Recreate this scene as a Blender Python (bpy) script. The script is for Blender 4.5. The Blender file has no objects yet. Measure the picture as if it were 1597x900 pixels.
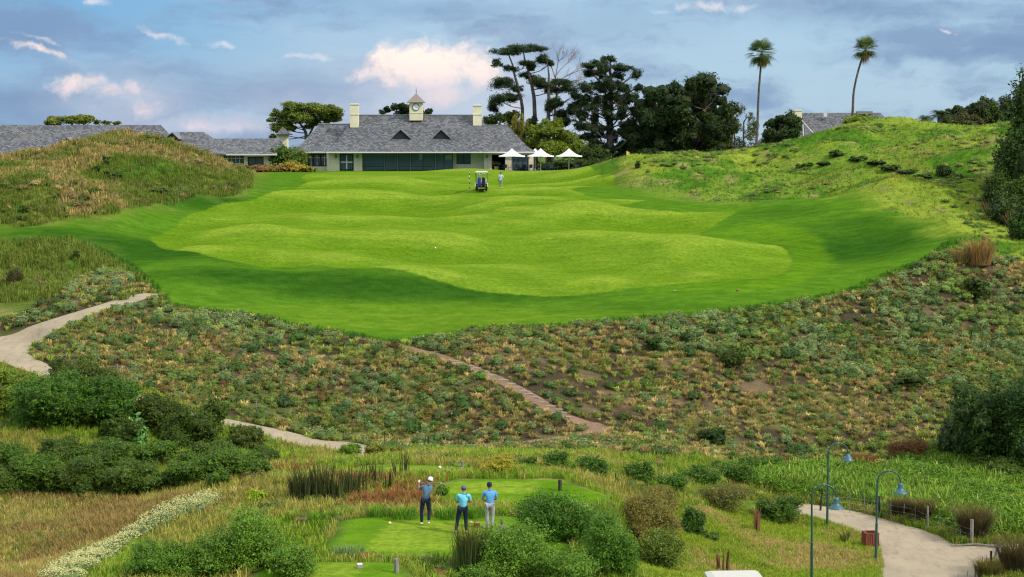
import bpy, bmesh, math, random
import numpy as np
from mathutils import Vector, Matrix
random.seed(7)
RNG = np.random.default_rng(11)
S = bpy.context.scene
C = S.collection
R = math.radians
# ---------------------------------------------------------------- camera
FOC, HX, HY, CZ = 2600.0, 798.5, 450.0, 20.0
PITCH = math.atan((450 - 235) / FOC)
cam_d = bpy.data.cameras.new('camera'); cam = bpy.data.objects.new('camera', cam_d); C.objects.link(cam)
cam.location = (0, 0, CZ); cam.rotation_euler = (math.pi / 2 - PITCH, 0, 0)
cam_d.sensor_width = 36.0; cam_d.lens = 36.0 * FOC / 1597.0
cam_d.clip_start = 0.5; cam_d.clip_end = 9000
S.camera = cam
# ---------------------------------------------------------------- light
SUN_EL, SUN_AZ = 42.0, 118.0          # azimuth measured from +Y (view direction) towards +X
SUN_STRENGTH, EXPOSURE = 2.6, 0.42
sd = bpy.data.lights.new('sun', 'SUN'); sd.energy = SUN_STRENGTH; sd.angle = R(3.0); sd.color = (1.0, 0.94, 0.84)
so = bpy.data.objects.new('sun', sd); C.objects.link(so)
sdir = Vector((math.sin(R(SUN_AZ)) * math.cos(R(SUN_EL)), math.cos(R(SUN_AZ)) * math.cos(R(SUN_EL)), math.sin(R(SUN_EL))))
so.rotation_euler = sdir.to_track_quat('Z', 'Y').to_euler()
S.view_settings.view_transform = 'Standard'; S.view_settings.look = 'None'
S.view_settings.exposure = EXPOSURE; S.view_settings.gamma = 1.0; S.view_settings.use_curve_mapping = False
S.cycles.max_bounces = 6; S.cycles.diffuse_bounces = 3; S.cycles.glossy_bounces = 3
S.cycles.transmission_bounces = 4; S.cycles.transparent_max_bounces = 8
S.cycles.use_denoising = True
S.cycles.filter_width = 1.2

class NT:
    """small helper round a node tree"""
    def __init__(s, nt): s.nt = nt; s.n = nt.nodes; s.l = nt.links
    def node(s, t, **kw):
        n = s.n.new(t)
        for k, v in kw.items(): setattr(n, k, v)
        return n
    def put(s, inp, v):
        if isinstance(v, bpy.types.NodeSocket): s.l.new(v, inp)
        elif v is not None: inp.default_value = v
    def m(s, op, a, b=None, c=None, clamp=False):
        n = s.node('ShaderNodeMath', operation=op); n.use_clamp = clamp
        s.put(n.inputs[0], a); s.put(n.inputs[1], b)
        if c is not None: s.put(n.inputs[2], c)
        return n.outputs[0]
    def mix(s, f, a, b, mode='MIX'):
        n = s.node('ShaderNodeMix', data_type='RGBA', blend_type=mode)
        s.put(n.inputs[0], f)
        for i, v in ((6, a), (7, b)):
            if not isinstance(v, bpy.types.NodeSocket) and len(v) == 3: v = (*v, 1)
            s.put(n.inputs[i], v)
        return n.outputs[2]
    def ramp(s, f, lo, hi, a=0.0, b=1.0):
        n = s.node('ShaderNodeMapRange'); n.interpolation_type = 'SMOOTHSTEP'
        s.put(n.inputs[0], f); s.put(n.inputs[1], lo); s.put(n.inputs[2], hi); s.put(n.inputs[3], a); s.put(n.inputs[4], b)
        return n.outputs[0]
    def noise(s, vec, scale, detail=4.0, rough=0.55, dist=0.0, col=False):
        n = s.node('ShaderNodeTexNoise'); s.put(n.inputs['Vector'], vec)
        s.put(n.inputs['Scale'], scale); n.inputs['Detail'].default_value = detail
        n.inputs['Roughness'].default_value = rough; n.inputs['Distortion'].default_value = dist
        return n.outputs[1 if col else 0]
    def comb(s, x, y, z=0.0):
        n = s.node('ShaderNodeCombineXYZ'); s.put(n.inputs[0], x); s.put(n.inputs[1], y); s.put(n.inputs[2], z)
        return n.outputs[0]
    def sep(s, v):
        n = s.node('ShaderNodeSeparateXYZ'); s.put(n.inputs[0], v); return n.outputs
    def scale(s, v, k):
        n = s.node('ShaderNodeVectorMath', operation='MULTIPLY'); s.put(n.inputs[0], v); s.put(n.inputs[1], k); return n.outputs[0]

# world: Nishita sky under a broken cloud deck (darker low down, bright overhead as a real overcast is)
wd = bpy.data.worlds.new('World'); S.world = wd; wd.use_nodes = True
t = NT(wd.node_tree); t.n.clear()
out = t.node('ShaderNodeOutputWorld'); bg = t.node('ShaderNodeBackground'); t.l.new(bg.outputs[0], out.inputs[0])
WS = 0.1
bg.inputs[1].default_value = WS
sky = t.node('ShaderNodeTexSky', sky_type='NISHITA'); sky.sun_disc = False
sky.sun_elevation = R(SUN_EL); sky.sun_rotation = R(SUN_AZ); sky.altitude = 100; sky.air_density = 1.0; sky.dust_density = 0.6; sky.ozone_density = 1.5
tc = t.node('ShaderNodeTexCoord')
x, y, z = t.sep(tc.outputs['Generated'])
az = t.m('ARCTAN2', x, y); el = t.m('ARCSINE', z)
U = t.m('MULTIPLY', az, 26.0)         # about one unit per 100 photo pixels
V = t.m('MULTIPLY', el, 26.0)         # 0 at the horizon, 2.35 at the top of the frame
P = t.comb(U, V)
wob = t.noise(P, 1.3, 5, 0.6, col=True)
wv = t.node('ShaderNodeVectorMath', operation='MULTIPLY_ADD')
t.l.new(wob, wv.inputs[0]); wv.inputs[1].default_value = (0.9, 0.45, 0); sv = t.node('ShaderNodeVectorMath', operation='ADD')
t.l.new(P, sv.inputs[0]); sv.inputs[1].default_value = (-0.45, -0.225, 0); t.l.new(sv.outputs[0], wv.inputs[2])
PW = wv.outputs[0]
uw, vw, _ = t.sep(PW)
K = 1.0 / WS
def colr(r, g, b, k=K): return (r * k, g * k, b * k, 1)
# thin veil: blue to the left, grey-blue to the right
side = t.ramp(U, -8.0, 1.0)
veil = t.mix(side, colr(0.075, 0.27, 0.52), colr(0.29, 0.455, 0.61))
lowmix = t.ramp(V, 0.2, 2.4)
veil = t.mix(lowmix, t.mix(0.4, veil, colr(0.30, 0.42, 0.56)), veil)
base = t.mix(0.8, sky.outputs[0], veil)
# dark stratus bands
n1 = t.noise(t.scale(PW, (0.30, 0.95, 1)), 1.0, 6, 0.6)
dark = t.ramp(n1, 0.43, 0.62)
base = t.mix(t.m('MULTIPLY', dark, 0.85), base, colr(0.17, 0.26, 0.41))
n3 = t.noise(t.scale(PW, (0.22, 0.8, 1)), 1.7, 6, 0.6)
pale = t.ramp(n3, 0.5, 0.75)
base = t.mix(t.m('MULTIPLY', pale, 0.35), base, colr(0.42, 0.50, 0.62))
def blob(cx, cy, rx, ry, k=1.0, rot=0.0, warped=True):
    a, b = (uw, vw) if warped else (U, V)
    dx = t.m('SUBTRACT', a, (cx - HX) / 100); dy = t.m('SUBTRACT', b, (235 - cy) / 100)
    if rot:
        c, s_ = math.cos(R(rot)), math.sin(R(rot))
        dx2 = t.m('ADD', t.m('MULTIPLY', dx, c), t.m('MULTIPLY', dy, s_))
        dy = t.m('SUBTRACT', t.m('MULTIPLY', dy, c), t.m('MULTIPLY', dx, s_)); dx = dx2
    ex = t.m('MULTIPLY', dx, 100.0 / rx); ey = t.m('MULTIPLY', dy, 100.0 / ry)
    r2 = t.m('ADD', t.m('MULTIPLY', ex, ex), t.m('MULTIPLY', ey, ey))
    return t.m('MULTIPLY', t.m('EXPONENT', t.m('MULTIPLY', r2, -1.0)), k)
def acc(lst):
    v = lst[0]
    for q in lst[1:]: v = t.m('MAXIMUM', v, q)
    return v
# darker bank low at the left
dk = acc([blob(60, 160, 150, 26, 0.9), blob(30, 60, 130, 40, .35), blob(1330, 20, 200, 22, .55), blob(480, 135, 170, 26, 0.6), blob(700, 15, 160, 18, .5), blob(260, 120, 120, 14, .5), blob(370, 208, 90, 9, 0.7), blob(1530, 172, 90, 9, 0.9, 8), blob(930, 40, 160, 40, 0.35), blob(1440, 90, 140, 10, .6), blob(1560, 78, 70, 12, .6)])
base = t.mix(dk, base, colr(0.15, 0.24, 0.39))
glow = acc([blob(680, 145, 230, 75, 0.85), blob(470, 150, 120, 40, .5), blob(210, 165, 110, 36, 0.8), blob(340, 195, 150, 20, 0.8), blob(850, 200, 120, 34, 0.6)])
base = t.mix(t.m('MULTIPLY', glow, t.ramp(n3, 0.30, 0.62, 0.45, 1.0)), base, colr(0.46, 0.49, 0.58))
nb = t.noise(PW, 2.2, 7, 0.62)
def puffs(lst, lo, hi):
    return t.ramp(t.m('ADD', acc(lst), t.m('MULTIPLY', t.m('SUBTRACT', nb, 0.5), 1.5)), lo, hi)
p1 = puffs([blob(665, 106, 105, 52, 1.15), blob(585, 118, 60, 22, .85), blob(745, 112, 60, 46, .9), blob(130, 138, 56, 24, 0.95), blob(95, 90, 80, 10, 0.7, -18),
            blob(190, 148, 60, 20, .8), blob(690, 150, 105, 34, .72), blob(800, 165, 80, 30, .55), blob(345, 198, 120, 13, .72), blob(235, 172, 80, 20, .70), blob(470, 196, 70, 10, .5)], 0.40, 1.05)
p2 = puffs([blob(265, 66, 42, 12, 0.9, -22), blob(165, 8, 30, 14, 0.95), blob(480, 92, 65, 9, 0.75), blob(357, 76, 30, 8, .75), blob(1100, 14, 75, 13, 0.85),
            blob(1022, 24, 22, 9, 0.85), blob(1160, 22, 26, 10, 0.9), blob(1460, 56, 17, 5, 0.95), blob(90, 72, 60, 6, .8, -15)], 0.42, 1.25)
base = t.mix(t.m('MULTIPLY', p1, 0.9), base, t.mix(t.ramp(V, 0.6, 1.6), colr(0.60, 0.52, 0.56), colr(0.93, 0.76, 0.66)))
base = t.mix(t.m('MULTIPLY', p2, 0.75), base, colr(0.82, 0.74, 0.74))
# high overhead the deck thins to bright cloud: this is what lights the land softly
nc = t.noise(tc.outputs['Generated'], 2.5, 4, 0.55)
deck = t.mix(t.ramp(nc, 0.35, 0.65), colr(0.55, 0.66, 0.80), colr(1.2, 1.2, 1.2))
base = t.mix(t.ramp(el, 0.12, 0.5), base, deck)
base = t.mix(t.ramp(el, -0.02, 0.0), colr(0.06, 0.08, 0.05), base)
t.l.new(base, bg.inputs[0])
wd.cycles.sampling_method = 'MANUAL'; wd.cycles.sample_map_resolution = 512

# ---------------------------------------------------------------- pixel <-> world maths (a telephoto view of about 34 degrees)
CP, SP = math.cos(PITCH), math.sin(PITCH)
def W(px, py, d):
    """world point seen at photo pixel (px, py) at forward distance Y = d"""
    u = (px - HX) / FOC; v = (HY - py) / FOC
    dy = CP + v * SP; dz = -SP + v * CP
    k = d / dy
    return np.array([u * k, d, CZ + dz * k])
def proj(X, Y, Z):
    zc = Y * CP - (Z - CZ) * SP; yc = Y * SP + (Z - CZ) * CP
    return HX + FOC * X / zc, HY - FOC * yc / zc

# ---------------------------------------------------------------- value noise
def vnoise(x, y, seed=0):
    x = np.asarray(x, float); y = np.asarray(y, float)
    xi = np.floor(x).astype(np.int64); yi = np.floor(y).astype(np.int64)
    fx = x - xi; fy = y - yi
    fx = fx * fx * (3 - 2 * fx); fy = fy * fy * (3 - 2 * fy)
    def h(a, b):
        n = (a * 374761393 + b * 668265263 + seed * 144269) & 0xffffffff
        n = ((n ^ (n >> 13)) * 1274126177) & 0xffffffff
        return ((n ^ (n >> 16)) & 0xffff) / 65535.0
    return (h(xi, yi) * (1 - fx) + h(xi + 1, yi) * fx) * (1 - fy) + (h(xi, yi + 1) * (1 - fx) + h(xi + 1, yi + 1) * fx) * fy
def fbm(x, y, seed=0, oct=4):
    s = 0; a = 0.5; tot = 0
    for i in range(oct):
        s = s + a * vnoise(np.asarray(x) * 2 ** i, np.asarray(y) * 2 ** i, seed + 17 * i); tot += a; a *= 0.5
    return s / tot
def sstep(a, b, x):
    t_ = np.clip((np.asarray(x, float) - a) / (b - a), 0, 1); return t_ * t_ * (3 - 2 * t_)
# ---------------------------------------------------------------- terrain: thin-plate surface through surveyed points
CTRL = [
 # foreground ridge with tees
 (-200,905,52),(0,900,58),(100,880,58),(200,860,60),(330,900,53),(430,870,57),(520,900,52.5),(640,890,54),(800,890,54.5),(950,900,55.5),
 (1080,900,60),(1200,900,66),(1330,900,68.3),(1500,900,68.4),(1650,900,68.4),(1200,870,70),(1100,850,69),(1000,860,64),(900,840,61),
 (560,858,56.3),(700,858,56.3),(560,806,61.5),(700,806,61.5),(780,835,58.4),(860,806,62),
 (450,800,63),(360,800,65),(640,790,63.8),(800,785,65),
 (720,750,69.3),(850,750,69.3),(860,775,66),(720,775,66),(930,770,68),
 (600,727,74.5),(720,730,74.5),(800,735,74),(480,760,69),(420,740,73),(340,790,66.5),(200,785,71),(100,785,72),(0,790,71),(-150,790,70),
 (960,770,70),(1000,745,76),(1000,800,70),(1100,790,77),(1180,800,80),
 # right valley: path and meadow
 (1260,797,81),(1300,795,81.3),(1290,820,78.8),(1365,870,71.6),(1400,820,77.8),(1500,850,74),(1600,850,74),(1500,780,83),(1300,760,87),(1600,780,83),(1750,800,80),
 (1250,730,93),(1450,720,94.5),(1600,720,95),(1750,720,95),
 # valley floor centre and left
 (560,710,84),(700,700,87),(850,700,88),(950,690,90),(1100,720,88),(430,690,89),(540,700,90),(350,655,92),(400,700,86),
 (300,720,80),(200,720,78),(100,720,78),(0,720,77),(-150,720,77),(250,650,88),(100,640,88),(0,640,88),(-150,640,88),
 (0,575,96),(60,568,97),(-150,570,95),(35,540,100),(0,530,101.5),(-150,528,101),(80,510,103.5),(150,485,107.5),(230,460,112.5),
 # bank foot and face
 (640,690,92),(760,685,92),(940,665,94),(800,620,97),(880,650,95),(1100,680,95),(1250,690,96.5),(1400,680,98.5),(1600,680,99),(1750,680,99),
 (300,600,96.5),(480,620,97),(640,600,99),(900,590,100.5),(1100,590,102.5),(1300,590,105),(1500,590,107),(1650,590,107),
 (200,530,102),(400,540,103),(560,550,104),(700,540,104.5),(1300,520,112),(1500,480,117),(1650,480,118),
 # lip of the lawn
 (250,470,112),(300,485,111),(400,495,110),(470,512,108.5),(545,522,107.5),(640,530,107),(740,516,108),(850,510,108.5),(950,503,109.5),(1100,490,111.5),(1250,472,115),(1400,430,121),(1500,392,126),(1560,400,126),(1680,400,127),
 (130,440,116),(0,470,111),(-150,470,111),
 # lawn
 (300,440,119),(560,450,118),(560,475,114.5),(700,470,116),(900,480,115),(1080,466,117.5),(1200,455,119.5),
 (250,400,128),(450,410,127),(680,400,129),(900,400,130),(1100,400,130),(1300,400,130),
 (200,360,137),(380,360,141),(600,345,147),(800,345,148),(1000,350,146),(1200,350,143),(1400,370,135),
 (300,320,150),(450,305,163),(650,300,168),(800,297,170),(980,300,168),
 (420,278,205),(560,280,195),(700,276,205),(780,279,205),(900,279,200),
 (420,268,226),(560,267,230),(700,267,232),(850,267,232),(930,267,226),
 # left hummocks
 (0,400,123),(100,390,125),(-150,400,123),(60,345,136),(180,345,138),(-150,345,136),
 (0,300,142),(60,285,148),(120,300,146),(175,332,140),(-60,285,146),(-150,275,150),
 (0,262,160),(60,248,166),(120,228,172),(200,214,176),(255,226,174),(310,252,172),(370,285,168),(400,299,164),(220,300,152),(130,278,155),(300,297,155),
 (-60,262,165),(-150,262,165),(0,262,172),(340,262,180),(300,305,152),
 # right hill
 (930,272,190),(960,252,205),(1000,246,206),(1060,243,206),(1120,244,206),(1170,242,207),(1210,232,205),(1250,221,202),(1290,206,200),(1340,196,199),(1390,197,200),(1450,200,200),(1500,194,195),(1560,193,186),(1680,190,180),
 (960,290,178),(1050,280,180),(1100,300,165),(1180,275,180),(1220,250,185),(1300,230,185),(1400,240,180),(1500,230,178),(1560,240,165),(1680,240,160),
 (1100,318,156),(1200,320,152),(1260,300,158),(1330,300,155),(1420,290,155),(1500,280,155),(1330,340,143),(1450,330,143),(1540,330,143),(1600,330,143),(1700,330,143),(1400,350,139),
]
PLAT = [(-95,-3.2,232),(-70,-3.2,228),(-45,-3.0,236),(-95,-3.2,275),(-45,-3.1,270),(-15,-2.95,243),(10,-2.95,243),(30,-3.0,238),(-15,-3.0,262),(20,-3,262),(-60,-3.3,330),(0,-3.3,330),(60,-3.3,330),(-110,-3.3,330),(110,-3.3,330),
        (36,-2.2,224),(60,-1.5,232),(85,-1.2,250),(60,-3,270),(35,-3,262),(-95,-3.4,200),(-85,-1.5,180),
        (-60,-14.5,30),(0,-14,30),(50,-16.5,30),(-110,-14,60),(-110,-12,90),(-110,-9,115),(-110,-5,150),(-105,-3.5,200),(110,-17.4,60),(110,-17.3,92),(110,-7,125),(110,-2,160),(110,2.0,190),(110,-2,240),(90,-17,30),(-110,-14,30)]
cx = []; cy = []; cz = []
for (a, b, d) in CTRL:
    w = W(a, b, d); cx.append(w[0]); cy.append(w[1]); cz.append(w[2] - CZ)
for (a, z_, d) in PLAT: cx.append(a); cy.append(d); cz.append(z_)
cx = np.array(cx); cy = np.array(cy); cz = np.array(cz)
LS = 50.0
def _ker(dx, dy):
    r2 = (dx * dx + dy * dy) / LS ** 2
    return 0.5 * r2 * np.log(r2 + 1e-12)
n_ = len(cx)
A = np.zeros((n_ + 3, n_ + 3)); A[:n_, :n_] = _ker(cx[:, None] - cx[None], cy[:, None] - cy[None]) + np.eye(n_) * 2e-4
A[:n_, n_] = 1; A[:n_, n_ + 1] = cx / LS; A[:n_, n_ + 2] = cy / LS; A[n_:, :n_] = A[:n_, n_:].T
sol = np.linalg.solve(A, np.concatenate([cz, np.zeros(3)]))
GX = np.arange(-112, 112.01, 0.3)
ys = [24.0]
while ys[-1] < 345: ys.append(ys[-1] + (0.25 if ys[-1] < 125 else min(1.0, 0.25 + (ys[-1] - 125) * 0.006)))
GY = np.array(ys)
# evaluate on a coarse grid, then refine smoothly (the surface is band-limited)
def coarse(step):
    X = np.arange(-114, 115.01, step); Y = np.arange(22, 348.01, step)
    XX, YY = np.meshgrid(X, Y); Z = np.zeros(XX.size); xf, yf = XX.ravel(), YY.ravel()
    for i in range(0, xf.size, 20000):
        k = _ker(xf[i:i + 20000, None] - cx[None], yf[i:i + 20000, None] - cy[None])
        Z[i:i + 20000] = k @ sol[:n_] + sol[n_] + sol[n_ + 1] * xf[i:i + 20000] / LS + sol[n_ + 2] * yf[i:i + 20000] / LS
    return X, Y, Z.reshape(XX.shape)
X0, Y0, Z0 = coarse(1.5)
def bicub(X0, Y0, Z0, x, y):
    s = X0[1] - X0[0]
    def wts(f): return [(-f**3 + 2*f**2 - f) / 2, (3*f**3 - 5*f**2 + 2) / 2, (-3*f**3 + 4*f**2 + f) / 2, (f**3 - f**2) / 2]
    fx = (x - X0[0]) / s; ix = np.floor(fx).astype(int); wx = wts(fx - ix)
    fy = (y - Y0[0]) / s; iy = np.floor(fy).astype(int); wy = wts(fy - iy)
    rows = sum(wx[k][None] * Z0[:, np.clip(ix - 1 + k, 0, len(X0) - 1)] for k in range(4))
    return sum(wy[k][:, None] * rows[np.clip(iy - 1 + k, 0, len(Y0) - 1)] for k in range(4))
GZ = bicub(X0, Y0, Z0, GX, GY) + CZ
XX, YY = np.meshgrid(GX, GY)

def ground(x, y, Z=None):
    """terrain height, bilinear on the grid"""
    Z = GZ if Z is None else Z
    x = np.asarray(x, float); y = np.asarray(y, float)
    fx = np.clip((x - GX[0]) / 0.3, 0, len(GX) - 1.001); ix = fx.astype(int); fx = fx - ix
    iy = np.clip(np.searchsorted(GY, y, side='right') - 1, 0, len(GY) - 2); fy = np.clip((y - GY[iy]) / (GY[iy + 1] - GY[iy]), 0, 1)
    return (Z[iy, ix] * (1 - fx) + Z[iy, ix + 1] * fx) * (1 - fy) + (Z[iy + 1, ix] * (1 - fx) + Z[iy + 1, ix + 1] * fx) * fy
_D = np.arange(45, 330, 0.2)
def T(px, py, dmin=45):
    """first terrain point on the line of sight through a photo pixel"""
    dd = _D[_D >= dmin]
    u = (px - HX) / FOC; v = (HY - py) / FOC; dy = CP + v * SP; dz = -SP + v * CP
    k = dd / dy; x = u * k; z = CZ + dz * k; g = ground(x, dd)
    hit = np.nonzero(z <= g)[0]
    if len(hit) == 0: i = int(np.argmin(np.abs(z - g)))
    else: i = hit[0]
    if i > 0 and len(hit):
        a = z[i - 1] - g[i - 1]; b = z[i] - g[i]; f = a / (a - b + 1e-9)
        d = dd[i - 1] + f * (dd[i] - dd[i - 1])
    else: d = dd[i]
    xx = u * d / dy
    return np.array([xx, d, float(ground(xx, d))])
def G(px, d):
    """terrain point at distance d in photo column px"""
    z = -8.0
    for _ in range(4):
        zc = d * CP - z * SP; x = (px - HX) / FOC * zc; z = float(ground(x, d)) - CZ
    return np.array([x, d, z + CZ])
def poly_w(pts): return np.array([T(*p)[:2] if len(p) == 2 else T(p[0], p[1], p[2])[:2] for p in pts])
def smooth_poly(P_, k=4, closed=True):
    n = len(P_); o = []
    for i in range(n if closed else n - 1):
        p0, p1, p2, p3 = (P_[(i - 1) % n], P_[i], P_[(i + 1) % n], P_[(i + 2) % n]) if closed else (P_[max(i - 1, 0)], P_[i], P_[i + 1], P_[min(i + 2, n - 1)])
        for j in range(k):
            f = j / k
            o.append(0.5 * ((2 * p1) + (-p0 + p2) * f + (2 * p0 - 5 * p1 + 4 * p2 - p3) * f * f + (-p0 + 3 * p1 - 3 * p2 + p3) * f ** 3))
    if not closed: o.append(P_[-1])
    return np.array(o)
def sdf(P_, x, y):
    """signed distance to polygon, positive inside"""
    x = np.asarray(x, float); y = np.asarray(y, float)
    d = np.full(x.shape, 1e9); ins = np.zeros(x.shape, bool)
    for i in range(len(P_)):
        ax, ay = P_[i]; bx, by = P_[(i + 1) % len(P_)]
        ex, ey = bx - ax, by - ay; wx, wy = x - ax, y - ay
        h = np.clip((wx * ex + wy * ey) / (ex * ex + ey * ey + 1e-12), 0, 1)
        d = np.minimum(d, (wx - h * ex) ** 2 + (wy - h * ey) ** 2)
        c = ((ay > y) != (by > y)); xi = ax + (y - ay) * ex / (ey if abs(ey) > 1e-9 else 1e-9)
        ins ^= c & (x < xi)
    return np.where(ins, 1, -1) * np.sqrt(d)
def ldist(P_, x, y):
    d = np.full(np.shape(x), 1e9)
    for i in range(len(P_) - 1):
        ax, ay = P_[i]; ex, ey = P_[i + 1] - P_[i]; wx, wy = x - ax, y - ay
        h = np.clip((wx * ex + wy * ey) / (ex * ex + ey * ey + 1e-12), 0, 1)
        d = np.minimum(d, (wx - h * ex) ** 2 + (wy - h * ey) ** 2)
    return np.sqrt(d)

# tee platforms: (photo outline on the level plane, drop below the eye)
def on_plane(pts, drop):
    o = []
    for (a, b) in pts:
        u = (a - HX) / FOC; v = (HY - b) / FOC; dy = CP + v * SP; dz = -SP + v * CP
        k = -drop / dz; o.append((u * k, dy * k))
    return np.array(o)
TEES = []   # (full platform outline, closely mown inner outline, z)
TEES.append((smooth_poly(on_plane([(535,858),(538,832),(545,812),(600,806),(700,805),(800,806),(850,812),(880,835),(860,862),(700,864)], 13.5), 3), on_plane([(571,858),(607,812),(788,812),(826,858)], 13.5), CZ - 13.5))
TEES.append((smooth_poly(on_plane([(690,778),(692,760),(720,749),(800,748),(870,749),(905,760),(945,773),(900,784),(780,784)], 13.75), 3), on_plane([(700,769),(712,752),(840,751),(832,770)], 13.75), CZ - 13.75))
TEES.append((smooth_poly(on_plane([(395,905),(440,880),(560,877),(610,878),(625,890),(600,925),(420,930)], 13.3), 3), on_plane([(455,878.5),(572,880),(545,905),(440,905)], 13.3), CZ - 13.3))
TEES.append((smooth_poly(on_plane([(555,737),(580,726.5),(650,726),(700,727),(745,731),(735,737),(640,739)], 14.1), 3), on_plane([(592,734),(600,728.5),(690,728.5),(694,735)], 14.1), CZ - 14.1))
for (pl, inner, zt) in TEES:
    s_ = sdf(pl, XX, YY); w_ = sstep(-1.3, 0.1, s_); GZ = GZ * (1 - w_) + zt * w_

# the lawn and its two cuts
LAWN = smooth_poly(poly_w([(185,342),(90,350),(0,352),(-160,352),(-160,372),(0,376),(90,378),(150,390),(195,415),(240,452),(262,474),(310,483),(400,494),(470,512),(545,519),(600,534),(640,531),(700,526),(740,516),(850,510),(950,503),(1100,490),(1190,480),(1260,470),(1340,450),(1420,418),(1475,385),(1470,360),(1400,335),(1330,312),(1210,318),(1130,322),(1060,312),(1010,300),(960,290),(935,276),(930,267,215),(850,262,236),(700,262,236),(560,262,236),(470,264,232),(420,266,224),(395,290),(400,303),(300,312),(230,325)]), 3)
FAIR = smooth_poly(poly_w([(262,400),(232,378),(262,362),(290,340),(330,322),(400,308),(470,300),(520,284),(470,276),(520,268.5,205),(640,268,225),(760,268,225),(880,269,222),(960,283),(900,300),(896,308),(960,322),(1010,322),(960,334),(1060,338),(1150,330),(1090,358),(1120,366),(1180,368),(1225,385),(1235,405),(1215,430),(1160,445),(1080,454),(1000,460),(930,468),(860,470),(780,467),(700,458),(640,450),(560,436),(480,424),(380,424),(310,412)]), 3)
APRON = smooth_poly(poly_w([(1090,358),(1200,350),(1280,365),(1300,400),(1270,440),(1200,460),(1080,466),(1000,462),(1080,454),(1160,445),(1215,430),(1235,405),(1225,385),(1180,368)]), 3)
sd_lawn = sdf(LAWN, XX, YY); sd_fair = sdf(FAIR, XX, YY)
# swells on the fairway, rougher hummocks off the lawn
mid = sstep(-2, 6, sd_lawn)
GZ += mid * sstep(108, 122, YY) * sstep(225, 190, YY) * ((fbm(XX / 14 + 3, YY / 12, 5, 3) - 0.5) * 2.5 + (vnoise(XX / 8, YY / 5, 9) - 0.5) * 0.5)
for (a, b, hh, rx, ry) in [(690,383,0.75,3.8,2.8),(400,365,0.6,6,3),(560,292,0.6,5,4),(640,285,.5,6,5),(728,268,0.45,5,6),(480,310,.5,8,4),(960,385,.6,6,3.5),(1130,410,-.5,5,4),(620,440,.35,9,3),(860,330,.5,8,4),(420,435,.5,9,2.5),(350,395,.5,6,2.5)]:
    w = T(a, b); q = ((XX - w[0]) / rx) ** 2 + ((YY - w[1]) / ry) ** 2; GZ += hh * np.exp(-q)
rough = sstep(3, -4, sd_lawn)
teeness = np.zeros_like(XX)
for (pl, inner, zt) in TEES: teeness = np.maximum(teeness, sstep(-1.6, -0.2, sdf(pl, XX, YY)))
hump = (fbm(XX / 9, YY / 6, 21, 3) - 0.5)
GZ += rough * (1 - teeness) * hump * np.where(YY > 128, 2.4, 0.5) * sstep(228, 205, YY)
GZ += rough * (1 - teeness) * (fbm(XX / 3.2, YY / 3.2, 35, 3) - 0.5) * np.where((XX < -15) & (YY > 118), 1.5, np.where((XX > 10) & (YY > 118), .8, 0.0)) * sstep(215, 200, YY)
GZ += rough * (1 - teeness) * (vnoise(XX / 1.6, YY / 1.6, 33) - 0.5) * 0.16
for (a, b, dm, hh, rx, ry) in [(1265,322,45,1.1,7,3.5),(1120,300,45,.8,6,5),(1050,262,45,.9,6,7),(1420,300,45,.9,6,5),(1180,285,45,.9,6,4),(1340,268,45,.8,7,5),(1480,250,45,.8,6,5),(1000,262,45,.5,4,5),(60,300,45,1.0,7,5),(160,262,45,.7,5,4),(250,262,45,.6,5,4),(110,330,45,.6,5,2.5),(320,285,45,.5,4,3)]:
    w = T(a, b, dm); q = ((XX - w[0]) / rx) ** 2 + ((YY - w[1]) / ry) ** 2; GZ += hh * np.exp(-q) * rough
# cart path beds
def path_line(pts, widths, k=6):
    w = np.array([T(*p)[:2] for p in pts]); n = len(w)
    c = smooth_poly(w, k, closed=False); wd_ = np.interp(np.arange(len(c)) / k, np.arange(n), widths)
    return c, wd_
def bed(c, wd_, depth=0.0):
    """levels the ground across a path"""
    global GZ
    zc = ground(c[:, 0], c[:, 1]); zc = np.convolve(np.pad(zc, 4, mode='edge'), np.ones(9) / 9, 'valid')
    m = np.zeros_like(XX); acc_z = np.zeros_like(XX); aw = np.zeros_like(XX)
    x0, x1, y0, y1 = c[:, 0].min() - 5, c[:, 0].max() + 5, c[:, 1].min() - 5, c[:, 1].max() + 5
    sel = (XX > x0) & (XX < x1) & (YY > y0) & (YY < y1)
    xs, ys_ = XX[sel], YY[sel]
    d2 = (xs[:, None] - c[None, :, 0]) ** 2 + (ys_[:, None] - c[None, :, 1]) ** 2
    w = np.exp(-d2 / 0.8) + 1e-30
    zz = (w * zc[None]).sum(1) / w.sum(1); hw = (w * wd_[None]).sum(1) / w.sum(1) / 2
    dist = np.sqrt(d2.min(1)); k = sstep(1.3, 0.0, dist - hw)
    GZ[sel] = GZ[sel] * (1 - k) + (zz + depth) * k
    o = np.full(XX.shape, 99.0); o[sel] = dist - hw
    return o
PA, PAW = path_line([(-160,545),(-60,545),(10,533),(60,515),(120,492),(170,478),(215,463),(240,458)], [6,6,5.2,2.8,2.0,1.9,1.8,1.6])
PB, PBW = path_line([(-10,540),(15,558),(60,575),(100,590),(180,615),(270,640),(350,658),(420,676),(480,690),(540,703),(580,716)], [5,2.4,2,2,2,2,2.1,2.2,2.3,2.3,1.6])
PC, PCW = path_line([(1190,786),(1262,797),(1312,806),(1368,822),(1418,844),(1444,872),(1454,905),(1450,960)], [2.4,2.6,2.7,2.9,3.3,3.9,4.3,4.4])
PE, PEW = path_line([(1455,890),(1500,868),(1560,862),(1640,862)], [3.6,3.2,3.0,3.0])
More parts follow.
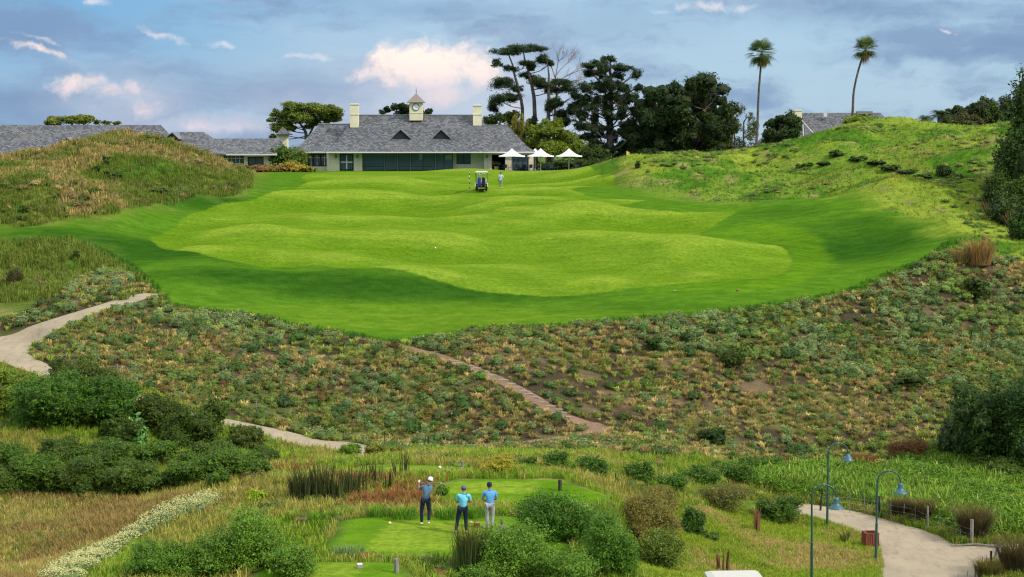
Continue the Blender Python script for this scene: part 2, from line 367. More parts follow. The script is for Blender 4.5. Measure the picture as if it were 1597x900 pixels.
PD, PDW = path_line([(540,523),(600,533),(650,545),(715,563),(775,590),(830,620),(880,650),(935,666),(905,678),(820,690),(750,694),(690,697)], [1.3,1.0,.9,.9,1.1,1.1,1.1,1.2,.9,.8,.8,.7])
dA = bed(PA, PAW); dB = bed(PB, PBW); dC = bed(PC, PCW); dE = bed(PE, PEW); dD = bed(PD, PDW, -0.03)
# building terraces stay level
def level(x0, x1, y0, y1, z_):
    global GZ
    s_ = np.minimum(np.minimum(XX - x0, x1 - XX), np.minimum(YY - y0, y1 - YY)); k = sstep(-2.5, 0, s_); GZ = GZ * (1 - k) + z_ * k
level(-34, 14, 239, 262, CZ - 2.9)
level(-100, -34, 227, 262, CZ - 2.75)
# ---------------------------------------------------------------- where things grow (outlines walked on the ground)
def PW_(pts, k=3): return smooth_poly(poly_w(pts), k)
BANK = PW_([(240,452),(262,474),(310,483),(400,494),(470,512),(545,519),(600,534),(640,531),(700,526),(740,516),(850,510),(950,503),(1100,490),(1190,480),(1260,470),(1340,450),(1420,418),(1475,390),(1540,395),(1640,410),(1700,430),
            (1700,690),(1597,690),(1500,690),(1440,700),(1380,735),(1250,735),(1180,725),(1100,715),(1000,712),(900,703),(800,706),(700,706),(600,705),(540,697),(480,684),(420,668),(350,650),(260,620),(180,595),(100,575),(40,555),(36,540),(60,520),(120,498),(170,480)])
BANK2 = PW_([(-160,545),(-160,505),(0,498),(60,476),(100,452),(140,430),(185,420),(215,440),(235,452),(200,464),(120,487),(60,508),(10,522)])
MEADOW = PW_([(1180,745),(1260,735),(1380,735),(1440,702),(1500,705),(1597,712),(1720,712),(1720,850),(1597,852),(1500,832),(1440,812),(1380,797),(1300,781),(1200,765)])
SLOPE = PW_([(1060,800),(1150,795),(1250,800),(1300,815),(1350,835),(1385,860),(1385,905),(1300,960),(1100,960),(1000,900),(1000,850)])
BROWN = PW_([(-200,765),(0,770),(150,778),(330,775),(400,765),(380,785),(300,800),(200,840),(90,905),(60,960),(-250,960)])
sd_bank = np.maximum(sdf(BANK, XX, YY), sdf(BANK2, XX, YY))
sd_mead = sdf(MEADOW, XX, YY); sd_slope = sdf(SLOPE, XX, YY); sd_brown = sdf(BROWN, XX, YY); sd_apron = sdf(APRON, XX, YY)
def cmix(a, b, k): return a * (1 - k[..., None]) + np.array(b) * k[..., None]
f1 = fbm(XX / 6, YY / 6, 41, 4); f2 = fbm(XX / 2.2, YY / 2.2, 51, 4); f3 = fbm(XX / 14, YY / 14, 61, 3)
col = np.zeros(XX.shape + (3,)); col[:] = (0.085, 0.125, 0.022)
col = cmix(col, (0.20, 0.19, 0.06), sstep(0.45, 0.65, f2)); col = cmix(col, (0.06, 0.13, 0.015), sstep(0.5, 0.7, f1))
# left hummocks: straw, olive and heather tones; right hill: fresh yellow green
leftk = sstep(-2, 2, -(XX + 28) ) * sstep(121, 127, YY)
mo = np.zeros_like(col); mo[:] = (0.13, 0.15, 0.03); mo = cmix(mo, (0.24, 0.19, 0.09), sstep(0.42, 0.62, f2 + 0.05 * (GZ - CZ))); mo = cmix(mo, (0.055, 0.13, 0.015), sstep(0.52, 0.66, f1))
col = col * (1 - leftk[..., None]) + mo * leftk[..., None]
rightk = sstep(10, 16, XX) * sstep(119, 124, YY)
hi = np.zeros_like(col); hi[:] = (0.13, 0.21, 0.025); hi = cmix(hi, (0.20, 0.26, 0.03), sstep(0.45, 0.62, f3)); hi = cmix(hi, (0.06, 0.15, 0.012), sstep(0.55, 0.70, f1)); hi = cmix(hi, (0.20, 0.20, 0.06), sstep(0.62, 0.75, f2))
col = col * (1 - rightk[..., None]) + hi * rightk[..., None]
farflat = sstep(232, 242, YY); col = cmix(col, (0.09, 0.17, 0.02), farflat)
col = cmix(col, (0.085, 0.17, 0.018), sstep(-0.4, 0.4, sd_mead))
sl = np.zeros_like(col); sl[:] = (0.14, 0.19, 0.03); sl = cmix(sl, (0.25, 0.20, 0.09), sstep(0.42, 0.70, f1 * .5 + f2 * .5)); sl = cmix(sl, (0.09, 0.17, 0.02), sstep(0.5, 0.66, f2))
k = sstep(-1.0, 1.5, sd_slope)[..., None]; col = col * (1 - k) + sl * k
br = np.zeros_like(col); br[:] = (0.20, 0.16, 0.065); br = cmix(br, (0.12, 0.12, 0.03), sstep(0.45, 0.6, f1)); br = cmix(br, (0.12, 0.065, 0.04), sstep(0.52, 0.66, f2))
k = sstep(-1.0, 1.0, sd_brown)[..., None]; col = col * (1 - k) + br * k
so_ = np.zeros_like(col); so_[:] = (0.058, 0.046, 0.028); so_ = cmix(so_, (0.13, 0.10, 0.055), sstep(0.50, 0.70, f2)); so_ = cmix(so_, (0.10, 0.11, 0.035), sstep(0.56, 0.68, f1))
k = sstep(-0.5, 0.3, sd_bank + (f2 - 0.5) * 1.0)[..., None]; col = col * (1 - k) + so_ * k
# margins of rough turf beside paths
k = (sstep(1.4, 0.2, dC) * (1 - sstep(-0.2, 0.1, sd_bank)))[..., None] * 0.7; col = col * (1 - k) + np.array((0.12, 0.19, 0.03)) * k
# lawn tones (semi-rough, darker), tees
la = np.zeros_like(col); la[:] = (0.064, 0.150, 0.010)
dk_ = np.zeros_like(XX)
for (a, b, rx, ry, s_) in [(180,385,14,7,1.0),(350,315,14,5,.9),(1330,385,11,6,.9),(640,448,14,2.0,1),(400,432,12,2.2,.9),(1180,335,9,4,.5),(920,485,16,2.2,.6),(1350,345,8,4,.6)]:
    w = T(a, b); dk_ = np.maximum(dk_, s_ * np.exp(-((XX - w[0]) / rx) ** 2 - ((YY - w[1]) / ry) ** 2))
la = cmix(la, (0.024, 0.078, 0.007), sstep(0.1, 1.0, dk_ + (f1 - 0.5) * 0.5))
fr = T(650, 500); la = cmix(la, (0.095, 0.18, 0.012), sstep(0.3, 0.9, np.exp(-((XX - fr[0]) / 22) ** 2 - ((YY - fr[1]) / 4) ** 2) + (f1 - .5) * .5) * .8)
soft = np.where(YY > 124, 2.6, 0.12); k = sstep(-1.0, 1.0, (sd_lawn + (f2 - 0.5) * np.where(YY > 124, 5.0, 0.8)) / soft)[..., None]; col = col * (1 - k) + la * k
k = (sstep(-0.5, 0.8, sd_apron + (f2 - .5) * 1.5) * 0.5)[..., None]; col = col * (1 - k) + np.array((0.095, 0.195, 0.007)) * k
sd_tee_in = np.full(XX.shape, -99.0); tee_k = np.zeros_like(XX)
for (pl, inner, zt) in TEES:
    tee_k = np.maximum(tee_k, sstep(-0.25, 0.1, sdf(pl, XX, YY))); sd_tee_in = np.maximum(sd_tee_in, sdf(inner, XX, YY))
col = cmix(col, (0.090, 0.185, 0.010), tee_k)
cut = np.maximum(sd_fair, -9); cut = np.where(tee_k > 0, np.maximum(cut, sd_tee_in), cut)
# relief shading put into the turf colour: crests yellower and paler, hollows darker green
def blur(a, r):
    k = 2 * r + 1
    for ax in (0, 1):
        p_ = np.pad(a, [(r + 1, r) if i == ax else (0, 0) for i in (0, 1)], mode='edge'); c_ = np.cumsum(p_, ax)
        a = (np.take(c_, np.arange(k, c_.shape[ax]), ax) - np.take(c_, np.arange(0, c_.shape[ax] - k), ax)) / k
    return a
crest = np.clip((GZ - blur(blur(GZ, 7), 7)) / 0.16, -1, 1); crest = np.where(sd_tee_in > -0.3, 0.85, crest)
lawnk = np.maximum(sstep(-0.2, 0.2, sd_lawn), tee_k)

def mesh_from(name, verts, faces, mat, attrs=(), smooth=True):
    """numpy verts (n,3), faces (m,k) with one k -> object, linked"""
    me = bpy.data.meshes.new(name); v = np.asarray(verts, np.float32); f = np.asarray(faces, np.int32)
    me.vertices.add(len(v)); me.vertices.foreach_set('co', v.ravel())
    me.loops.add(f.size); me.loops.foreach_set('vertex_index', f.ravel())
    me.polygons.add(len(f)); me.polygons.foreach_set('loop_start', np.arange(0, f.size, f.shape[1], dtype=np.int32))
    me.polygons.foreach_set('loop_total', np.full(len(f), f.shape[1], np.int32))
    me.polygons.foreach_set('use_smooth', np.full(len(f), smooth))
    for (an, ty, arr) in attrs:
        a = me.attributes.new(an, ty, 'POINT'); arr = np.asarray(arr, np.float32)
        if ty == 'FLOAT_COLOR':
            if arr.shape[1] == 3: arr = np.concatenate([arr, np.ones((len(arr), 1), np.float32)], 1)
            a.data.foreach_set('color', arr.ravel())
        else: a.data.foreach_set('value', arr.ravel())
    me.materials.append(mat); me.update(); me.validate()
    o = bpy.data.objects.new(name, me); C.objects.link(o); return o
def pmat(name, base=(0.5, 0.5, 0.5), rough=0.8, spec=0.3, metal=0.0):
    m = bpy.data.materials.new(name); m.use_nodes = True; nt = NT(m.node_tree)
    b = nt.n['Principled BSDF']; b.inputs['Base Color'].default_value = (*base, 1); b.inputs['Roughness'].default_value = rough
    b.inputs['Specular IOR Level'].default_value = spec; b.inputs['Metallic'].default_value = metal
    return m, nt, b
def kind(o, k): o['kind'] = k; return o
# ground material
gm, g, b = pmat('ground', rough=1.0, spec=0.0)
def attr(nt, n): a = nt.node('ShaderNodeAttribute'); a.attribute_name = n; return a
geo = g.node('ShaderNodeNewGeometry'); pos = geo.outputs['Position']
base = attr(g, 'col').outputs['Color']
nf = g.noise(pos, 9.0, 3, 0.7); nm = g.noise(pos, 1.7, 4, 0.65); nl = g.noise(pos, 0.23, 4, 0.6)
base = g.mix(1.0, base, g.mix(nm, (0.70, 0.72, 0.68), (1.3, 1.28, 1.32)), 'MULTIPLY')
base = g.mix(1.0, base, g.mix(nf, (0.6, 0.6, 0.6), (1.4, 1.4, 1.4)), 'MULTIPLY')
px_, py_, pz_ = g.sep(pos)
# mown turf: finer grain, faint mower passes
st = g.m('SINE', g.m('ADD', g.m('MULTIPLY', px_, 0.9), g.m('MULTIPLY', py_, 0.55)))
st2 = g.m('SINE', g.m('ADD', g.m('MULTIPLY', py_, 7.0), g.m('MULTIPLY', nm, 4.0)))
turf = g.mix(nl, (0.088, 0.172, 0.010), (0.138, 0.215, 0.016))
turf = g.mix(g.ramp(nm, 0.35, 0.7, 0, 0.45), turf, (0.085, 0.165, 0.010))
turf = g.mix(g.m('MULTIPLY_ADD', st, 0.05, 0.05), turf, (0.21, 0.31, 0.02))
turf = g.mix(g.m('MULTIPLY_ADD', st2, 0.12, 0.12), turf, (0.08, 0.2, 0.010))
cr_ = attr(g, 'crest').outputs['Fac']
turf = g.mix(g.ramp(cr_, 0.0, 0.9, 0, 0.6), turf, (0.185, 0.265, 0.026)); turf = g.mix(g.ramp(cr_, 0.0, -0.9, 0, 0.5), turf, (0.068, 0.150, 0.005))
nq = g.noise(pos, 3.4, 4, 0.75); nw = g.noise(g.scale(pos, (0.5, 1.4, 1)), 1.0, 5, 0.7)
turf = g.mix(1.0, turf, g.mix(g.ramp(nq, 0.25, 0.75), (0.68, 0.72, 0.7), (1.34, 1.28, 1.3)), 'MULTIPLY'); turf = g.mix(1.0, turf, g.mix(g.ramp(nw, 0.3, 0.7), (0.84, 0.88, 0.9), (1.18, 1.12, 1.1)), 'MULTIPLY')
base = g.mix(1.0, base, g.mix(g.ramp(nw, 0.3, 0.7), (0.76, 0.82, 0.8), (1.28, 1.18, 1.2)), 'MULTIPLY')
cutv = g.m('ADD', attr(g, 'cut').outputs['Fac'], g.m('MULTIPLY', g.m('SUBTRACT', nm, 0.5), 0.5))
base = g.mix(g.ramp(cutv, -0.22, 0.22), base, turf)
g.l.new(base, b.inputs['Base Color'])
bp = g.node('ShaderNodeBump'); bp.inputs['Strength'].default_value = 0.6; bp.inputs['Distance'].default_value = 0.12
lawn_a = attr(g, 'lawn').outputs['Fac']
hgt = g.m('MULTIPLY', g.m('ADD', nf, g.m('MULTIPLY', nm, 1.5)), g.m('MULTIPLY_ADD', lawn_a, -0.75, 1.0))
g.l.new(hgt, bp.inputs['Height']); g.l.new(bp.outputs[0], b.inputs['Normal'])
nx, ny = len(GX), len(GY)
V = np.stack([XX, YY, GZ], -1).reshape(-1, 3)
idx = np.arange(nx * ny).reshape(ny, nx)
F = np.stack([idx[:-1, :-1], idx[:-1, 1:], idx[1:, 1:], idx[1:, :-1]], -1).reshape(-1, 4)
# the same sheet runs on to the horizon
loop = np.concatenate([idx[0, :-1][::6], idx[:-1, -1][::6], idx[-1, ::-1][:-1][::6], idx[::-1, 0][:-1][::6]])
lp = np.concatenate([idx[0, :-1], idx[:-1, -1], idx[-1, ::-1][:-1], idx[::-1, 0][:-1]])
cxy = np.array([0.0, 180.0]); rings = []; base_i = len(V); allv = [V]; prev = lp; FF = [F]
for r_, zf in ((1.15, 0.6), (1.6, 0.2), (4, 0.0), (30, 0.0)):
    q = V[lp].copy(); q[:, :2] = cxy + (q[:, :2] - cxy) * r_; q[:, 2] = q[:, 2] * zf + (CZ - 4.0 if r_ > 3 else q[:, 2].mean() * 0 + CZ - 4.0) * (1 - zf)
    if r_ < 3: q[:, 2] = V[lp][:, 2] * zf + (CZ - 5.0) * (1 - zf)
    ni = np.arange(base_i, base_i + len(lp)); base_i += len(lp); allv.append(q)
    FF.append(np.stack([prev, ni, np.roll(ni, -1), np.roll(prev, -1)], -1)); prev = ni
Vall = np.concatenate(allv); Fall = np.concatenate(FF)
ex = len(Vall) - len(V)
gcol = np.concatenate([col.reshape(-1, 3), np.tile(np.array([[0.08, 0.14, 0.03]]), (ex, 1))])
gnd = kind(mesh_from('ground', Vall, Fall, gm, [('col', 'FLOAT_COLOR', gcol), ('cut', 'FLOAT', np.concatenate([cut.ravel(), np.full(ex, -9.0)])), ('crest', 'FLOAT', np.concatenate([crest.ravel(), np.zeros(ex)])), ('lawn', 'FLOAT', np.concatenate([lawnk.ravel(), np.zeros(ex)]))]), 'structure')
# ---------------------------------------------------------------- paths as sheets on their beds
def path_mat(name, c1, c2, speck, grain=14.0):
    m, nt, b = pmat(name, rough=0.92, spec=0.15); p = nt.node('ShaderNodeNewGeometry').outputs['Position']
    a1 = nt.noise(p, 0.35, 5, 0.65); a2 = nt.noise(p, grain, 3, 0.7); a3 = nt.noise(nt.scale(p, (1, 0.3, 1)), 2.6, 4, 0.7)
    c = nt.mix(nt.ramp(a1, 0.35, 0.68), c1, c2); c = nt.mix(nt.ramp(a3, 0.46, 0.72, 0, 0.75), c, speck); a4 = nt.noise(p, 1.1, 6, 0.75); c = nt.mix(nt.ramp(a4, 0.58, 0.72, 0, 0.45), c, (speck[0] * .7, speck[1] * .65, speck[2] * .6))
    c = nt.mix(1.0, c, nt.mix(a2, (0.75, 0.75, 0.75), (1.25, 1.25, 1.25)), 'MULTIPLY'); nt.l.new(c, b.inputs['Base Color'])
    bp = nt.node('ShaderNodeBump'); bp.inputs['Strength'].default_value = 0.4; bp.inputs['Distance'].default_value = 0.02; nt.l.new(a2, bp.inputs['Height']); nt.l.new(bp.outputs[0], b.inputs['Normal'])
    return m
conc = path_mat('path_concrete', (0.29, 0.24, 0.165), (0.36, 0.295, 0.20), (0.22, 0.18, 0.125))
soilp = path_mat('path_soil', (0.19, 0.115, 0.072), (0.24, 0.155, 0.10), (0.13, 0.085, 0.055))
def ribbon(name, c, wd_, mat, lift=0.03, wob=0.0, thick=0.09):
    n = len(c); tng = np.gradient(c, axis=0); tng /= np.linalg.norm(tng, axis=1)[:, None] + 1e-9
    nr = np.stack([-tng[:, 1], tng[:, 0]], 1); cols = np.linspace(-0.5, 0.5, 9); vs = []
    for i in range(n):
        wl = wd_[i] * (1 + wob * (vnoise(i * 0.7, 3.3, 5) - 0.5))
        for k_ in cols: vs.append((*(c[i] + nr[i] * wl * k_), 0))
    vs = np.array(vs); vs[:, 2] = ground(vs[:, 0], vs[:, 1]) + lift
    m = len(cols); top = vs; L = top.reshape(n, m, 3)
    lo = top.copy(); lo[:, 2] -= thick
    idx = np.arange(n * m).reshape(n, m)
    f = [np.stack([idx[:-1, :-1], idx[:-1, 1:], idx[1:, 1:], idx[1:, :-1]], -1).reshape(-1, 4)]
    off = n * m
    f.append(np.stack([idx[:-1, 0], idx[1:, 0], idx[1:, 0] + off, idx[:-1, 0] + off], -1)); f.append(np.stack([idx[1:, -1], idx[:-1, -1], idx[:-1, -1] + off, idx[1:, -1] + off], -1))
    o = mesh_from(name, np.concatenate([top, lo]), np.concatenate(f), mat, smooth=False); return kind(o, 'structure')
def dens(c, w, k=3):
    i = np.arange(len(c)); j = np.linspace(0, len(c) - 1, (len(c) - 1) * k + 1)
    return np.stack([np.interp(j, i, c[:, 0]), np.interp(j, i, c[:, 1])], 1), np.interp(j, i, w)
ribbon('cart_path', *dens(PA, PAW), conc); ribbon('cart_path', *dens(PB, PBW), conc, 0.036)
ribbon('cart_path', *dens(PC, PCW), conc); ribbon('side_path', *dens(PE, PEW), conc, 0.024)
ribbon('dirt_path', *dens(PD, PDW), soilp, 0.02, 0.5)
# ---------------------------------------------------------------- naming helpers
def tag(o, label=None, cat=None, group=None, kd=None):
    if label: o['label'] = label
    if cat: o['category'] = cat
    if group: o['group'] = group
    if kd: o['kind'] = kd
    return o
def empty(name, loc=(0, 0, 0), rz=0.0):
    o = bpy.data.objects.new(name, None); C.objects.link(o); o.location = loc; o.rotation_euler = (0, 0, rz); o.empty_display_size = 0.3
    return o
def copy_tree(o, parent=None):
    c = o.copy(); C.objects.link(c); c.parent = parent
    for ch in list(o.children): copy_tree(ch, c)
    return c
# ---------------------------------------------------------------- foliage
def leaf_material(name, trans=0.25, rough=0.6, spec=0.25, upk=0.5):
    m = bpy.data.materials.new(name); m.use_nodes = True; nt = NT(m.node_tree); b = nt.n['Principled BSDF']; o = nt.n['Material Output']
    oi = nt.node('ShaderNodeObjectInfo')
    c = nt.mix(1.0, attr(nt, 'col').outputs['Color'], oi.outputs['Color'], 'MULTIPLY'); c = nt.mix(1.0, c, (1.10, 1.03, 0.62), 'MULTIPLY')
    b.inputs['Roughness'].default_value = rough; b.inputs['Specular IOR Level'].default_value = spec
    nt.l.new(c, b.inputs['Base Color'])
    gn = nt.node('ShaderNodeNewGeometry').outputs['Normal']; va = nt.node('ShaderNodeVectorMath', operation='ADD'); nt.l.new(gn, va.inputs[0]); va.inputs[1].default_value = (0, 0, upk)
    vn = nt.node('ShaderNodeVectorMath', operation='NORMALIZE'); nt.l.new(va.outputs[0], vn.inputs[0]); nt.l.new(vn.outputs[0], b.inputs['Normal'])
    tr = nt.node('ShaderNodeBsdfTranslucent'); nt.l.new(nt.mix(1.0, c, (1.1, 1.25, 0.6), 'MULTIPLY'), tr.inputs[0])
    mx = nt.node('ShaderNodeMixShader'); mx.inputs[0].default_value = trans
    nt.l.new(b.outputs[0], mx.inputs[1]); nt.l.new(tr.outputs[0], mx.inputs[2]); nt.l.new(mx.outputs[0], o.inputs[0])
    return m
LEAF = leaf_material('leaf'); BLADE = leaf_material('grass_blade', 0.3, 0.7, 0.15, 1.3)
BARK, nt, b = pmat('bark', rough=0.95, spec=0.1)
p = nt.node('ShaderNodeTexCoord').outputs['Object']; nn = nt.noise(nt.scale(p, (6, 6, 1.2)), 1.5, 5, 0.7)
nt.l.new(nt.mix(nt.ramp(nn, 0.35, 0.65), (0.055, 0.042, 0.033), (0.17, 0.14, 0.115)), b.inputs['Base Color'])
bp = nt.node('ShaderNodeBump'); bp.inputs['Distance'].default_value = 0.05; nt.l.new(nn, bp.inputs['Height']); nt.l.new(bp.outputs[0], b.inputs['Normal'])

def frames(nrm, rng):
    a = rng.normal(size=nrm.shape); a -= (a * nrm).sum(1)[:, None] * nrm; a /= np.linalg.norm(a, axis=1)[:, None] + 1e-9
    return a, np.cross(nrm, a)
def leaf_cloud(lobes, n, size, color, seed=0, sprig=10, spread=0.16, aspect=0.55, up=0.35, core=0.18, var=0.28, hue=0.15, shell=(0.74, 1.05), gap=0.0, droop=0.0):
    """leaves gathered in sprigs over ellipsoid lobes [(cx,cy,cz,rx,ry,rz)]"""
    rng = np.random.default_rng(seed); L = np.array(lobes, float)
    wgt = (L[:, 3] * L[:, 5]) ** 0.9; wgt /= wgt.sum()
    ns = max(3, n // sprig); li = rng.choice(len(L), ns, p=wgt)
    d = rng.normal(size=(ns, 3)); d /= np.linalg.norm(d, axis=1)[:, None]
    rr = np.where(rng.random(ns) < core, rng.uniform(0.25, 0.75, ns), rng.uniform(*shell, ns))
    bump = 1 + 0.16 * (vnoise(d[:, 0] * 2.5 + li * 7.3, d[:, 2] * 2.5 + d[:, 1] * 2.1, seed + 3) - 0.5) * 2
    c = L[li, :3] + d * L[li, 3:] * (rr * bump)[:, None]
    if gap > 0:
        keep = fbm(c[:, 0] / L[:, 3].mean() * 2.2 + 9, c[:, 2] / L[:, 5].mean() * 2.2 + c[:, 1], seed + 8, 2) > gap
        c, d, li = c[keep], d[keep], li[keep]; ns = len(c)
    sp = L[li, 3:] * spread
    pos = np.repeat(c, sprig, 0) + rng.normal(size=(ns * sprig, 3)) * np.repeat(sp, sprig, 0) * 0.8
    out = np.repeat(d, sprig, 0); nrm = out * 0.55 + rng.normal(size=out.shape) * 0.55 + np.array([0, 0, up]); nrm /= np.linalg.norm(nrm, axis=1)[:, None] + 1e-9
    a, b_ = frames(nrm, rng); s = size * rng.uniform(0.6, 1.35, len(pos))[:, None]
    if droop: a[:, 2] -= droop; 
    a = a * s; b_ = b_ * s * aspect
    v = np.stack([pos - a * 0.5, pos + b_ * 0.5, pos + a * 0.55, pos - b_ * 0.5], 1).reshape(-1, 3)
    k = (1 + var * rng.normal(size=ns)).clip(0.45, 1.8); hs = rng.normal(size=ns) * hue
    cc = np.array(color)[None] * k[:, None]; cc[:, 0] *= 1 + hs; cc[:, 1] *= 1 + 0.3 * hs
    cc = np.repeat(cc, sprig, 0) * rng.uniform(0.8, 1.2, (len(pos), 1)); cc = np.repeat(cc, 4, 0).clip(0.003, 0.9)
    f = np.arange(len(v)).reshape(-1, 4)
    return v, f, cc
def hull(lobes, color, k=0.8, seed=0, n=14, m=8):
    vs, fs = [], []
    for li, (a, b_, c_, rx, ry, rz) in enumerate(lobes):
        o = len(vs)
        for i in range(m + 1):
            ph = math.pi * i / m
            for j in range(n):
                th = 2 * math.pi * j / n; w = k * (1 + 0.10 * math.sin(3 * th + 2 * ph + li))
                w *= 1 + 0.12 * math.sin(17.3 * i + 5.1 * j + li * 3)
                vs.append((a + rx * w * math.sin(ph) * math.cos(th), b_ + ry * w * math.sin(ph) * math.sin(th), c_ + rz * w * math.cos(ph)))
        for i in range(m):
            for j in range(n): fs.append((o + i * n + j, o + (i + 1) * n + j, o + (i + 1) * n + (j + 1) % n, o + i * n + (j + 1) % n))
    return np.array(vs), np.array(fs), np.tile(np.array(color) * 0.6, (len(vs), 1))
def join_np(parts):
    vs, fs, cs = [], [], []; o = 0
    for v, f, c in parts: vs.append(v); fs.append(f + o); cs.append(c); o += len(v)
    return np.concatenate(vs), np.concatenate(fs), np.concatenate(cs)
def foliage_obj(name, parts, mat=None, parent=None):
    v, f, c = join_np(parts); o = mesh_from(name, v, f, mat or LEAF, [('col', 'FLOAT_COLOR', c)], smooth=False)
    if parent: o.parent = parent
    return o
class MB:
    """collects shapes and links them as one mesh object"""
    def __init__(s): s.v = []; s.f = []
    def add(s, vs, fs):
        o = len(s.v); s.v += [tuple(map(float, q)) for q in vs]; s.f += [tuple(i + o for i in q) for q in fs]; return s
    def box(s, x0, y0, z0, x1, y1, z1):
        return s.add([(x0, y0, z0), (x1, y0, z0), (x1, y1, z0), (x0, y1, z0), (x0, y0, z1), (x1, y0, z1), (x1, y1, z1), (x0, y1, z1)],
                     [(0, 3, 2, 1), (4, 5, 6, 7), (0, 1, 5, 4), (1, 2, 6, 5), (2, 3, 7, 6), (3, 0, 4, 7)])
    def tube(s, pts, rad, n=8, cap=True):
        pts = [Vector(map(float, q)) for q in pts]; m = len(pts); rad = [rad] * m if np.isscalar(rad) else rad; rings = []; pu = None
        for i in range(m):
            d = (pts[min(i + 1, m - 1)] - pts[max(i - 1, 0)]).normalized()
            u = (pu - d * pu.dot(d)) if pu is not None else (Vector((0, 0, 1)).cross(d) if abs(d.z) < 0.95 else Vector((1, 0, 0)).cross(d))
            u.normalize(); pu = u; w = d.cross(u)
            rings.append([pts[i] + (u * math.cos(2 * math.pi * k / n) + w * math.sin(2 * math.pi * k / n)) * rad[i] for k in range(n)])
        vs = [q for r_ in rings for q in r_]; fs = []
        for i in range(m - 1):
            for k in range(n): fs.append((i * n + k, i * n + (k + 1) % n, (i + 1) * n + (k + 1) % n, (i + 1) * n + k))
        if cap: fs += [tuple(range(n))[::-1], tuple(range((m - 1) * n, m * n))]
        return s.add(vs, fs)
    def lathe(s, prof, c=(0, 0, 0), n=16, sx=1, sy=1):
        vs = []; m = len(prof)
        for (r_, z_) in prof:
            for k in range(n): vs.append((c[0] + r_ * sx * math.cos(2 * math.pi * k / n), c[1] + r_ * sy * math.sin(2 * math.pi * k / n), c[2] + z_))
        fs = [(i * n + k, i * n + (k + 1) % n, (i + 1) * n + (k + 1) % n, (i + 1) * n + k) for i in range(m - 1) for k in range(n)]
        fs += [tuple(range(n))[::-1], tuple(range((m - 1) * n, m * n))]
        return s.add(vs, fs)
    def build(s, name, mat, parent=None, smooth=False, bevel=0.0):
        me = bpy.data.meshes.new(name); me.from_pydata(s.v, [], s.f); me.materials.append(mat); me.update()
        if bevel:
            bm = bmesh.new(); bm.from_mesh(me); bmesh.ops.bevel(bm, geom=[e for e in bm.edges], offset=bevel, segments=2, affect='EDGES', clamp_overlap=True); bm.to_mesh(me); bm.free()
        if smooth:
            for q in me.polygons: q.use_smooth = True
        o = bpy.data.objects.new(name, me); C.objects.link(o)
        if parent: o.parent = parent
        return o

# grass blades -------------------------------------------------------------
def tuft(nb, h, w, lean, seed, rad=0.12, droop=0.3):
    """nb blades; returns verts, quads, brightness"""
    rng = np.random.default_rng(seed); V_, F_, K_ = [], [], []
    for i in range(nb):
        a = rng.uniform(0, 6.283); r0 = rad * math.sqrt(rng.random()); hh = h * rng.uniform(0.6, 1.15); ln = lean * rng.uniform(0.3, 1.2)
        bx, by = r0 * math.cos(a), r0 * math.sin(a); dx, dy = math.cos(a + rng.normal() * 0.5), math.sin(a + rng.normal() * 0.5)
        px_, py_ = -dy * w / 2, dx * w / 2; mx_, my_, mz_ = bx + dx * ln * 0.45 * hh, by + dy * ln * 0.45 * hh, hh * 0.66
        tx, ty, tz = bx + dx * ln * hh, by + dy * ln * hh, hh * (1 - droop * ln * 0.6); k = rng.uniform(0.75, 1.25); o = len(V_)
        V_ += [(bx - px_, by - py_, -0.05), (bx + px_, by + py_, -0.05), (mx_ + px_ * .8, my_ + py_ * .8, mz_), (mx_ - px_ * .8, my_ - py_ * .8, mz_), (tx + px_ * .12, ty + py_ * .12, tz), (tx - px_ * .12, ty - py_ * .12, tz)]
        F_ += [(o, o + 1, o + 2, o + 3), (o + 3, o + 2, o + 4, o + 5)]; K_ += [k] * 6
    return np.array(V_), np.array(F_), np.array(K_)
def scatter(templates, pos, sc, cols, seed=0, tid=None, szz=None):
    rng = np.random.default_rng(seed); n = len(pos)
    if n == 0: return None
    tid = rng.integers(0, len(templates), n) if tid is None else tid; th = rng.uniform(0, 6.283, n); sc = np.broadcast_to(sc, (n,)); szz = sc if szz is None else szz
    out = []
    for ti, tp in enumerate(templates):
        m = tid == ti
        if not m.any(): continue
        V_, F_, K_ = tp[:3]; c, s_ = np.cos(th[m])[:, None], np.sin(th[m])[:, None]
        x = (V_[None, :, 0] * c - V_[None, :, 1] * s_) * sc[m][:, None] + pos[m, 0][:, None]; y = (V_[None, :, 0] * s_ + V_[None, :, 1] * c) * sc[m][:, None] + pos[m, 1][:, None]
        z_ = V_[None, :, 2] * szz[m][:, None] + pos[m, 2][:, None]
        K2 = K_ if K_.ndim == 2 else K_[:, None] * np.ones(3)
        cc = cols[m][:, None, :] * K2[None]
        if len(tp) > 3:                          # absolute-colour vertices (flowers)
            mk = tp[3]; cc[:, mk] = K2[mk][None]
        v = np.stack([x, y, z_], -1).reshape(-1, 3); f = (F_[None] + (np.arange(m.sum()) * len(V_))[:, None, None]).reshape(-1, 4)
        out.append((v, f, cc.reshape(-1, 3).clip(0.002, 0.95)))
    return join_np(out)
def rand_in(poly, n, seed, edge=None):
    rng = np.random.default_rng(seed); lo, hi_ = poly.min(0), poly.max(0); o = []; tot = 0
    while tot < n:
        q = rng.uniform(lo, hi_, (n * 2, 2)); m = sdf(poly, q[:, 0], q[:, 1]) > 0; q = q[m]; o.append(q); tot += len(q)
    return np.concatenate(o)[:n]
def visible_mask(x, y, margin=60):
    z_ = ground(x, y); a, b_ = proj(x, y, z_); return (a > -margin - 40) & (a < 1597 + margin + 40) & (b_ < 900 + margin)
_ix = lambda A_: (lambda x, y: ground(x, y, A_))
